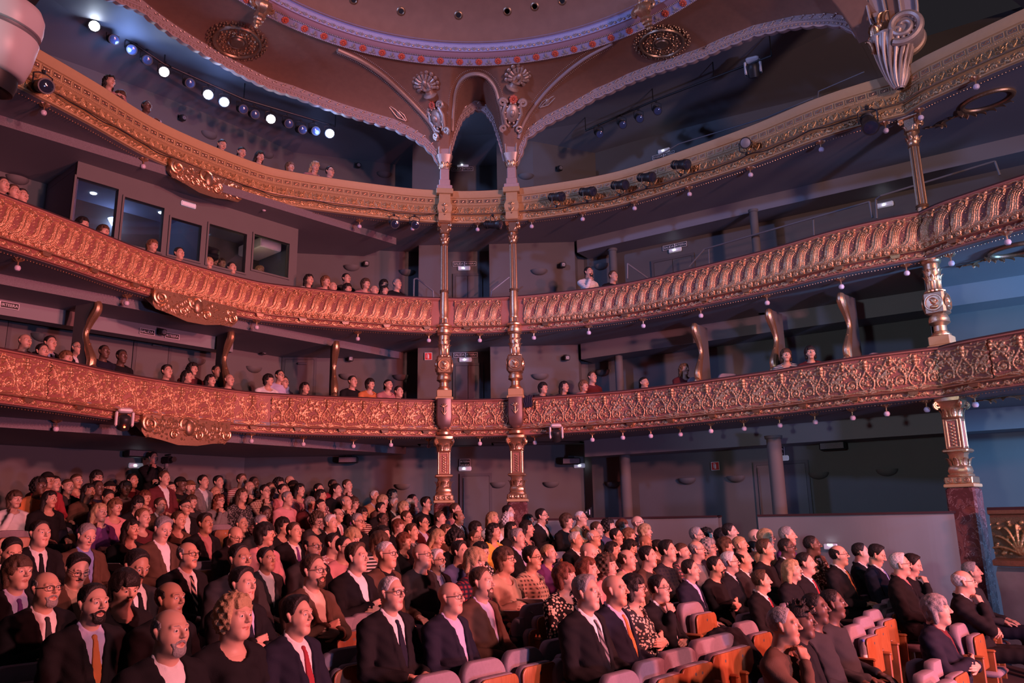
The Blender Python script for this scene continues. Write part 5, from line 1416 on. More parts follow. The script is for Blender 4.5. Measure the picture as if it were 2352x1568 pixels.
def arms_sdf(P, pose, r0, r1, r2, cut=1.0, start=0.0, fore=True):
    d = None; Q = POSE[pose]
    for i in (0, 1):
        s, e, w = (np.array(q, F32) for q in (SH[i], Q['e'][i], Q['w'][i]))
        if fore:
            q = smin(caps(P, s, e, r0, r1), caps(P, e, e + (w - e) * cut, r1, r1 + (r2 - r1) * cut), .02)
        else:
            q = caps(P, s, s + (e - s) * cut, r0, r1)
        d = q if d is None else np.minimum(d, q)
    return d
def hand_parts(pose, i, h=.0052):
    Q = POSE[pose]; w = np.array(Q['w'][i], float); d = np.array(Q['d'][i], float); d /= np.linalg.norm(d)
    n = np.array(Q['n'][i], float); n -= d * (n @ d); n /= np.linalg.norm(n); l = np.cross(n, d) * (1 if i == 0 else -1)   # thumb side
    el = np.array(Q['e'][i], float); c = Q['c']
    segs = [(el + (w - el) * .45, w, .037, .027), (w, w + d * .03, .027, .026)]
    fing = []
    for k, (o, sc) in enumerate(((.031, .92), (.0105, 1.0), (-.010, .96), (-.030, .78))):
        b0 = w + d * .035 + l * o * .75; b = w + d * .088 + l * o
        segs.append((b0, b, .0150, .0118))
        a1 = c * (.8 + .06 * k); a2 = a1 + c * .9
        p1 = b + (d * math.cos(a1) + n * math.sin(a1)) * .043 * sc; p2 = p1 + (d * math.cos(a2) + n * math.sin(a2)) * .040 * sc
        fing.append([(b, p1, .0108, .0092), (p1, p2, .0092, .0072)])
    t0 = w + d * .025 + l * .026; t1 = t0 + (d * .55 + l * .75 + n * .35) * .042; t2 = t1 + (d * .9 + l * .15 + n * .35) * .036
    fing.append([(t0, t1, .0145, .0112), (t1, t2, .0112, .0085)])
    def fn(P):
        q = None
        for a, b, ra, rb in segs: x = caps(P, a, b, ra, rb); q = x if q is None else smin(q, x, .012)
        for f in fing:
            x = None
            for a, b, ra, rb in f: y = caps(P, a, b, ra, rb); x = y if x is None else smin(x, y, .003)
            q = smin(q, x, .005)
        return q
    pts = np.array([p for s in segs for p in s[:2]] + [p for f in fing for s in f for p in s[:2]])
    return surf(fn, pts.min(0) - .045, pts.max(0) + .045, h)
M['skin'] = mat('skin', (0.6, 0.4, 0.3), 0.48, obj_color=True, var=0.07, vscale=25, spec=0.35)
M['lip'] = None
def lipmat():
    m = bpy.data.materials.new('lips'); nt, N, L, b = nodes(m)
    oi = N.new('ShaderNodeObjectInfo'); mx = N.new('ShaderNodeMix'); mx.data_type = 'RGBA'; mx.blend_type = 'MULTIPLY'; mx.inputs[0].default_value = 1; mx.inputs[7].default_value = (.80, .50, .48, 1)
    L.new(oi.outputs['Color'], mx.inputs[6]); L.new(mx.outputs[2], b.inputs['Base Color']); b.inputs['Roughness'].default_value = .4
    return m
M['lip'] = lipmat()
M['eye'] = mat('eye_white', (.62, .56, .54), .25); M['iris'] = mat('iris', (.03, .018, .012), .2); M['brow'] = mat('brow_hair', (.05, .03, .022), .8)
def browmat(m):
    nt, N, L, b = nodes(m); at = N.new('ShaderNodeAttribute'); at.attribute_type = 'OBJECT'; at.attribute_name = 'brow_color'; L.new(at.outputs['Color'], b.inputs['Base Color'])
browmat(M['brow'])
M['cloth'] = mat('cloth', (.5, .5, .5), .85, obj_color=True, var=.10, vscale=18, bump=.15, bscale=160, spec=.15)
M['hair'] = mat('hair', (.1, .1, .1), .55, obj_color=True, var=.35, vscale=55, bump=.6, bscale=110, spec=.3)
def pattern_mat(name, kind):
    m = bpy.data.materials.new(name); nt, N, L, b = nodes(m)
    oi = N.new('ShaderNodeObjectInfo'); tc = N.new('ShaderNodeTexCoord'); mx = N.new('ShaderNodeMix'); mx.data_type = 'RGBA'
    at = N.new('ShaderNodeAttribute'); at.attribute_type = 'OBJECT'; at.attribute_name = 'second_color'
    L.new(oi.outputs['Color'], mx.inputs[6]); L.new(at.outputs['Color'], mx.inputs[7])
    if kind == 'stripe':
        wv = N.new('ShaderNodeTexWave'); wv.bands_direction = 'Z'; wv.inputs['Scale'].default_value = 9
        L.new(tc.outputs['Object'], wv.inputs['Vector']); r = N.new('ShaderNodeMath'); r.operation = 'GREATER_THAN'; r.inputs[1].default_value = .5
        L.new(wv.outputs['Fac'], r.inputs[0]); L.new(r.outputs[0], mx.inputs[0])
    elif kind == 'diag':
        wv = N.new('ShaderNodeTexWave'); wv.bands_direction = 'DIAGONAL'; wv.inputs['Scale'].default_value = 12
        L.new(tc.outputs['Object'], wv.inputs['Vector']); r = N.new('ShaderNodeMath'); r.operation = 'GREATER_THAN'; r.inputs[1].default_value = .6
        L.new(wv.outputs['Fac'], r.inputs[0]); L.new(r.outputs[0], mx.inputs[0])
    elif kind == 'plaid':
        a = N.new('ShaderNodeTexWave'); a.bands_direction = 'Z'; a.inputs['Scale'].default_value = 8; c = N.new('ShaderNodeTexWave'); c.bands_direction = 'Y'; c.inputs['Scale'].default_value = 8
        L.new(tc.outputs['Object'], a.inputs['Vector']); L.new(tc.outputs['Object'], c.inputs['Vector'])
        r = N.new('ShaderNodeMath'); r.operation = 'MULTIPLY'; L.new(a.outputs['Fac'], r.inputs[0]); L.new(c.outputs['Fac'], r.inputs[1]); L.new(r.outputs[0], mx.inputs[0])
    else:
        v = N.new('ShaderNodeTexVoronoi'); v.inputs['Scale'].default_value = 36; L.new(tc.outputs['Object'], v.inputs['Vector'])
        r = N.new('ShaderNodeMath'); r.operation = 'LESS_THAN'; r.inputs[1].default_value = .42; L.new(v.outputs['Distance'], r.inputs[0]); L.new(r.outputs[0], mx.inputs[0])
    L.new(mx.outputs[2], b.inputs['Base Color']); b.inputs['Roughness'].default_value = .85; b.inputs['Specular IOR Level'].default_value = .15
    return m
for k in ('stripe', 'diag', 'plaid', 'floral'): M['cloth_' + k] = pattern_mat('cloth_' + k, k)
def body_mesh(pose, hk, R):
    parts = []
    def fh(P):
        Q = (P - HCEN) @ R          # inverse rotation
        d = head_sdf(Q.astype(F32), hk)
        d = smin(d, neck_sdf(P, R, hk), .022)
        return smin(d, torso_sdf(P, -.012), .03)
    hv, hf = surf(fh, (-.21, -.13, 1.0), (.11, .13, 1.375), .0048)
    parts.append((hv, hf))
    tv = surf(lambda P: smin(torso_sdf(P, -.012), arms_sdf(P, pose, .046, .038, .027), .03), (-.24, -.33, .44), (.38, .33, 1.06), .017)
    parts.append(tv)
    for i in (0, 1): parts.append(hand_parts(pose, i))
    v, f = join(parts)
    me = mesh('body', v, f, True)
    for nm in ('skin', 'lip', 'eye', 'iris', 'brow'): me.materials.append(M[nm])
    cen = v[f].mean(1); Q = (cen - HCEN) @ R; x, y, z = Q[:, 0], np.abs(Q[:, 1]), Q[:, 2]
    mi = np.zeros(len(f), np.int32)
    eye = (x > .074) & (np.hypot((y - .0325) / 1.35, z - .0095) < .0088); mi[eye] = 2
    mi[(x > .074) & (np.hypot(y - .0325, z - .0095) < .0062)] = 3
    mi[(x > .065) & (y > .015) & (y < .048) & (np.abs(z - .0350 + 1.2 * (y - .033) ** 2 * 12 * .8) < .0030)] = 4
    mi[(x > .068) & (y < .027) & (z > -.0700 + y * .35) & (z < -.0470 - y * .28)] = 1
    hm = np.zeros(len(f), bool); hm[:len(hf)] = True; mi[~hm] = 0
    me.polygons.foreach_set('material_index', mi); me.update()
    return me
ZUP = .06
def jacket_mesh(pose):
    def fn(P):
        d = smin(torso_sdf(P, .020), arms_sdf(P, pose, .066, .056, .043, .93), .035)
        x, y, z = P[..., 0], np.abs(P[..., 1]), P[..., 2]
        w = .003 + .070 * np.clip((z - .71) / .33, 0, 1)
        lap = np.maximum.reduce([y - (w + .055 * np.clip((1.03 - z) / .2, 0, 1) ** .5), -.04 - x, .66 - z, z - 1.0]); d = d - .007 * np.clip(-lap / .008, 0, 1)
        cut = np.maximum.reduce([y - w, -.055 - x, .60 - z])
        d = smax(d, -cut, .010)
        d = smax(d, -caps(P, (-.085, 0, 1.0), (-.05, 0, 1.25), .060, .075), .008)
        S = P.copy(); S[..., 1] = y
        col = np.minimum(caps(S, (-.152, 0, 1.085), (-.105, .072, 1.065), .017), caps(S, (-.105, .072, 1.065), (-.02, .075, .985), .015))
        d = smin(d, col, .012)
        fold = .004 * np.sin(P[..., 2] * 70 + P[..., 1] * 25) * np.sin(P[..., 0] * 50)
        return np.maximum(d + fold, .50 - z)
    v, f = surf(fn, (-.27, -.37, .47), (.36, .37, 1.13), .0098)
    return mesh('jacket', v, f, True)
def sweater_mesh(pose, kind):
    def fn(P):
        t = torso_sdf(P, .012)
        S = P.copy(); S[..., 1] = np.abs(S[..., 1])
        if kind == 'f': t = smin(t, ell(S, (.035, .065, .875), (.06, .065, .065)), .04)
        if kind == 't': d = smin(t, arms_sdf(P, pose, .062, .060, .05, .62, fore=False), .03)
        else: d = smin(t, arms_sdf(P, pose, .060, .050, .040, .95), .03)
        nk = ell(P, (-.045, 0, 1.085), (.085, .085, .095)) if kind != 'f' else ell(P, (-.02, 0, 1.075), (.085, .088, .125))
        d = smax(d, -nk, .008)
        d = d + .004 * np.sin(P[..., 2] * 60 + P[..., 1] * 20) * np.sin(P[..., 0] * 45 + 1)
        return np.maximum(d, .50 - P[..., 2])
    v, f = surf(fn, (-.26, -.37, .47), (.36, .37, 1.10), .0118)
    return mesh('top', v, f, True)
def shirt_mesh():
    def fn(P):
        d = torso_sdf(P, .006)
        x, y, z = P[..., 0], np.abs(P[..., 1]), P[..., 2]
        d = smax(d, -caps(P, (-.088, 0, 1.02), (-.06, 0, 1.3), .060, .07), .004)
        S = P.copy(); S[..., 1] = y
        col = np.minimum(caps(S, (-.145, 0, 1.112), (-.080, .064, 1.095), .014), caps(S, (-.080, .064, 1.095), (-.005, .028, 1.030), .014, .013)); col = np.minimum(col, np.maximum(caps(S, (-.035, .050, 1.045), (.022, .045, .972), .016, .010), -1))
        d = smin(d, col, .008)
        return np.maximum(np.maximum(d, .55 - z), -.16 - x)
    v, f = surf(fn, (-.20, -.24, .52), (.16, .24, 1.14), .0082)
    return mesh('shirt', v, f, True)
def tie_mesh():
    def fn(P):
        d = torso_sdf(P, .016); y, z = np.abs(P[..., 1]), P[..., 2]
        w = .014 + .034 * np.clip((1.0 - z) / .36, 0, 1)
        d = np.maximum.reduce([d, y - w, .64 - z, z - 1.005, -.06 - P[..., 0], -torso_sdf(P, -.01)])
        k = ell(P, (.014, 0, 1.010), (.018, .020, .022))
        return smin(d, k, .006)
    v, f = surf(fn, (-.06, -.07, .62), (.16, .07, 1.05), .0065)
    return mesh('tie', v, f, True)
def trousers_mesh():
    def fn(P):
        S = P.copy(); S[..., 1] = np.abs(S[..., 1])
        d = ell(S, (0, 0, .55), (.155, .185, .11))
        d = smin(d, caps(S, (.02, .085, .535), (.46, .115, .53), .098, .074), .05)
        d = smin(d, caps(S, (.46, .115, .53), (.47, .115, .09), .072, .062), .03)
        return np.maximum(d, P[..., 2] - .60) + .003 * np.sin(P[..., 0] * 60) * np.sin(P[..., 1] * 40)
    v, f = surf(fn, (-.20, -.26, .05), (.58, .26, .66), .0155)
    return mesh('trousers', v, f, True)
def shoes_mesh():
    def fn(P):
        S = P.copy(); S[..., 1] = np.abs(S[..., 1])
        d = smin(caps(S, (.46, .115, .055), (.62, .130, .042), .046, .036), caps(S, (.465, .115, .10), (.465, .115, .05), .042), .02)
        return np.maximum(d, .002 - P[..., 2])
    v, f = surf(fn, (.38, -.20, -.01), (.70, .20, .16), .014)
    return mesh('shoes', v, f, True)
def vnoise(P, s, seed=0):
    return (np.sin(P[..., 0] * s + seed) * np.sin(P[..., 1] * s * 1.13 + seed * 2) * np.sin(P[..., 2] * s * .93 + seed * 3))
def hair_mesh(style):
    """hair in head coordinates"""
    def fn(Q):
        x, y, z = Q[..., 0], np.abs(Q[..., 1]), Q[..., 2]
        cr = lambda g: ell(Q, (-.014, 0, .030), (.097 + g, .075 + g, .087 + g))
        if style in 'szq':          # short, cropped, or swept side parting
            k_ = dict(s=1.0, z=.38, q=1.25)[style]
            front = x - (.079 - 7.0 * np.clip(y - .016, 0, 1) ** 2 - .45 * np.clip(.068 - z, 0, 1) + .004 * vnoise(Q, 150, 2))
            # sideburn in front of the ear, clear of the ear, down to the nape behind it
            low = np.where(x > -.004, -.012 - z + np.clip(x - .014, 0, 1) * 3.2, np.where(x > -.030, .026 - z, -.080 - z))
            edge = -np.maximum(front, low)
            g = (.004 + .014 * np.clip((z - .02) / .08, 0, 1) + (.006 * np.clip(x / .06, 0, 1) if style == 'q' else 0)) * k_ * np.clip(edge / .020 + .12, 0, 1) ** .6
            d = cr(0) - g + (.0022 * vnoise(Q, 130) + .0022 * vnoise(Q * np.array([.6, 2.2, .8], F32), 150, 1)) * np.clip(edge / .02, .2, 1)
            if style == 'q': d = smin(d, ell(Q, (.030, .012, .100), (.050, .050, .024)), .018)
            return smax(d, -edge, .003)
        if style == 'r':                          # receding: a horseshoe round the sides and back
            d = cr(.007) + .003 * vnoise(Q, 130)
            return smax(smax(d, np.maximum(x - .015 - .25 * np.clip(.05 - z, 0, .05), z - .070 + .35 * np.clip(x + .02, -.05, .1)), .01), np.where(x > -.03, -.03 - z, -.075 - z), .01)
        if style == 'b':                          # bob with fringe
            d = smin(cr(.022), caps(np.stack([x, y, z], -1), (-.035, .070, .02), (-.015, .074, -.085), .030, .024), .02)
            d = smin(d, ell(Q, (-.065, 0, -.03), (.045, .075, .08)), .02) + .005 * vnoise(Q, 80)
            return smax(d, np.where(y < .058, np.maximum(x - .088, np.where(x > .03, .040 - z, -1)), x - .055), .010)
        if style in ('l', 'w'):                   # long
            S = np.stack([x, y, z], -1)
            d = smin(cr(.020), caps(S, (-.030, .072, .02), (-.045, .085, -.20), .032, .030), .025)
            d = smin(d, caps(S, (-.085, .02, -.02), (-.105, .03, -.24), .050, .040), .03) + (.005 * vnoise(Q, 70) if style == 'l' else .014 * vnoise(Q, 75))
            return smax(d, np.maximum(np.where(y < .056, x - .070 - .10 * (z - .05), x - .035), np.where((x > .035) & (y < .056), .052 - z, -1)), .010)
        if style == 'c':                          # short and curly
            d = smin(cr(.030), ell(Q, (-.05, 0, -.01), (.075, .105, .095)), .03) + .012 * vnoise(Q, 95) + .004 * vnoise(Q, 190, 1)
            return smax(d, np.where(y < .054, np.maximum(x - .078, np.where(x > .025, .050 - z, -1)), x - .045), .010)
        if style == 't':                          # tied back with a bun
            d = cr(.010) + .002 * vnoise(Q, 120)
            line = np.maximum(x - .066, np.where(x > -.0, .048 - z + np.clip(x, 0, .06) * .4, np.where(x > -.03, -.0 - z, -.06 - z)))
            d = smax(d, line, .010)
            return smin(d, caps(Q, (-.105, 0, .01), (-.135, 0, -.06), .032, .020), .02)
        if style == 'd':                          # short dreadlocks
            d = cr(.014); S = np.stack([x, y, z], -1)
            d = smax(d, np.maximum(x - .07, np.where(x > -.03, .035 - z, -.06 - z)), .01)
            r = random.Random(5)
            for i in range(26):
                a = r.uniform(-2.6, 2.6); e = r.uniform(.25, 1.4); v = np.array([math.cos(a) * math.cos(e), math.sin(a) * math.cos(e), math.sin(e)])
                p = np.array([-.014, 0, .03]) + v * np.array([.10, .08, .09]); d = smin(d, caps(Q, p, p + v * .035 + np.array([.012, 0, r.uniform(-.01, .02)]), .0095, .006), .004)
            return d
        if style == 'k':                          # knitted cap / peaked cap
            d = smax(cr(.016), .040 - z - .2 * np.clip(-x, 0, .1), .006)
            return smin(d, np.maximum(ell(Q, (.095, 0, .050), (.055, .060, .008)), -1), .006)
    lo, hi = (-.20, -.14, -.30 if style in ('l', 'w') else -.13), (.16, .14, .165)
    v, f = surf(fn, lo, hi, .0068)
    return mesh('hair', v + HCEN, f, True)
def beard_mesh(kind):
    def fn(Q):
        d = head_sdf(Q.astype(F32), 'm') - (.007 if kind == 'B' else .005) + .002 * vnoise(Q, 140)
        x, y, z = Q[..., 0], np.abs(Q[..., 1]), Q[..., 2]
        mst = np.maximum.reduce([y - .030, z + .034 + y * .35, -.049 - y * .35 - z, .07 - x])
        if kind == 'M': return np.maximum(d, mst)
        jaw = np.maximum.reduce([z + .030 + .35 * np.clip(x - .02, 0, 1), -.01 - x, -(np.hypot(y / 1.4, z + .057) - .021) * np.where(x > .07, 1, -1)])
        return np.maximum(d, np.minimum(jaw, mst))
    v, f = surf(fn, (-.03, -.09, -.15), (.13, .09, .0), .0055)
    return mesh('beard', v + HCEN, f, True)
def glasses_mesh():
    mb = MB()
    for s in (-1, 1):
        a = np.linspace(0, 2 * math.pi, 17)[:-1]
        pts = np.c_[np.full(16, .104) - .012 * np.abs(np.cos(a) * .5 + .5) * 0 - .01 * (np.cos(a) * s > 0) * np.abs(np.cos(a)), s * .034 + .0255 * np.sign(np.cos(a)) * np.abs(np.cos(a)) ** .7, .008 + .017 * np.sign(np.sin(a)) * np.abs(np.sin(a)) ** .7]
        mb.tube(pts, .0021, 5, True)
        mb.tube([(.094, s * .060, .014), (.05, s * .078, .014), (-.005, s * .082, .012), (-.02, s * .082, 0)], .0022, 5)
    mb.tube([(.105, -.009, .012), (.108, 0, .014), (.105, .009, .012)], .0021, 5)
    me = mb.mesh('glasses'); co = np.zeros(len(me.vertices) * 3, F32); me.vertices.foreach_get('co', co); me.vertices.foreach_set('co', (co.reshape(-1, 3) + HCEN).ravel()); me.update()
    return me
_cache = {}
def cached(key, fn):
    if key not in _cache: _cache[key] = fn()
    return _cache[key]
# head attitudes: u looking ahead and slightly up, d bowed
ATT = {'u': rotm(.16, -.04), 'd': rotm(.05, .38), 'l': rotm(-.25, .02), 'r': rotm(.35, -.04)}
HAIRC = dict(k=(.018, .014, .013), n=(.075, .042, .026), d=(.17, .08, .04), y=(.42, .27, .15), g=(.26, .24, .24), w=(.58, .56, .56), a=(.14, .045, .025))
SKINC = [(.60, .345, .255), (.42, .22, .145), (.125, .066, .048)]
CC = dict(black=(.013, .012, .014), navy=(.016, .016, .03), charcoal=(.035, .033, .036), brown=(.10, .055, .038), maroon=(.12, .025, .03), white=(.72, .70, .70), lilac=(.50, .46, .66), blue=(.20, .24, .50), pink=(.68, .30, .32), red=(.30, .035, .045), orange=(.58, .20, .07), yellow=(.75, .50, .10), beige=(.46, .33, .24), tan=(.50, .30, .17), grey=(.20, .19, .20), purple=(.16, .05, .20), green=(.08, .14, .09), rose=(.42, .18, .18), gold=(.6, .38, .12), denim=(.08, .09, .20), cream=(.60, .50, .40))
def color(o, c): o.color = (*c, 1); return o
SKEW = {}
def person(head_pos, yaw, label, hair='sk', skin=0, cloth='J', c1='black', c2='white', tie=None, pose=0, head='m', flags='', att='u', scale=1.0, group=None, pat=None, pat2=None, legs=True, trouser='black', jy=1.0):
    R = ATT[att]
    me = cached(('body', pose, head, att), lambda: body_mesh(pose, head, R))
    off = HCEN * scale
    ca, sa = math.cos(yaw), math.sin(yaw)
    loc = (head_pos[0] - (off[0] * ca), head_pos[1] - (off[0] * sa), head_pos[2] - off[2])
    o = obj('person', me, None, None, loc, (0, 0, yaw), scale)
    hb = HAIRC[hair[1]] if len(hair) > 1 else HAIRC['n']
    o['brow_color'] = [float(.5 * a + .5 * b) for a, b in zip(hb, [q * .45 for q in SKINC[skin]])]
    color(o, SKINC[skin]); tag(o, label, 'person', group)
    hm = Matrix.Translation(Vector(HCEN.tolist())) @ Matrix(R.tolist()).to_4x4() @ Matrix.Translation(-Vector(HCEN.tolist()))
    def on_head(nm, me2, m, c=None):
        p = obj(nm, me2, m, o); p.matrix_local = hm
        if c is not None: color(p, c)
        return p
    hc = HAIRC[hair[1]] if len(hair) > 1 else None
    if hair[0] != 'x':
        if hair[0] == 'k': on_head('cap', cached(('hair', 'k'), lambda: hair_mesh('k')), M['cloth'], CC['charcoal'] if len(hair) < 2 else HAIRC[hair[1]])
        else: on_head('hair', cached(('hair', hair[0]), lambda: hair_mesh(hair[0])), M['hair'], hc)
    if 'B' in flags: on_head('beard', cached('B', lambda: beard_mesh('B')), M['hair'], hc or HAIRC['g'])
    if 'M' in flags: on_head('moustache', cached('M', lambda: beard_mesh('M')), M['hair'], hc or HAIRC['g'])
    if 'g' in flags: on_head('glasses', cached('glasses', glasses_mesh), M['black'])
    def wear(nm, me2, c, pt=None, cs=None):
        m = M['cloth'] if not pt else M['cloth_' + pt]
        key = me2.name + (pt or '')
        if pt:
            me2 = cached(('pat', key), lambda: me2.copy()); 
            if me2.materials: me2.materials.clear()
        p = obj(nm, me2, None, o)
        if not me2.materials: me2.materials.append(m)
        color(p, CC[c] if isinstance(c, str) else c)
        if pt: p['second_color'] = [float(q) for q in (CC[cs or 'white'])]
        return p
    if cloth in 'Jj':
        wear('jacket', cached(('jacket', pose), lambda: jacket_mesh(pose)), c1)
        wear('shirt', cached('shirt', shirt_mesh), c2)
        if tie:
            tt = tie.split('/'); wear('tie', cached('tie', tie_mesh), tt[0], 'diag' if len(tt) > 1 else None, tt[1] if len(tt) > 1 else None)
    else:
        k = {'S': 'm', 'F': 'f', 'T': 't'}[cloth]
        wear('jumper' if k == 'm' else ('blouse' if k == 'f' else 't_shirt'), cached(('top', pose, k), lambda: sweater_mesh(pose, k)), c1, pat, pat2)
        if 'C' in flags: wear('shirt_collar', cached('shirt', shirt_mesh), c2)
    if legs:
        wear('trousers', cached('trousers', trousers_mesh), trouser); wear('shoes', cached('shoes', shoes_mesh), 'black')
    return o
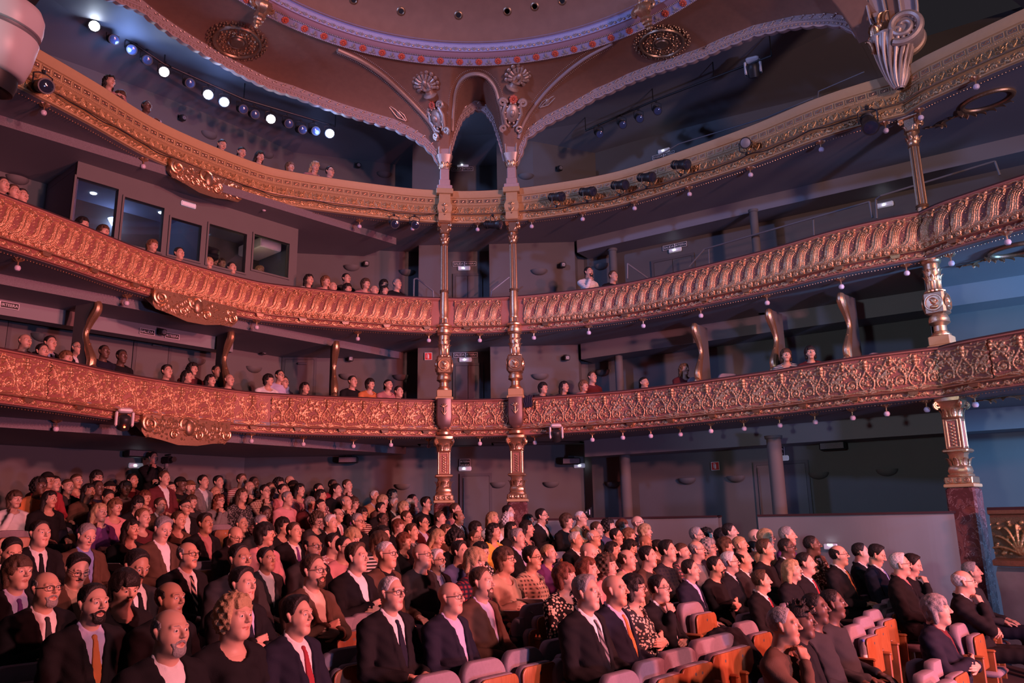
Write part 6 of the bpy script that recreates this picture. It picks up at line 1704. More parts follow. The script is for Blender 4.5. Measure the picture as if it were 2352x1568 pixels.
# ------------------------------------------------------------------ the audience: tile x y | hair skin cloth pose head flags att | label
TILE = {'A': (0, 1070, 5.6), 'B': (400, 1070, 5.6), 'C': (720, 1100, 5.6), 'D': (1120, 1150, 5.6), 'E': (0, 1050, 2.94), 'F': (750, 1100, 2.94), 'G': (1500, 1150, 2.7606), 'H': (0, 520, 2.6133), 'I': (900, 480, 2.1778), 'J': (1400, 520, 2.4706), 'K': (0, 0, 2.6133)}
STALLS = """
E 630 990 sk 0 J:black:lilac:orange 0 m B u|bearded man in black suit with orange tie, front row left
E 1150 1180 rg 0 j:black:white 0 h B u|grey-bearded balding man with open white shirt in the front row
E 1590 1080 cy 0 F:black 0 h - u|woman with curly blond hair and black blouse in the front
E 2010 1070 qk 0 J:navy:white:red 0 m - u|dark-haired man in navy suit with red tie beside curly blonde
E 310 890 rg 0 J:black:white:charcoal 1 h gB u|bald bearded man with thick glasses and dark tie at left
E 120 780 bn 0 J:black:lilac:purple 0 m - u|brown-haired man with purple tie near the left edge
E 75 640 sk 0 J:black:white:black 0 m - d|dark-haired man cropped at the left edge
E 520 760 qk 0 j:brown:beige 0 h gM d|man with moustache and glasses in brown jacket looking down
E 840 880 bk 0 F:black 0 h - d|smiling dark-haired woman in black between two suited men
E 920 740 sk 1 J:charcoal:white:black 0 m M d|man with black moustache and black tie beside reserved paper
E 1150 960 rk 1 J:black:white:charcoal/white 0 m - u|balding man in black suit with checked tie
E 1270 660 rg 0 J:black:white:navy/cream 3 m gM u|bald man with glasses and boldly striped tie, hands clasped
E 1620 690 sk 1 J:charcoal:white 0 m - u|young man with black hair in dark suit facing stage
E 1800 690 sk 1 j:charcoal:white 0 m - u|tanned man in dark suit with open white collar
E 1640 860 qk 0 J:black:lilac:navy 1 h - u|dark-haired man in black suit with folded arms and watch
E 2120 770 sn 0 j:brown:cream 1 m gB u|grey-bearded man with glasses in brown jacket, arms folded
F 440 770 zw 0 J:black:white:navy 3 m g u|white-haired man with glasses, black suit and dark spotted tie
F 840 800 x 0 j:navy:lilac 3 h g u|bald man with glasses in navy suit and pale blue shirt
F 1050 700 sn 0 j:brown:lilac 3 h B u|bearded man in brown corduroy jacket with clasped hands
F 1760 770 qg 0 J:black:white:grey/charcoal 0 m - u|grey-haired man in black suit with patterned grey tie
F 1950 750 x 0 J:navy:lilac:orange 0 m - u|bald man in navy suit with orange tie
F 2080 740 bk 0 F:charcoal@floral,cream 1 f g u|dark-haired woman with glasses in floral blouse, arms folded
F 2250 740 sk 0 J:black:white 2 m g u|man with thick glasses holding hand to mouth
C 560 1010 qn 0 j:black:white 1 m - u|man with swept brown hair, black jacket and arms folded
C 940 970 zw 0 j:brown:black 0 h g u|white-haired man with glasses, brown blazer over black sweater
C 1400 980 x 0 S:charcoal 0 h g u|bald man with glasses behind the white-bearded man
C 1590 1050 qw 0 J:black:lilac:blue 1 m gB u|white-haired man with white beard and glasses in dark suit
C 2080 1065 by 0 F:navy@plaid,red 0 f - d|blond woman with plaid scarf, head lowered
C 1890 940 qk 0 S:denim 2 m - u|young man with shaggy black hair in denim shirt, hand at chin
C 2160 940 bk 0 F:black@floral,white 0 f - u|woman with black bob in black and white patterned top
D 220 760 bn 0 F:beige 1 h g u|woman with brown bob and glasses in beige sweater
D 580 740 sk 0 F:beige@plaid,black 0 f g u|short-haired woman with glasses in patterned jacket
D 790 680 ty 0 F:purple 0 f - u|young blond woman with tied hair in purple top
D 1000 980 ba 0 F:black@floral,cream 0 f - u|auburn-haired woman in black floral blouse
D 1290 900 la 0 S:black 0 f - u|woman with long auburn hair behind the grey-haired man
D 1540 850 cn 0 F:pink 0 f - u|woman with curly brown hair in pink top
D 1800 760 rn 0 j:beige:pink 0 m - u|man with receding brown hair in beige jacket, pink shirt
D 2070 720 sk 0 S:brown 1 m - u|dark-haired man in brown sweater facing right
G 95 320 qk 0 S:charcoal@plaid,navy 0 m - u|man with wavy dark hair in dark checked shirt
G 240 440 sk 0 j:navy:lilac 0 m - u|dark-haired man in navy blazer and lilac shirt, leaning back
G 400 420 sk 0 S:black 1 m B u|young bearded man in black shirt with arms crossed
G 490 390 qw 0 J:black:white:black 0 m g u|white-haired man with glasses in black suit
G 575 372 rk 0 J:charcoal:white:black 0 h M u|balding man with moustache in black suit
G 690 510 qn 0 J:black:white:red 0 m - r|brown-haired man in black coat with red tie, seen in profile
G 885 440 ly 0 J:black:black 0 f - u|woman with long blond hair in black suit
G 970 398 sk 0 J:black:white:red 1 h M u|man with greying hair, moustache and red tie beside the blonde
G 1180 345 rk 0 J:black:white:orange 3 m g u|balding man with glasses, black suit and long orange tie
G 1320 330 sk 0 j:black:white 0 h - u|dark-haired man in black suit beside the bowed man
G 1420 345 qk 0 J:navy:white:blue 3 m - d|dark-haired man in suit with blue tie, head bowed
G 1570 405 qw 0 j:black:rose 0 m g u|white-haired man in black suit near the right barrier
G 1645 408 qk 0 S:black 2 m - d|dark-haired man in black resting cheek on hand
G 1970 515 rw 0 j:black:white 2 h g u|balding white-haired man in black suit with fist at mouth
G 2025 455 qg 0 S:charcoal 0 m - u|grey-haired man at far right below the marble column
G 1800 690 bg 0 j:navy:maroon 1 h - u|large grey-haired man in navy jacket with striped scarf
G 830 790 zg 1 S:brown 2 m - u|man with cropped grey hair in brown sweatshirt, hand at mouth
G 935 762 dk 2 j:black:black:gold 3 m - u|young man with short dreadlocks in black jacket with gold scarf
G 1030 682 zk 2 S:charcoal 0 m - u|dark-skinned young man in black jacket holding a bottle
G 1140 652 zk 2 S:charcoal 0 m - r|dark-skinned man in dark jacket farthest of the front trio
G 30 300 qk 0 S:brown 0 m - u|dark-haired person half hidden behind the brown sweater man
G 185 330 tn 0 F:charcoal@plaid,rose 0 f - u|woman with tied brown hair in checked shirt
G 280 312 rg 0 S:grey 0 m g u|balding man with glasses in grey shirt
G 355 302 cg 0 S:navy 0 m g u|man with curly grey hair and glasses in navy
G 460 290 bn 0 F:rose 0 f - u|woman with brown bob and rose top near the barrier gap
G 555 282 ty 0 F:white 0 f - u|blond woman with tied hair near the barrier gap
G 640 310 sk 0 J:charcoal:white:black 0 m - u|young dark-haired man in suit and narrow black tie
G 715 312 qn 0 S:black 0 m - u|grey-brown haired man in dark jacket by the aisle
G 850 300 zk 2 J:black:white 0 m g u|dark-skinned man with glasses in black suit
G 1010 282 zk 2 S:brown@floral,cream 2 m - u|dark-skinned man in patterned shirt with hand at chin
G 280 222 sg 0 S:grey 0 m g u|man with greying hair and glasses against the grey barrier
G 345 226 ck 0 S:charcoal 0 f - u|woman with short curly black hair against the barrier
G 440 228 bk 0 F:rose 0 f - u|dark-haired woman below the barrier end
G 490 200 sk 0 j:charcoal:white 0 m - u|dark-haired man in suit at the barrier end
G 655 230 x 0 S:charcoal 0 m g u|bald man with glasses in the barrier opening
G 720 238 by 0 S:tan 0 f g u|short-haired blond woman with glasses by the barrier opening
G 855 225 sg 0 S:purple 0 m - u|lean grey-haired man in dark purple sweater
D 70 240 ly 0 S:white 2 f - u|blond woman with hand over mouth near the corner column
D 270 150 sk 0 S:charcoal 0 m - u|dark-haired man beside the right marble plinth
D 270 245 cw 0 S:beige 0 f - u|white-haired woman below the right marble plinth
D 85 400 wk 0 F:yellow 0 f - u|woman with long curly dark hair in yellow top
D 310 365 lk 0 F:black 0 f - u|woman with long black hair in black top near yellow top
D 530 262 lk 0 S:black 0 f - u|woman with straight black hair behind the patterned blouse
D 510 362 lk 0 F:charcoal@floral,rose 0 f - u|dark-haired woman in dark patterned blouse
D 700 200 sk 0 j:black:white 1 m gB u|bearded man with glasses and dark suit, arms crossed
D 1020 262 bn 0 S:black 0 f - u|woman with brown bob in thick black coat
D 1200 225 zw 0 J:tan:white:charcoal 2 h g u|white-haired man in tan jacket with hand at chin
D 1410 370 sn 0 S:charcoal 0 m g u|man with greying brown hair and glasses in charcoal
D 1560 332 ck 0 S:denim 0 m - u|man with curly dark hair looking down
D 1740 332 ba 0 S:black 0 f - u|auburn-haired woman half hidden in the upper rows
D 1935 290 x 0 S:black 0 m g u|bald man with glasses in black by the barrier
D 2030 400 by 0 F:black@floral,grey 2 f - u|smiling woman with light blond bob
D 1820 452 bd 0 F:charcoal 0 f - u|woman with light brown bob and fringe
D 1660 462 sk 0 J:charcoal:white:purple 0 m g u|man with glasses in dark suit and purple tie, right block
D 2030 552 x 1 S:charcoal 2 m - d|bald man bending forward behind the brown sweater man
D 1140 512 qw 0 J:black:white:black 0 h - u|man with swept back silver hair in black suit
D 1370 472 rw 0 J:tan:white:brown 0 h g u|bald white-haired man with glasses in tan jacket
D 390 482 qg 0 j:black:lilac 0 m - u|grey-haired man with pale scarf in black jacket
D 1300 685 x 0 S:black 2 h - d|bald man with head bowed onto his hand
D 1610 640 lk 0 S:black 0 f - u|woman with long dark hair behind the curly brown hair
D 1840 610 lk 0 S:charcoal 0 f - d|dark-haired woman looking down beside receding man
C 790 232 sw 0 j:tan:lilac 0 m - u|white-haired man in tan jacket against the rear wall
C 1020 212 wk 0 F:red 0 f - u|woman with long curly black hair in red top
C 895 292 by 0 S:brown 0 f - u|blond woman half hidden between two older men
C 870 390 qk 0 S:black 0 m - u|man with neatly parted dark hair in black
C 1045 332 qw 0 J:charcoal:white:charcoal 0 m - u|silver-haired man in dark suit and tie, upper centre
C 1165 372 by 0 S:cream 0 f - u|blond woman beside the woman in blue
C 1240 340 bw 0 F:blue 0 f - u|white-haired woman in blue top
C 1280 282 sk 0 S:rose 2 m - u|dark-haired man with hand over his face
C 1455 322 qk 0 T:black 1 m - u|young man in black t-shirt with bare arms crossed
C 1700 342 bk 0 S:black 2 f - u|woman with black fringe before the left corner column
C 1830 405 sn 0 S:rose 0 m - u|brown-haired person behind the tanned man
C 1870 490 rk 1 J:black:white:charcoal/grey 0 m - u|tanned man in black suit and tie leaning back
C 890 522 zk 2 j:black:white 0 m g u|dark-skinned man with glasses in dark suit, centre
C 1200 502 sn 0 S:black 0 m g u|man with brown hair and thin glasses in black
C 1630 512 qn 0 j:black:cream 0 h - u|brown-haired man in heavy black coat
C 1410 572 sk 0 j:maroon:lilac 0 m g u|man with black hair and glasses in maroon blazer
C 1095 612 ba 0 S:black 0 f - u|woman with dark auburn bob, centre
C 1270 682 qn 0 J:charcoal:grey:black 0 m - u|brown-haired man in grey shirt and dark suit
C 630 452 bk 0 F:maroon@stripe,cream 0 f g u|dark-haired woman with glasses in striped top
C 570 552 sg 0 F:black 0 f g u|short-haired older woman with glasses in black cardigan
C 500 762 by 0 S:brown 0 f - d|woman with short blond hair and fringe looking down
C 890 732 sk 0 S:charcoal 0 m B d|dark-bearded man with lowered head
C 850 822 bn 0 F:charcoal@stripe,white 0 f - d|brown-haired woman in striped top behind white-haired man
C 1170 802 ba 0 F:black 0 f - u|woman with auburn bob and black top holding red bag
C 1600 765 ly 0 S:tan 0 f - d|woman with long straight blond hair in tan top
C 1710 682 ln 0 S:brown 0 f - u|brown-haired woman behind the long-haired blonde
C 1830 782 ck 0 S:black 0 f - d|woman with curly black hair behind denim shirt
C 2080 762 zn 0 S:white 0 m g u|man with cropped hair and glasses in white shirt
C 2090 642 bk 0 S:black 2 f - u|dark-haired woman resting cheek on hand, centre right
C 400 882 zk 0 S:pink 0 m g u|man with shaved head and glasses in pink shirt
C 260 832 sk 0 S:rose@floral,white 0 m - u|dark-haired person in pale speckled top
B 85 232 kk 2 S:black 0 m - u|man in dark cap and black jacket in the rear rows
B 205 275 kd 0 S:grey 0 m B u|bearded young man in tan cap and grey college jacket
B 375 205 sk 0 j:grey:white 0 m - u|young man with open white collar against the rear wall
B 570 212 qk 0 T:navy 2 m - u|dark-haired man with bare forearm raised to his mouth
B 530 345 x 0 S:charcoal 2 m - u|bald man below the man with raised forearm
B 870 187 qn 0 T:white@stripe,red 0 m - u|young man in striped white t-shirt, rear row
B 1030 218 zk 2 S:charcoal@plaid,grey 0 m - u|dark-skinned man in dark plaid shirt, rear row
B 970 282 x 0 S:brown 2 m - u|bald man in brown below the striped t-shirt
B 1170 332 sk 0 S:beige@plaid,maroon 2 m g u|man with glasses in plaid shirt, finger at lips
B 1240 302 sn 0 S:black 0 m - u|person peeking out behind the plaid shirt
B 1350 237 ck 0 S:navy 0 m - u|boy with curly dark hair near the rear wall
B 1490 202 x 0 S:maroon 0 m - u|bald man highest in the rear row
B 1538 268 kk 2 S:black 0 m - u|dark-skinned person in black cap, rear centre
B 1400 322 sk 0 S:pink 0 m - u|dark-haired man in coral shirt behind looking-up man
B 1615 312 lk 0 F:rose@floral,pink 0 f - u|woman with long dark hair in pink patterned blouse
B 1460 422 sg 0 S:pink 0 m - u|grey-haired man in pale pink shirt looking up
B 875 382 ln 0 F:charcoal@floral,grey 0 f - u|woman with long brown hair in dark floral shirt
B 580 452 wa 0 F:grey 2 f g u|woman with long curly auburn hair and glasses
B 225 460 bn 0 S:charcoal 0 f - u|brown-haired woman behind the black-haired woman with glasses
B 145 532 tk 0 j:black:white 0 f g u|woman with tied black hair, glasses and white neckline
B 1170 612 zk 2 S:brown@plaid,rose 2 m - d|dark-skinned man covering his face with one hand
B 1750 482 bg 0 j:maroon:white 0 f - u|grey-haired woman in dark red jacket
B 1890 388 lk 0 F:maroon@floral,white 0 f - u|dark-haired woman in red and white print
B 1888 512 tk 0 F:rose@floral,white 2 f - u|woman with tied dark hair resting chin on hands
B 1862 312 sk 0 S:navy 0 m - u|dark-haired man half hidden in the rear corner
B 2092 312 sk 0 S:black 0 m - u|dark-haired man in black sweater, rear rows
B 2230 258 sn 0 S:charcoal@plaid,maroon 2 m - u|man in dark plaid shirt with hands at his mouth
B 2045 252 zk 2 S:red 0 m - u|dark-skinned person in red, rear rows right
B 2215 472 rg 0 J:black:white:purple 2 m - u|balding grey man in suit with hand on chin
B 2315 482 bn 0 S:rose 0 f g u|woman with glasses behind the thoughtful grey man
B 2110 632 rn 0 J:black:white:pink 0 m g u|balding man with glasses and pink tie
B 2015 742 qw 0 j:black:white 0 h - u|heavy white-haired man with open white collar
B 1840 692 cn 0 F:charcoal 0 f g d|woman with curly brown hair and glasses looking down
B 1545 852 sn 0 J:black:white:purple 0 h - u|ruddy man in black suit with purple tie
B 1400 772 bk 0 F:black 0 f - u|dark-haired woman beside the ruddy man
B 870 752 zg 0 S:black 0 m - u|man with cropped grey hair in black above bald head
B 400 742 qk 1 j:black:rose 0 m - u|young man with black hair in black jacket
B 785 905 x 0 J:charcoal:white 0 h g d|bald man with glasses looking down at his lap
B 1170 882 bk 0 F:pink 0 f - r|woman with black bob in bright pink shawl
B 1120 755 sg 0 S:charcoal 0 m - u|grey-haired man hidden behind the pink shawl
B 60 702 sn 0 F:brown 0 f - u|short-haired woman in brown top, left centre
B 1780 1042 rk 1 S:charcoal 0 m g u|balding man with glasses in dark jacket, lower centre
A 190 432 bn 0 S:white 2 f - u|woman with brown bob in white shirt, hand on cheek
A 505 262 ck 2 S:orange 0 m - u|dark-skinned person in orange hooded top
A 612 185 kk 1 S:red 0 m - u|person in black cap and red jacket, rear left
A 702 228 tk 0 S:charcoal 0 f - u|woman with tied dark hair in the left rear row
A 872 268 tn 0 T:black 0 f - u|woman with tied hair in black t-shirt
A 985 198 tn 0 F:rose@floral,pink 0 f - u|woman with tied brown hair in rose print top
A 1245 152 bk 0 S:black 0 f g u|person with glinting glasses highest at rear left
A 642 432 lk 0 F:black 0 f - u|woman with long dark hair and black top, left
A 1142 332 lk 1 T:brown 0 f - u|dark-skinned woman with long hair and bare arms
A 1258 282 zk 2 S:navy 0 m - u|dark-skinned person behind the long-haired woman
A 1412 292 kk 1 S:maroon 0 m - u|person in dark cap with pale brim
A 1388 412 sk 1 S:navy 0 m - d|dark-haired boy between two women, rear left
A 1612 292 ck 2 S:pink 0 m - l|dark-haired person in pale shirt turned away
A 1705 192 sk 0 S:maroon 0 m - u|man with reddish face near the tripod
A 1772 482 bk 0 F:black 0 f - d|woman with short black bob tilting her head down
A 1862 412 ba 0 F:rose@floral,cream 0 f - u|woman with auburn bob and patterned scarf
A 2112 162 sn 0 j:maroon:white 0 f - u|woman in dark red jacket beside the tripod
A 2192 297 tk 0 T:yellow 0 f - u|woman in yellow printed t-shirt
A 1282 602 ly 0 S:purple 2 f - u|blond woman in purple cardigan with cheek on hand
A 1482 532 bd 0 F:pink 0 f - u|red-haired woman with fringe in pink knit top
A 1838 672 sd 0 F:maroon 0 f - u|woman with short auburn hair in dark v-neck, left
A 2062 512 qn 0 J:brown:white:charcoal 0 m g u|man with glasses in brown suit and tie, left
A 1690 822 lk 0 F:black 0 f - u|woman with long dark fringe and black v-neck
A 2090 812 qg 0 j:brown:white 3 h - d|grey-haired man with open white collar holding a phone
A 1110 902 sg 0 j:brown:blue 0 m - d|grey-haired man in brown jacket and blue shirt
A 512 872 sk 0 J:black:white:black 0 h - u|man in black suit with wide black tie, left
"""
BALC_P = """
1 H 150 690 x 0 S:maroon 1 h - u|bald man in maroon sweater at far left of lowest balcony
1 H 255 752 sk 0 F:white 4 f - u|smiling dark-haired woman in white leaning on lowest balcony
1 H 302 702 sk 0 J:black:lilac:navy 0 m - u|man in suit with striped tie, second row of lowest balcony
1 H 397 792 bd 0 F:rose 4 f - u|light brown-haired woman at the lowest balcony rail, left
1 H 466 732 rg 0 j:black:white 0 m g u|bald man with glasses and white shirt by gilded divider
1 H 540 805 bg 0 S:charcoal 4 f - u|grey-haired woman at the rail before the first divider
1 H 626 752 zk 2 S:navy 0 m - u|dark-skinned person in printed sweatshirt by first divider
1 H 731 782 sk 2 S:black 0 m - u|dark-skinned young man in black right of first divider
1 H 1002 872 qk 0 S:brown 0 m - u|dark-haired youth at the door of the lowest balcony
1 H 1125 902 lk 0 S:charcoal 0 f - r|dark-haired woman in profile left of the middle divider
1 H 1157 858 ck 0 S:maroon 0 f - u|curly-haired person in back row left of middle divider
1 H 1265 927 lk 0 S:black 0 f - u|dark-haired woman low at the rail by middle divider
1 H 1302 872 sk 1 S:black 0 m - u|dark-haired man behind bald man, middle divider
1 H 1376 922 x 0 S:charcoal 0 m - u|bald man at the rail under the middle divider
1 H 1612 922 bk 0 F:white 0 f - r|dark-haired woman in white blouse near second rear door
1 H 1680 898 sk 0 S:lilac 0 m g u|bearded man in lilac shirt before the second rear door
1 H 1706 937 sk 0 S:lilac@plaid,navy 3 m g u|man in plaid shirt before the second rear door
1 H 1831 972 lk 0 S:black 0 f - u|woman with long black hair at the second rear door
1 H 2117 932 sk 0 S:black 0 m - u|young man in black right of the third divider
1 H 2222 947 bk 0 F:orange 1 f - u|woman in orange top with crossed arms
1 H 2331 952 tk 0 F:rose 1 f - u|woman in rose top with crossed arms beside orange top
1 I 35 915 sk 0 S:black 0 m - u|boy in black just left of corner columns, lowest balcony
1 I 757 895 bk 0 S:charcoal 0 m - u|boy with mop of dark hair right of corner columns
1 I 863 890 lk 0 F:charcoal 0 f - u|pale dark-haired woman right of the corner columns
1 I 960 885 bd 0 F:rose 0 f - u|brown-haired woman beside raised arm, lowest balcony
1 I 1003 842 sn 0 S:maroon 0 m - u|man with reddish face behind, lowest balcony side
1 I 1262 870 tk 0 S:cream 4 f - u|woman resting her arms on the side balcony rail
1 J 425 812 wd 0 F:maroon 0 f - u|woman with long wavy hair by gilded divider, side balcony
1 J 1002 732 bn 0 F:white@stripe,black 2 f - u|woman in striped sweater leaning on side balcony
1 J 1140 717 bk 0 S:maroon 2 f - u|dark-haired woman in maroon touching her face
2 K 15 1112 sk 0 S:charcoal 0 m - u|head at the extreme left of middle balcony
2 K 80 1155 sn 0 S:charcoal 0 m - u|second head from left on the middle balcony
2 K 130 1180 sk 0 S:charcoal 0 m - u|third head from left on the middle balcony
2 K 495 1345 bk 0 S:charcoal 0 f - r|dark-haired woman below the first booth window
2 H 620 32 bn 0 S:charcoal 0 f - u|brown-haired woman below the first booth window edge
2 H 915 117 bd 0 F:lilac 0 f - u|light-haired woman in lilac below the second booth window
2 H 1075 165 sk 0 S:black 2 m - u|man in black with chin on hand below booth
2 H 1250 222 by 0 S:charcoal 0 f - u|blond woman below the fourth booth window
2 H 1390 252 sk 0 S:rose 0 m - u|man with camera light below the fourth booth window
2 H 1855 322 wk 0 F:white 4 f - u|curly dark-haired woman in white on middle balcony
2 H 1955 330 bd 0 F:rose 0 f - u|fair-haired woman beside the curly dark-haired woman
2 H 1997 365 x 0 S:rose 0 m - u|bald man at the rail, middle balcony corner group
2 H 2080 315 sk 0 S:charcoal 0 m - u|tall dark-haired man in back row, middle balcony group
2 H 2085 375 bk 0 S:black 0 f - u|dark-haired woman below the tall man, middle balcony
2 H 2195 345 bn 0 F:rose 1 f - u|brown-haired woman in rose with crossed arms, middle balcony
2 H 2247 385 x 0 S:black 0 m - u|bald man in black low at middle balcony rail
2 H 2305 350 bk 0 S:black 0 f - u|dark-haired woman in back of middle balcony group
2 H 2308 390 lk 0 S:black 0 f - u|woman with long black hair, rightmost low in group
2 I 27 377 sg 0 S:black 0 m - u|grey-haired man in black left of corner columns, middle balcony
2 I 985 318 sk 0 S:white 2 m B u|bearded man in white sweater with hand at chin
2 I 1108 337 sn 0 S:black 0 m - u|man in black beside the white sweater, middle balcony
3 K 658 492 wk 0 F:rose 4 f - u|woman with long dark hair leaning over top gallery
3 K 722 582 bn 0 S:rose 4 f - d|brown head resting on the top gallery rail
3 K 880 642 zk 2 S:lilac 4 m - u|dark-skinned man leaning on the top gallery rail
3 K 1332 872 tk 0 F:lilac 4 f - d|woman with hand at cheek on the top gallery
3 K 1450 917 tk 0 S:black 4 f - d|dark-haired woman in black on the top gallery
3 K 1560 942 lk 0 F:rose 4 f - d|woman with long black hair looking down from gallery
3 K 1741 1005 bd 0 S:charcoal 4 f - u|fair-haired woman low behind the gallery rail
3 K 1890 1003 wy 0 F:rose 4 f - d|woman with long blond hair leaning over gallery
3 K 1981 1032 sk 0 S:white 4 m g u|man with glasses in white shirt leaning over gallery
"""
def parse(line):
    a, lab = line.split('|'); f = a.split()
    if f[0] in '123': lv = int(f[0]); f = f[1:]
    else: lv = 0
    ox, oy, sc = TILE[f[0]]
    u, v = ox + float(f[1]) / sc, oy + float(f[2]) / sc
    cs = f[5]; pat = pat2 = None
    if '@' in cs: cs, p = cs.split('@'); pat, pat2 = p.split(',')
    cl = cs.split(':')
    kw = dict(hair=f[3], skin=int(f[4]), cloth=cl[0], c1=cl[1], c2=cl[2] if len(cl) > 2 else 'white', tie=cl[3] if len(cl) > 3 else None, pose=int(f[6]), head=f[7], flags=f[8].replace('-', ''), att=f[9], pat=pat, pat2=pat2)
    if kw['cloth'] == 'j': kw['tie'] = None
    return lv, u, v, kw, lab.strip()
HZ = float(HCEN[2])
# ------------------------------------------------------------------ theatre seats
def panel_outline(w, h, r, n=8, bow=.02):
    pts = [(-w / 2, 0), (w / 2, 0)]
    for i in range(n + 1):
        a = math.pi / 2 * i / n; pts.append((w / 2 - r + r * math.cos(a), h - r + r * math.sin(a)))
    for i in range(n + 1):
        a = math.pi / 2 + math.pi / 2 * i / n; pts.append((-w / 2 + r + r * math.cos(a), h - r + r * math.sin(a)))
    return [(x, z + bow * (1 - (2 * x / w) ** 2) * (z > h * .5)) for x, z in pts]
def panel_mesh(name, w, h, r, th, bev=.012, lean=0.0, x0=0.0, z0=0.0):
    """upright rounded panel facing +x"""
    o = np.array(panel_outline(w, h, r)); n = len(o); c = o.mean(0)
    rings = []
    for dx, s in ((-th / 2, .94), (-th / 2 + bev, 1.0), (th / 2 - bev, 1.0), (th / 2 - bev * .3, .975), (th / 2, .93)):
        q = c + (o - c) * s
        rings.append(np.c_[np.full(n, x0 + dx) - lean * q[:, 1], q[:, 0], q[:, 1] + z0])
    v = np.vstack(rings); f = []
    for k in range(len(rings) - 1):
        for i in range(n):
            j = (i + 1) % n; f.append((k * n + i, k * n + j, (k + 1) * n + j, (k + 1) * n + i))
    f.append(tuple(range(n - 1, -1, -1))); f.append(tuple(range((len(rings) - 1) * n, len(rings) * n)))
    return mesh(name, v, f, True, 50)
def wood():
    m = bpy.data.materials.new('orange_beech_veneer'); nt, N, L, b = nodes(m)
    tc = N.new('ShaderNodeTexCoord'); mp = N.new('ShaderNodeMapping'); mp.inputs['Scale'].default_value = (3, 60, 4)
    nz = N.new('ShaderNodeTexNoise'); nz.inputs['Scale'].default_value = 2.0; nz.inputs['Detail'].default_value = 5
    L.new(tc.outputs['Object'], mp.inputs[0]); L.new(mp.outputs[0], nz.inputs['Vector'])
    r = N.new('ShaderNodeValToRGB'); r.color_ramp.elements[0].position = .3; r.color_ramp.elements[0].color = (.27, .085, .028, 1); r.color_ramp.elements[1].position = .75; r.color_ramp.elements[1].color = (.40, .15, .055, 1)
    L.new(nz.outputs['Fac'], r.inputs[0]); L.new(r.outputs[0], b.inputs['Base Color']); b.inputs['Roughness'].default_value = .38
    return m
M['wood'] = wood(); M['upholstery'] = mat('lilac_grey_upholstery', (.28, .225, .27), .9, var=.12, vscale=40, bump=.3, bscale=260, spec=.1)
SEAT = {'back': panel_mesh('backrest', .50, .50, .12, .09, .03, .16, -.235, .40), 'shell': panel_mesh('back_shell', .50, .46, .10, .02, .005, .16, -.295, .36), 'fold': panel_mesh('folded_cushion', .46, .38, .07, .075, .02, .03, -.145, .42), 'under': panel_mesh('wooden_underside', .45, .375, .06, .022, .006, .03, -.092, .42),
        'cush': MB().bbox((.03, 0, .425), (.46, .47, .09), .035).mesh('cushion', True, 50), 'arm': MB().bbox((-.12, 0, .60), (.22, .055, .035), .012).mesh('armrest', True, 40), 'stand': MB().bbox((-.10, 0, .30), (.16, .035, .60), .01).mesh('stand', True, 40), 'num': MB().lathe([(.006, .004), (.014, .004), (.016, 0)], n=12).mesh('number_plate')}
SYAW = math.atan2(-AX[1], -AX[0])
def seat(x, y, z, label, empty_seat, yaw=None, group=None, sc=1.0):
    o = empty('theatre_seat', (x, y, z), SYAW if yaw is None else yaw, label, 'seat', group); o.scale = (sc,) * 3
    obj('backrest', SEAT['back'], M['upholstery'], o); obj('back_shell', SEAT['shell'], M['wood'], o)
    if empty_seat:
        c = obj('folded_cushion', SEAT['fold'], M['upholstery'], o); obj('wooden_underside', SEAT['under'], M['wood'], c); obj('number_plate', SEAT['num'], M['chrome'], c, (-.094, 0, .735), (0, math.pi / 2, 0))
    else: obj('cushion', SEAT['cush'], M['upholstery'], o)
    for s in (-1, 1):
        obj('armrest', SEAT['arm'], M['wood'], o, (0, s * .268, 0)); obj('stand', SEAT['stand'], M['wood'], o, (0, s * .268, 0))
    return o
# ------------------------------------------------------------------ place the audience in rows
ROW0, PITCH_R = 4.2, 0.86
people = [parse(l) for l in STALLS.strip().splitlines()]
people.sort(key=lambda p: -p[2])
rows = {}
PLACED = []
HOFF = HZ
for lv, u, v, kw, lab in people:
    d = ray(u, v); best = None
    da = d[0] * AX[0] + d[1] * AX[1]; tmax = 30 if u < 1215 else np.linalg.norm(RIM.hit(u, v, .60)[0][:2]) / np.linalg.norm(d[:2]) if RIM.hit(u, v, .60) is not None else 12
    t0 = (-0.65 + HOFF - EYE) / (d[2] - 0.1067 * da); t0 = min(max(t0, 3), tmax) if t0 > 0 else tmax
    if (d[:2] * t0 - BP) @ BN > 2.7: t0 = (2.7 + BP @ BN) / (d[:2] @ BN)
    for k in range(-9, 18):
        a = ROW0 + k * PITCH_R
        if a * da <= 0 and abs(da) > .02: continue
        t = a / da; p = d[:2] * t; hz = EYE + d[2] * t
        if t > tmax or t < 3 or (p - BP) @ BN > 2.7 or p[1] > 17.5: continue
        dz = hz - (floor_z(a) + HZ); r = p @ RD
        clash = sum(max(0, .46 - abs(r - q)) for q in rows.get(k, []))
        cost = (dz / .09) ** 2 + clash * 9 + (40 if abs(t / t0 - 1) > .16 else 0)
        if best is None or cost < best[0]: best = (cost, k, a, p, hz, dz, r)
    if best is None: print('no row for', lab); continue
    cost, k, a, p, hz, dz, r = best
    if abs(dz) > .11 or cost > 12:                      # between two rows: keep the sight line, take the nominal seat height
        p = d[:2] * t0; hz = EYE + d[2] * t0; dz = 0; r = p @ RD
        k = int(round((p @ AX - ROW0) / PITCH_R))
    rows.setdefault(k, []).append(r)
    t = p[0] / d[0] if abs(d[0]) > abs(d[1]) else p[1] / d[1]
    PLACED.append([d, t, t0, tmax, kw, lab])
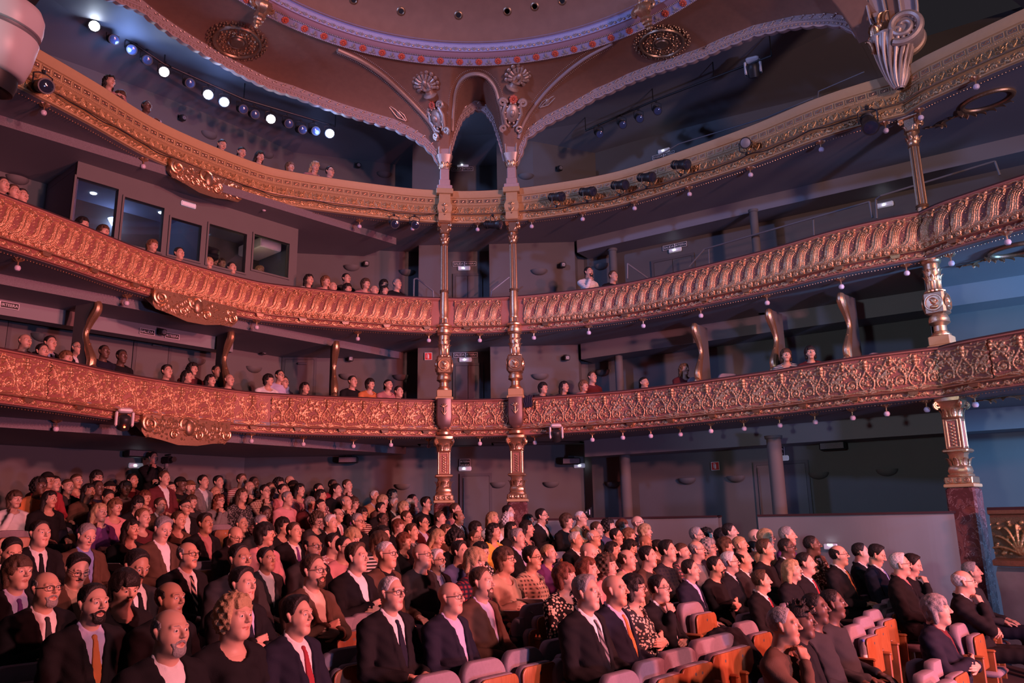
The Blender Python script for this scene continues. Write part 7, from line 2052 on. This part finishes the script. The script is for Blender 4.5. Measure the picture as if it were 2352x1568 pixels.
# ease neighbours apart along their sight lines so that nobody shares a place
D2 = np.array([q[0][:2] for q in PLACED]); T = np.array([q[1] for q in PLACED]); T0 = np.array([q[2] for q in PLACED]); TM = np.array([q[3] for q in PLACED])
CXY = np.array([COLS['L'], COLS['R'], COLS['F']])
for it in range(160):
    X = D2 * T[:, None]; df = X[:, None] - X[None]; ds = np.linalg.norm(df, axis=-1) + np.eye(len(X)) * 9
    push = np.clip(.50 - ds, 0, .5) * (np.sign(T[:, None] - T[None]) + (T[:, None] == T[None]) * .01)
    T = T + .25 * push.sum(1) / np.linalg.norm(D2, axis=1)
    for c in CXY:
        e = X - c; q = np.linalg.norm(e, axis=1); T = T - np.clip(.50 - q, 0, .5) * .4 / np.linalg.norm(D2, axis=1)
    fr_ = np.where(T0 < 6.6, .03, .13); T = np.clip(T, T0 * (1 - fr_), T0 * (1 + fr_)); T = np.minimum(T, TM)
    X = D2 * T[:, None]; over = np.clip((X - BP) @ BN - 2.35, 0, 9); T = T - over / (D2 @ BN).clip(.2)
    T = np.minimum(T, 17.35 / D2[:, 1])
for (d, t_, t0, tmax, kw, lab), t in zip(PLACED, T):
    p = d[:2] * t; hz = EYE + d[2] * t; dz = hz - (floor_at(p[0], p[1]) + HZ)
    sc = 1.05 * min(1.07, max(.93, (HZ + dz) / HZ))
    yaw = math.radians(-34) + rnd.uniform(-.10, .10)
    o = person((p[0], p[1], hz), yaw, lab, scale=sc, trouser=rnd.choice(['black', 'charcoal', 'navy', 'black']), **kw)
    seat(o.location[0], o.location[1], o.location[2], 'lilac seat under the ' + lab.replace(',', ''), False, sc=.90)
# empty seats: pixel of the top of the backrest
EMPTY = """
E 150 1402|empty seat at the lower left corner of the picture
A 150 835|empty seat at the left edge with its number plate shining
A 740 795|empty seat between the black-tie man and the blond woman
A 425 715|empty seat behind the man with the wide black tie
B 590 755|empty seat right of the young man in black jacket
E 1385 705|empty seat right of the bald man with striped tie
E 2230 1110|empty seat right of the man with red tie, upper
E 2300 1310|empty seat right of the man with red tie, lower
F 90 945|empty seat below the bearded man in brown jacket
F 270 905|empty seat behind the white-haired man with spotted tie
F 140 1140|empty seat left of the white-haired man with spotted tie
F 715 1315|empty seat lowest in the middle of the picture
F 1030 1225|second empty seat in the front middle row
F 1300 1150|third empty seat in the front middle row
F 1545 1082|fourth empty seat in the front middle row, nearest the grey tie
F 1400 845|empty seat with a reserved paper behind the grey tie man
F 1345 930|empty seat with a reserved paper beside the corduroy jacket
F 1950 1310|empty seat at the bottom below the orange tie man
F 2160 1225|second empty seat below the orange tie man
F 2320 1160|third empty seat below the orange tie man
G 150 945|fourth empty seat below the orange tie man
G 300 878|empty seat left of the draped coat
G 410 850|empty seat under the draped coat
G 560 770|empty seat right of the draped coat
G 215 648|empty seat behind the man with hand to mouth
G 845 648|empty seat below the long-haired blonde
G 740 1115|empty seat in front of the cropped grey-haired man
G 1250 790|nearest empty seat of the long row at right
G 1312 740|second empty seat of the long row at right
G 1372 695|third empty seat of the long row at right
G 1432 658|fourth empty seat of the long row at right
G 1482 626|fifth empty seat of the long row at right
G 1530 594|sixth empty seat of the long row at right
G 1568 564|farthest empty seat of the long row at right
G 1990 690|farther empty seat at the right edge below the fist-at-mouth man
G 1955 735|middle empty seat at the right edge below the fist-at-mouth man
G 1915 785|nearer empty seat at the right edge below the fist-at-mouth man
G 1765 1010|empty seat in front of the large grey-haired man, farther
G 1700 1090|empty seat in front of the large grey-haired man, nearer
G 1830 1150|empty seat at the bottom right corner
D 930 480|empty seat right of the man with crossed arms
D 790 560|empty seat below the man with crossed arms
D 900 660|empty seat right of the grey-haired man with scarf
D 960 800|empty seat right of the young blond woman
"""
HOFF = .83
SEATS = {}
for l in EMPTY.strip().splitlines():
    a, lab = l.split('|'); f = a.split(); ox, oy, sc = TILE[f[0]]
    u, v = ox + float(f[1]) / sc, oy + float(f[2]) / sc
    d = ray(u, v); best = None; da = d[0] * AX[0] + d[1] * AX[1]; tmax = 30 if u < 1215 else np.linalg.norm(RIM.hit(u, v, .60)[0][:2]) / np.linalg.norm(d[:2]) if RIM.hit(u, v, .60) is not None else 12
    t0 = (-0.65 + HOFF - EYE) / (d[2] - 0.1067 * da); t0 = min(max(t0, 3), tmax) if t0 > 0 else tmax
    if (d[:2] * t0 - BP) @ BN > 2.7: t0 = (2.7 + BP @ BN) / (d[:2] @ BN)
    for k in range(-9, 18):
        a = ROW0 + k * PITCH_R + .31
        if a * da <= 0 and abs(da) > .02: continue
        t = a / da; p = d[:2] * t; hz = EYE + d[2] * t
        if t > tmax or t < 3 or (p - BP) @ BN > 2.7 or p[1] > 17.3: continue
        dz = hz - (floor_z(a) + .83); r = p @ RD
        clash = sum(max(0, .50 - abs(r - q)) for q in rows.get(k, []))
        cost = (dz / .09) ** 2 + clash * 4 + (40 if abs(t / t0 - 1) > .16 else 0)
        if best is None or cost < best[0]: best = (cost, k, a, p, hz, dz, r)
    if best is None: print('no seat', lab); continue
    cost, k, a, p, hz, dz, r = best
    if abs(dz) > .10 or cost > 12:
        p = d[:2] * t0; hz = EYE + d[2] * t0; dz = 0; r = p @ RD; k = int(round((p @ AX - .31 - ROW0) / PITCH_R))
    rows.setdefault(k, []).append(r)
    q = p - AX * .31
    SEATS[lab] = seat(q[0], q[1], hz - .83, lab, True, sc=.92)
# balconies
for l in BALC_P.strip().splitlines():
    lv, u, v, kw, lab = parse(l)
    back = any(w in lab for w in ('second row', 'back row', 'behind', 'in back of', 'by gilded divider', 'first divider', 'tall dark', 'bald man in maroon', 'before the second rear door'))
    C = RIM
    h = C.hit(u, v, -.46 if not back else -.92)
    if h is None: print('no balcony place', lab); continue
    p = h[0]
    tgt = np.array([9.0, 2.0]) - p[:2]; yaw = math.atan2(tgt[1], tgt[0])
    if u > 1700: yaw = math.radians(-110)
    if kw['pose'] in (2, 3, 4) and p[2] - (.40 if kw['pose'] != 2 else .30) < ZT[lv] + .05: kw['pose'] = 1
    person(p, yaw, lab, scale=1.0, legs=False, **kw)
# ------------------------------------------------------------------ stage lanterns
can_me = MB().lathe([(.04, -.20), (.075, -.19), (.08, -.05), (.085, 0), (.09, .10), (.105, .12), (.105, .20), (.095, .20)], n=20).mesh('lantern_body', True, 40)
fin_me = MB().lathe([(.082, -.17), (.09, -.165), (.09, -.15), (.082, -.145)], n=20).lathe([(.082, -.12), (.09, -.115), (.09, -.10), (.082, -.095)], n=20).mesh('cooling_fins', True, 40)
lens_me = MB().lathe([(.088, .198), (.085, .204), (.05, .214), (.003, .218)], n=20).mesh('lens')
yoke_me = MB().tube([(-.115, 0, .0), (-.115, 0, .16), (-.05, 0, .19), (.05, 0, .19), (.115, 0, .16), (.115, 0, .0)], .010, 6).mesh('yoke')
clamp_me = MB().bbox((0, 0, .215), (.05, .05, .06), .01).mesh('clamp', True, 30)
M['lens_dark'] = mat('dark_lens', (.02, .025, .05), .08, spec=.8)
M['lens_blue'] = mat('blue_lens', (.05, .07, .16), .1, spec=.8)
def lantern(p, aim, label, lit=False, sc=1.0, up=True, group=None, lens=None):
    o = empty('stage_lantern', p, 0, label, 'lantern', group); o.scale = (sc,) * 3
    d = Vector(aim) - Vector([float(q) for q in p]); q = d.to_track_quat('Z', 'Y').to_euler()
    b = obj('lantern_body', can_me, M['black'], o, None, q)
    obj('cooling_fins', fin_me, M['black'], b); obj('lens', lens_me, M['lamp_white'] if lit else (lens or M['lens_dark']), b)
    rz = math.atan2(d.y, d.x) + math.pi / 2
    obj('yoke', yoke_me, M['black'], o, None, (0 if up else math.pi, 0, rz)); obj('clamp', clamp_me, M['black'], o, None, (0 if up else math.pi, 0, rz))
    return o
STAGE = (11.0, 1.0, 2.5)
FRONT = [(1277, 452, 'first'), (1348, 440, 'second'), (1422, 425, 'third'), (1483, 407, 'fourth'), (1562, 378, 'fifth')]
for u, v, n_ in FRONT:
    h = RIM.hit(u, v, .28)[0]
    lantern(h, (11, 3, 3.2), '%s black lantern along the top gallery front right of the columns' % n_, up=False)
h = RIM.hit(1712, 328, .2)[0]; lantern(h, (0, 0, EYE), 'round lantern facing the camera on the top gallery front', up=False, lens=M['rail'])
h = RIM.hit(1995, 282, .3)[0]; lantern(h, (4, 6, 2), 'black lantern hanging on the gallery front beside the fluted column', sc=1.25)
for u, v, n_ in ((905, 513, 'left lantern of the pair below the gallery front'), (952, 515, 'right lantern of the pair below the gallery front')):
    h = RIM.hit(u, v, .22)[0]; lantern(h, (1.5, 3, 1.5), n_, sc=.9)
h = RIM.hit(1132, 516, .22)[0]; lantern(h, (8, 12, 6.0), 'black lantern between the two corner columns below the gallery', sc=1.0)
h = RIM.hit(96, 198, .3)[0]; lantern(h, (3, 2, 3), 'round lantern beside the white moving light at left', sc=1.1)
# lamp bar in the rear gallery: six lamps lit
def bar(pix, Y, label, r=.024):
    o = empty('lighting_bar', (0, 0, 0), 0, label, 'pipe')
    P = [at_dist(u, v, y) for (u, v), y in zip(pix, Y)]
    obj('bar_tube', MB().tube(P, r, 8).mesh('bar_tube'), M['black'], o)
    for q in P: obj('hanger', MB().tube([q, (q[0], q[1], q[2] + .5)], .012, 6).mesh('hanger'), M['black'], o)
    return P
LIT = [(217, 62), (377, 167), (478, 219), (515, 236), (622, 275), (757, 308)]
DARK = [(258, 90), (300, 113), (335, 137), (432, 190), (555, 250), (582, 262), (660, 283), (690, 297), (720, 300)]
def yat(u): return float(np.interp(u, [180, 380, 560, 770], [12.9, 14.1, 15.2, 16.2]))
bar([(190, 22), (377, 147), (560, 228), (770, 290)], [yat(u) for u in (190, 377, 560, 770)], 'black lighting bar with lit lamps in the rear top gallery')
for i, (u, v) in enumerate(LIT):
    p = at_dist(u, v, yat(u)); lantern(p, (0.8, -2.0, 2.2), 'lit blue-white lantern in the rear gallery, number %s from the left' % 'one two three four five six'.split()[i], True, 1.05)
    if i in (0, 3, 5):
        q = np.array(p) + (np.array((2.0, 2.0, 3.0)) - p) / np.linalg.norm(np.array((2.0, 2.0, 3.0)) - p) * .25
        light('SPOT', 'gallery_lamp_beam', tuple(q), (6.5, 8.0, 5.5) if i < 5 else (0.6, 16.6, 9.4), 160 if i < 5 else 380, (.30, .48, 1.0), .09, 75, .6)  # last beam is turned onto the corner wall, blue light instead of haze
for u, v in ((300, 112), (500, 225), (740, 300)):  # added blue point fills, standing in for the haze around the lamps
    p = at_dist(u, v, yat(u)); l_ = bpy.data.lights.new('gallery_haze_fill', 'POINT'); l_.energy = 22; l_.color = (.25, .42, 1.0); l_.shadow_soft_size = .12
    lo2 = bpy.data.objects.new('gallery_haze_fill', l_); COL.objects.link(lo2); lo2.location = (p[0] + .1, p[1] - .3, p[2] - .25)
ords = 'one two three four five six seven eight nine'.split()
for i, (u, v) in enumerate(DARK):
    p = at_dist(u, v, yat(u)); lantern(p, (2 + rnd.uniform(-2, 3), 2.0, 2.0), 'unlit lantern on the rear gallery bar, number %s from the left' % ords[i], False, .95, lens=M['lens_blue'])
# side gallery bar
P_ = bar([(1345, 300), (1500, 232), (1640, 178), (1772, 128)], [16.9, 15.7, 14.7, 13.7], 'black lighting bar with lanterns in the side top gallery')
for u, v, Y, n_ in ((1375, 306, 16.6, 'first'), (1428, 284, 16.2, 'second'), (1467, 270, 15.9, 'third'), (1508, 252, 15.6, 'fourth')):
    lantern(at_dist(u, v, Y), (3.0, 5.0, 2.0), '%s lantern on the side gallery bar' % n_, sc=.9, lens=M['lens_blue'])
# moving heads
def moving_head(p, rz, label, sc=1.0, tilt=0.0, aim_down=0.6, red=False):
    o = empty('moving_light', p, rz, label, 'moving light'); o.scale = (sc,) * 3
    obj('base', MB().bbox((0, 0, .22), (.26, .22, .10), .03).mesh('base', True, 40), M['white_plastic'], o)
    obj('yoke_arm', MB().bbox((-.15, 0, .05), (.05, .13, .30), .02).mesh('yoke_arm', True, 40), M['white_plastic'], o); obj('yoke_arm', MB().bbox((.15, 0, .05), (.05, .13, .30), .02).mesh('yoke_arm', True, 40), M['white_plastic'], o)
    hd = obj('head', MB().lathe([(.08, -.14), (.115, -.12), (.12, .05), (.11, .13), (.09, .15)], n=24).mesh('head', True, 40), M['black'], o, (0, 0, -.03), (aim_down, 0, 0))
    obj('lens', MB().lathe([(.003, -.152), (.07, -.148), (.085, -.135)], n=20).mesh('lens'), M['lens_dark'], hd)
    if red: obj('status_led', MB().ball((0, -.115, -.12), .02, 8, 5).mesh('status_led'), mat('red_led', (1, .05, .02), .4, emit=(1, .06, .02), estr=25), o)
h = RIM.hit(285, 968, .18)[0]; moving_head(h, .6, 'white moving light with red status lamp under the lowest balcony', .8, red=True)
h = RIM.hit(1278, 998, .18)[0]; moving_head(h, -.1, 'white moving light under the lowest balcony right of the columns', .8)
p = at_dist(1730, 160, 14.0); moving_head(p, -.4, 'white moving light on the side gallery bar', .95)
# the near moving light that fills the upper left corner
p = at_dist(-8, 78, 2.9)
o = empty('near_moving_light', p, 0, 'large white moving light close to the camera at upper left', 'moving light')
cap = [(.005, .165), (.09, .162), (.135, .145), (.155, .11), (.16, .06), (.158, .035), (.150, .03)]
obj('cap_shell', MB().lathe(cap, n=40).mesh('cap_shell', True, 45), M['white_plastic'], o, (0, 0, 0), (.12, .16, .3), 1.0)
obj('seam_band', MB().lathe([(.148, .032), (.148, .012), (.150, .010)], n=40).mesh('seam_band', True, 45), M['rail'], o, None, (.12, .16, .3))
obj('lower_shell', MB().lathe([(.152, .012), (.158, .005), (.152, -.10), (.140, -.155), (.12, -.17)], n=40).mesh('lower_shell', True, 45), M['white_plastic'], o, None, (.12, .16, .3))
obj('lens_barrel', MB().lathe([(.118, -.16), (.122, -.20), (.115, -.24), (.10, -.245), (.01, -.22)], n=32).mesh('lens_barrel', True, 45), M['black'], o, None, (.12, .16, .3))
obj('hanging_arm', MB().bbox((-.10, .1, .24), (.10, .10, .16), .03).mesh('hanging_arm', True, 40), M['black'], o, None, (.0, .5, .0))
# ------------------------------------------------------------------ camera operator behind the rear row
h = wall_hit(wallG, 352, 1052, .55)[0]
op = person((h[0], h[1], h[2]), math.radians(-35), 'camera operator in black standing behind a tripod at the rear wall', hair='sk', cloth='S', c1='black', pose=2, legs=False)
fz = floor_at(h[0], h[1])
lz = op.location[2] + .50
lg = MB().tube([(0, -.09, .52), (0.0, -.10, .05), (0, -.11, fz - op.location[2])], (.09, .07, .05), 10).tube([(0, .09, .52), (0, .10, .05), (0, .11, fz - op.location[2])], (.09, .07, .05), 10).mesh('trousers')
lo_ = obj('trousers', lg, M['cloth'], op); color(lo_, CC['black'])
ct = empty('video_camera', (h[0] + .38, h[1] - .22, 0), math.radians(-35), 'black video camera on a tripod at the rear wall', 'camera')
zc_ = h[2] - .06
bd = obj('camera_body', MB().bbox((0, 0, zc_), (.30, .11, .14), .02).bbox((.02, 0, zc_ + .10), (.20, .04, .03), .01).mesh('camera_body', True, 35), M['black'], ct)
obj('lens', MB().tube([(.15, 0, zc_), (.26, 0, zc_)], (.045, .055), 14).mesh('lens'), M['black'], bd); obj('viewfinder', MB().bbox((-.05, .09, zc_ + .05), (.14, .05, .05), .01).mesh('viewfinder', True, 30), M['black'], bd)
obj('tripod_head', MB().lathe([(.03, zc_ - .16), (.05, zc_ - .12), (.04, zc_ - .07)], n=14).tube([(0, 0, zc_ - .12), (-.32, .08, zc_ - .22)], .012, 6).mesh('tripod_head'), M['rail'], ct)
for i in range(3):
    a = i * 2.094 + .5
    obj('tripod_leg', MB().tube([(0, 0, zc_ - .14), (.40 * math.cos(a), .40 * math.sin(a), fz)], .018, 8).mesh('tripod_leg'), M['black'], ct)
# ------------------------------------------------------------------ technicians inside the booth
for u, v, kw, lab in ((491, 598, dict(hair='by', cloth='S', c1='charcoal'), 'blond technician lit by desk lamp in fourth booth window'), (508, 605, dict(hair='bn', cloth='S', c1='charcoal'), 'second technician in the fourth booth window'), (597, 622, dict(hair='by', cloth='S', c1='black'), 'fair technician low in the fifth booth window'), (631, 629, dict(hair='sk', cloth='S', c1='black'), 'dark-haired technician low in the fifth booth window')):
    h = wall_hit([tuple(b0 + _bn * .9 - _bd), tuple(b1 + _bn * .9 + _bd)], u, v)
    if h is not None: person(h[0], math.radians(-40), lab, pose=0, legs=False, scale=.95, head='f' if 'blond' in lab else 'm', **kw)
# ------------------------------------------------------------------ small things in the stalls
def near_seat(u, v, hgt):
    d = ray(u, v); da = d[0] * AX[0] + d[1] * AX[1]; t = (-0.65 + hgt - EYE) / (d[2] - .1067 * da)
    return np.array([d[0] * t, d[1] * t, EYE + d[2] * t])
txt = text_mesh('RESERVADO', .030); txt2 = text_mesh('INVITADOS', .026)
def paper(u, v, label, hgt=.62):
    p = near_seat(u, v, hgt)
    o = obj('reserved_paper', MB().box((0, 0, 0), (.29, .20, .003)).mesh('reserved_paper', False), M['sign_white'], None, p, (-.5, .0, math.radians(-20))); tag(o, label, 'paper')
    obj('lettering', txt, M['sign_black'], o, (0, .03, .003), (-math.pi / 2, 0, 0)); obj('lettering', txt2, M['sign_black'], o, (0, -.035, .003), (-math.pi / 2, 0, 0))
paper(265, 1302, 'white reserved paper left of the moustached man', .80); paper(366, 1296, 'white reserved paper right of the moustached man', .80)
paper(1222, 1384, 'white reserved paper on the seat behind the grey tie man', .86); paper(1196, 1412, 'white reserved paper beside the corduroy jacket man', .80)
p = near_seat(1985, 1500, .62)
o = empty('water_bottle', p, 0, 'clear plastic water bottle with blue cap held by young man', 'bottle')
M['pet'] = mat('clear_plastic', (.75, .78, .9), .08, trans=.75)
obj('bottle_body', MB().lathe([(.028, -.11), (.033, -.10), (.033, .02), (.030, .04), (.033, .06), (.014, .10), (.013, .115)], n=18).mesh('bottle_body', True, 40), M['pet'], o); obj('cap', MB().lathe([(.016, .112), (.016, .132), (.012, .134)], n=14).mesh('cap', True, 40), mat('blue_cap', (.1, .2, .7), .4), o); obj('label_band', MB().lathe([(.0338, -.06), (.0338, -.01)], n=18).mesh('label_band'), M['sign_white'], o)
# dark coat draped over an empty seat
p = near_seat(1665, 1450, .86)
n = 26; P = np.zeros((n, n, 3))
for i in range(n):
    for j in range(n):
        s_, t_ = i / (n - 1) - .5, j / (n - 1) - .5
        P[i, j] = (s_ * .75, t_ * .55, .03 - 1.35 * max(0, abs(s_) - .10) ** 1.35 - .5 * max(0, abs(t_) - .16) ** 1.3 + .018 * math.sin(s_ * 30 + 4 * t_) * math.cos(t_ * 22))
cg = gridmesh('coat', P, True, None)
o = obj('draped_coat', cg, M['cloth'], None, p, (0, 0, math.radians(-42))); color(o, (.022, .020, .024)); tag(o, 'dark coat draped over an empty seat near the middle right', 'coat')
# red handbag on the lap of the auburn-haired woman
p = near_seat(940, 1298, .75)
o = empty('handbag', p, math.radians(-34), 'small red handbag with pale studded edge on a lap', 'bag'); obj('bag_body', MB().bbox((0, 0, 0), (.06, .20, .15), .02).mesh('bag_body', True, 40), mat('red_leather', (.5, .03, .03), .4), o); obj('studded_edge', MB().tube([(.03, -.10, -.05), (.03, -.10, .07), (.03, .10, .07), (.03, .10, -.05)], .008, 6).mesh('studded_edge'), M['sign_white'], o)
# gilded ornaments on the soffits of the proscenium boxes
for k, (u, v), lab in ((3, (2268, 228), 'gilded oval wreath on the soffit under the top box'), (2, (2335, 570), 'gilded oval wreath on the soffit under the middle box')):
    p = at_z(u, v, ZB[k] - .01)
    o = empty('soffit_wreath', p, math.radians(-50), lab, 'ornament')
    a = np.linspace(0, 2 * math.pi, 41)[:-1]
    obj('wreath_ring', MB().tube(np.c_[.36 * np.cos(a), .26 * np.sin(a), np.full(40, -.02)], .035, 8, True).mesh('wreath_ring'), M['gold_dark'], o)
    for i in range(7):
        b = 1.2 + i * .35; obj('leaf', LEAFB, None, o, (.40 * math.cos(b), .30 * math.sin(b), -.02), (math.pi / 2, 0, b), .9)
for k, (u, v), lab in ((3, (2175, 275), 'gilded leaf spray on the soffit beside the fluted column'), (2, (2250, 598), 'gilded leaf spray on the soffit under the middle box'), (1, (2290, 912), 'gilded leaf spray on the soffit under the lowest box')):
    p = at_z(u, v, ZB[k] - .01); o = empty('soffit_spray', p, math.radians(-50), lab, 'ornament')
    sp = bez((-.35, 0), (-.1, .15), (.1, -.15), (.35, .05), 20)
    obj('stem', MB().tube(np.c_[sp, np.full(20, -.015)], .012, 6).mesh('stem'), M['gold_dark'], o)
    for i in range(8): obj('leaf', LEAF, None, o, (sp[2 + 2 * i][0], sp[2 + 2 * i][1], -.01), (math.pi / 2, 0, i * 1.3), 1.1)

# empty seats showing above the rail of the side boxes
for i, (u, v, lab) in enumerate(((1618, 862, 'empty box seat just right of the long-haired woman'), (1690, 853, 'empty box seat midway between two gilded dividers on the side balcony'), (1992, 812, 'empty box seat in the last side box, left one'), (2045, 804, 'empty box seat in the last side box, right one'), (2215, 775, 'empty box seat beyond the right gilded column'))):
    h = (RIM if u < 2160 else RIM2).hit(u, v, -.75)
    if h is None: continue
    seat(h[0][0], h[0][1], h[0][2] - .83, lab, True, math.radians(-75), sc=.92)
# dark jacket hung over the lowest balcony rail beside the right corner column
h = RIM.hit(1213, 905, .03)[0]; x_, t_, n_ = RIM.at(RIM.hit(1213, 905, .03)[1])
n = 18; P = np.zeros((n, n, 3))
for i in range(n):
    for j in range(n):
        a_, b_ = i / (n - 1) - .5, j / (n - 1)
        o_ = .06 * math.sin(min(1, b_ * 2.2) * math.pi / 2) - .14 * max(0, .35 - b_) / .35
        P[i, j] = (a_ * (.26 - .10 * b_) + .012 * math.sin(b_ * 9), -o_ - .012 * math.sin(a_ * 30 + b_ * 4), .04 - .36 * max(0, b_ - .30) + .01 * math.sin(a_ * 14))
o = obj('hung_jacket', gridmesh('hung_jacket', P, True, None), M['cloth'], None, (h[0], h[1], ZT[1] + .02), (0, 0, math.atan2(t_[1], t_[0]))); color(o, (.03, .028, .05)); tag(o, 'dark jacket hung over the lowest balcony rail beside the right corner column', 'jacket')
# cables drooping along the top gallery pipe
for (u0, u1, lab) in ((1215, 2030, 'black cable drooping along the gallery pipe right of the columns'), (130, 1000, 'black cable drooping along the gallery pipe left of the columns')):
    q0, q1 = RIM.hit(u0, 470 if u0 > 1000 else 250, .12), RIM.hit(u1, 290 if u1 > 1500 else 490, .12)
    ss = np.linspace(q0[1], q1[1], 90); pts = []
    for i, q in enumerate(ss):
        x_, t_, n_ = RIM.at(q); p = x_ + n_ * .125; pts.append((p[0], p[1], ZB[3] + .165 - .045 * abs(math.sin(i * .21)) - .01 * math.sin(i * .9)))
    o = obj('cable', MB().tube(pts, .009, 6).mesh('cable'), M['black']); tag(o, lab, 'cable')
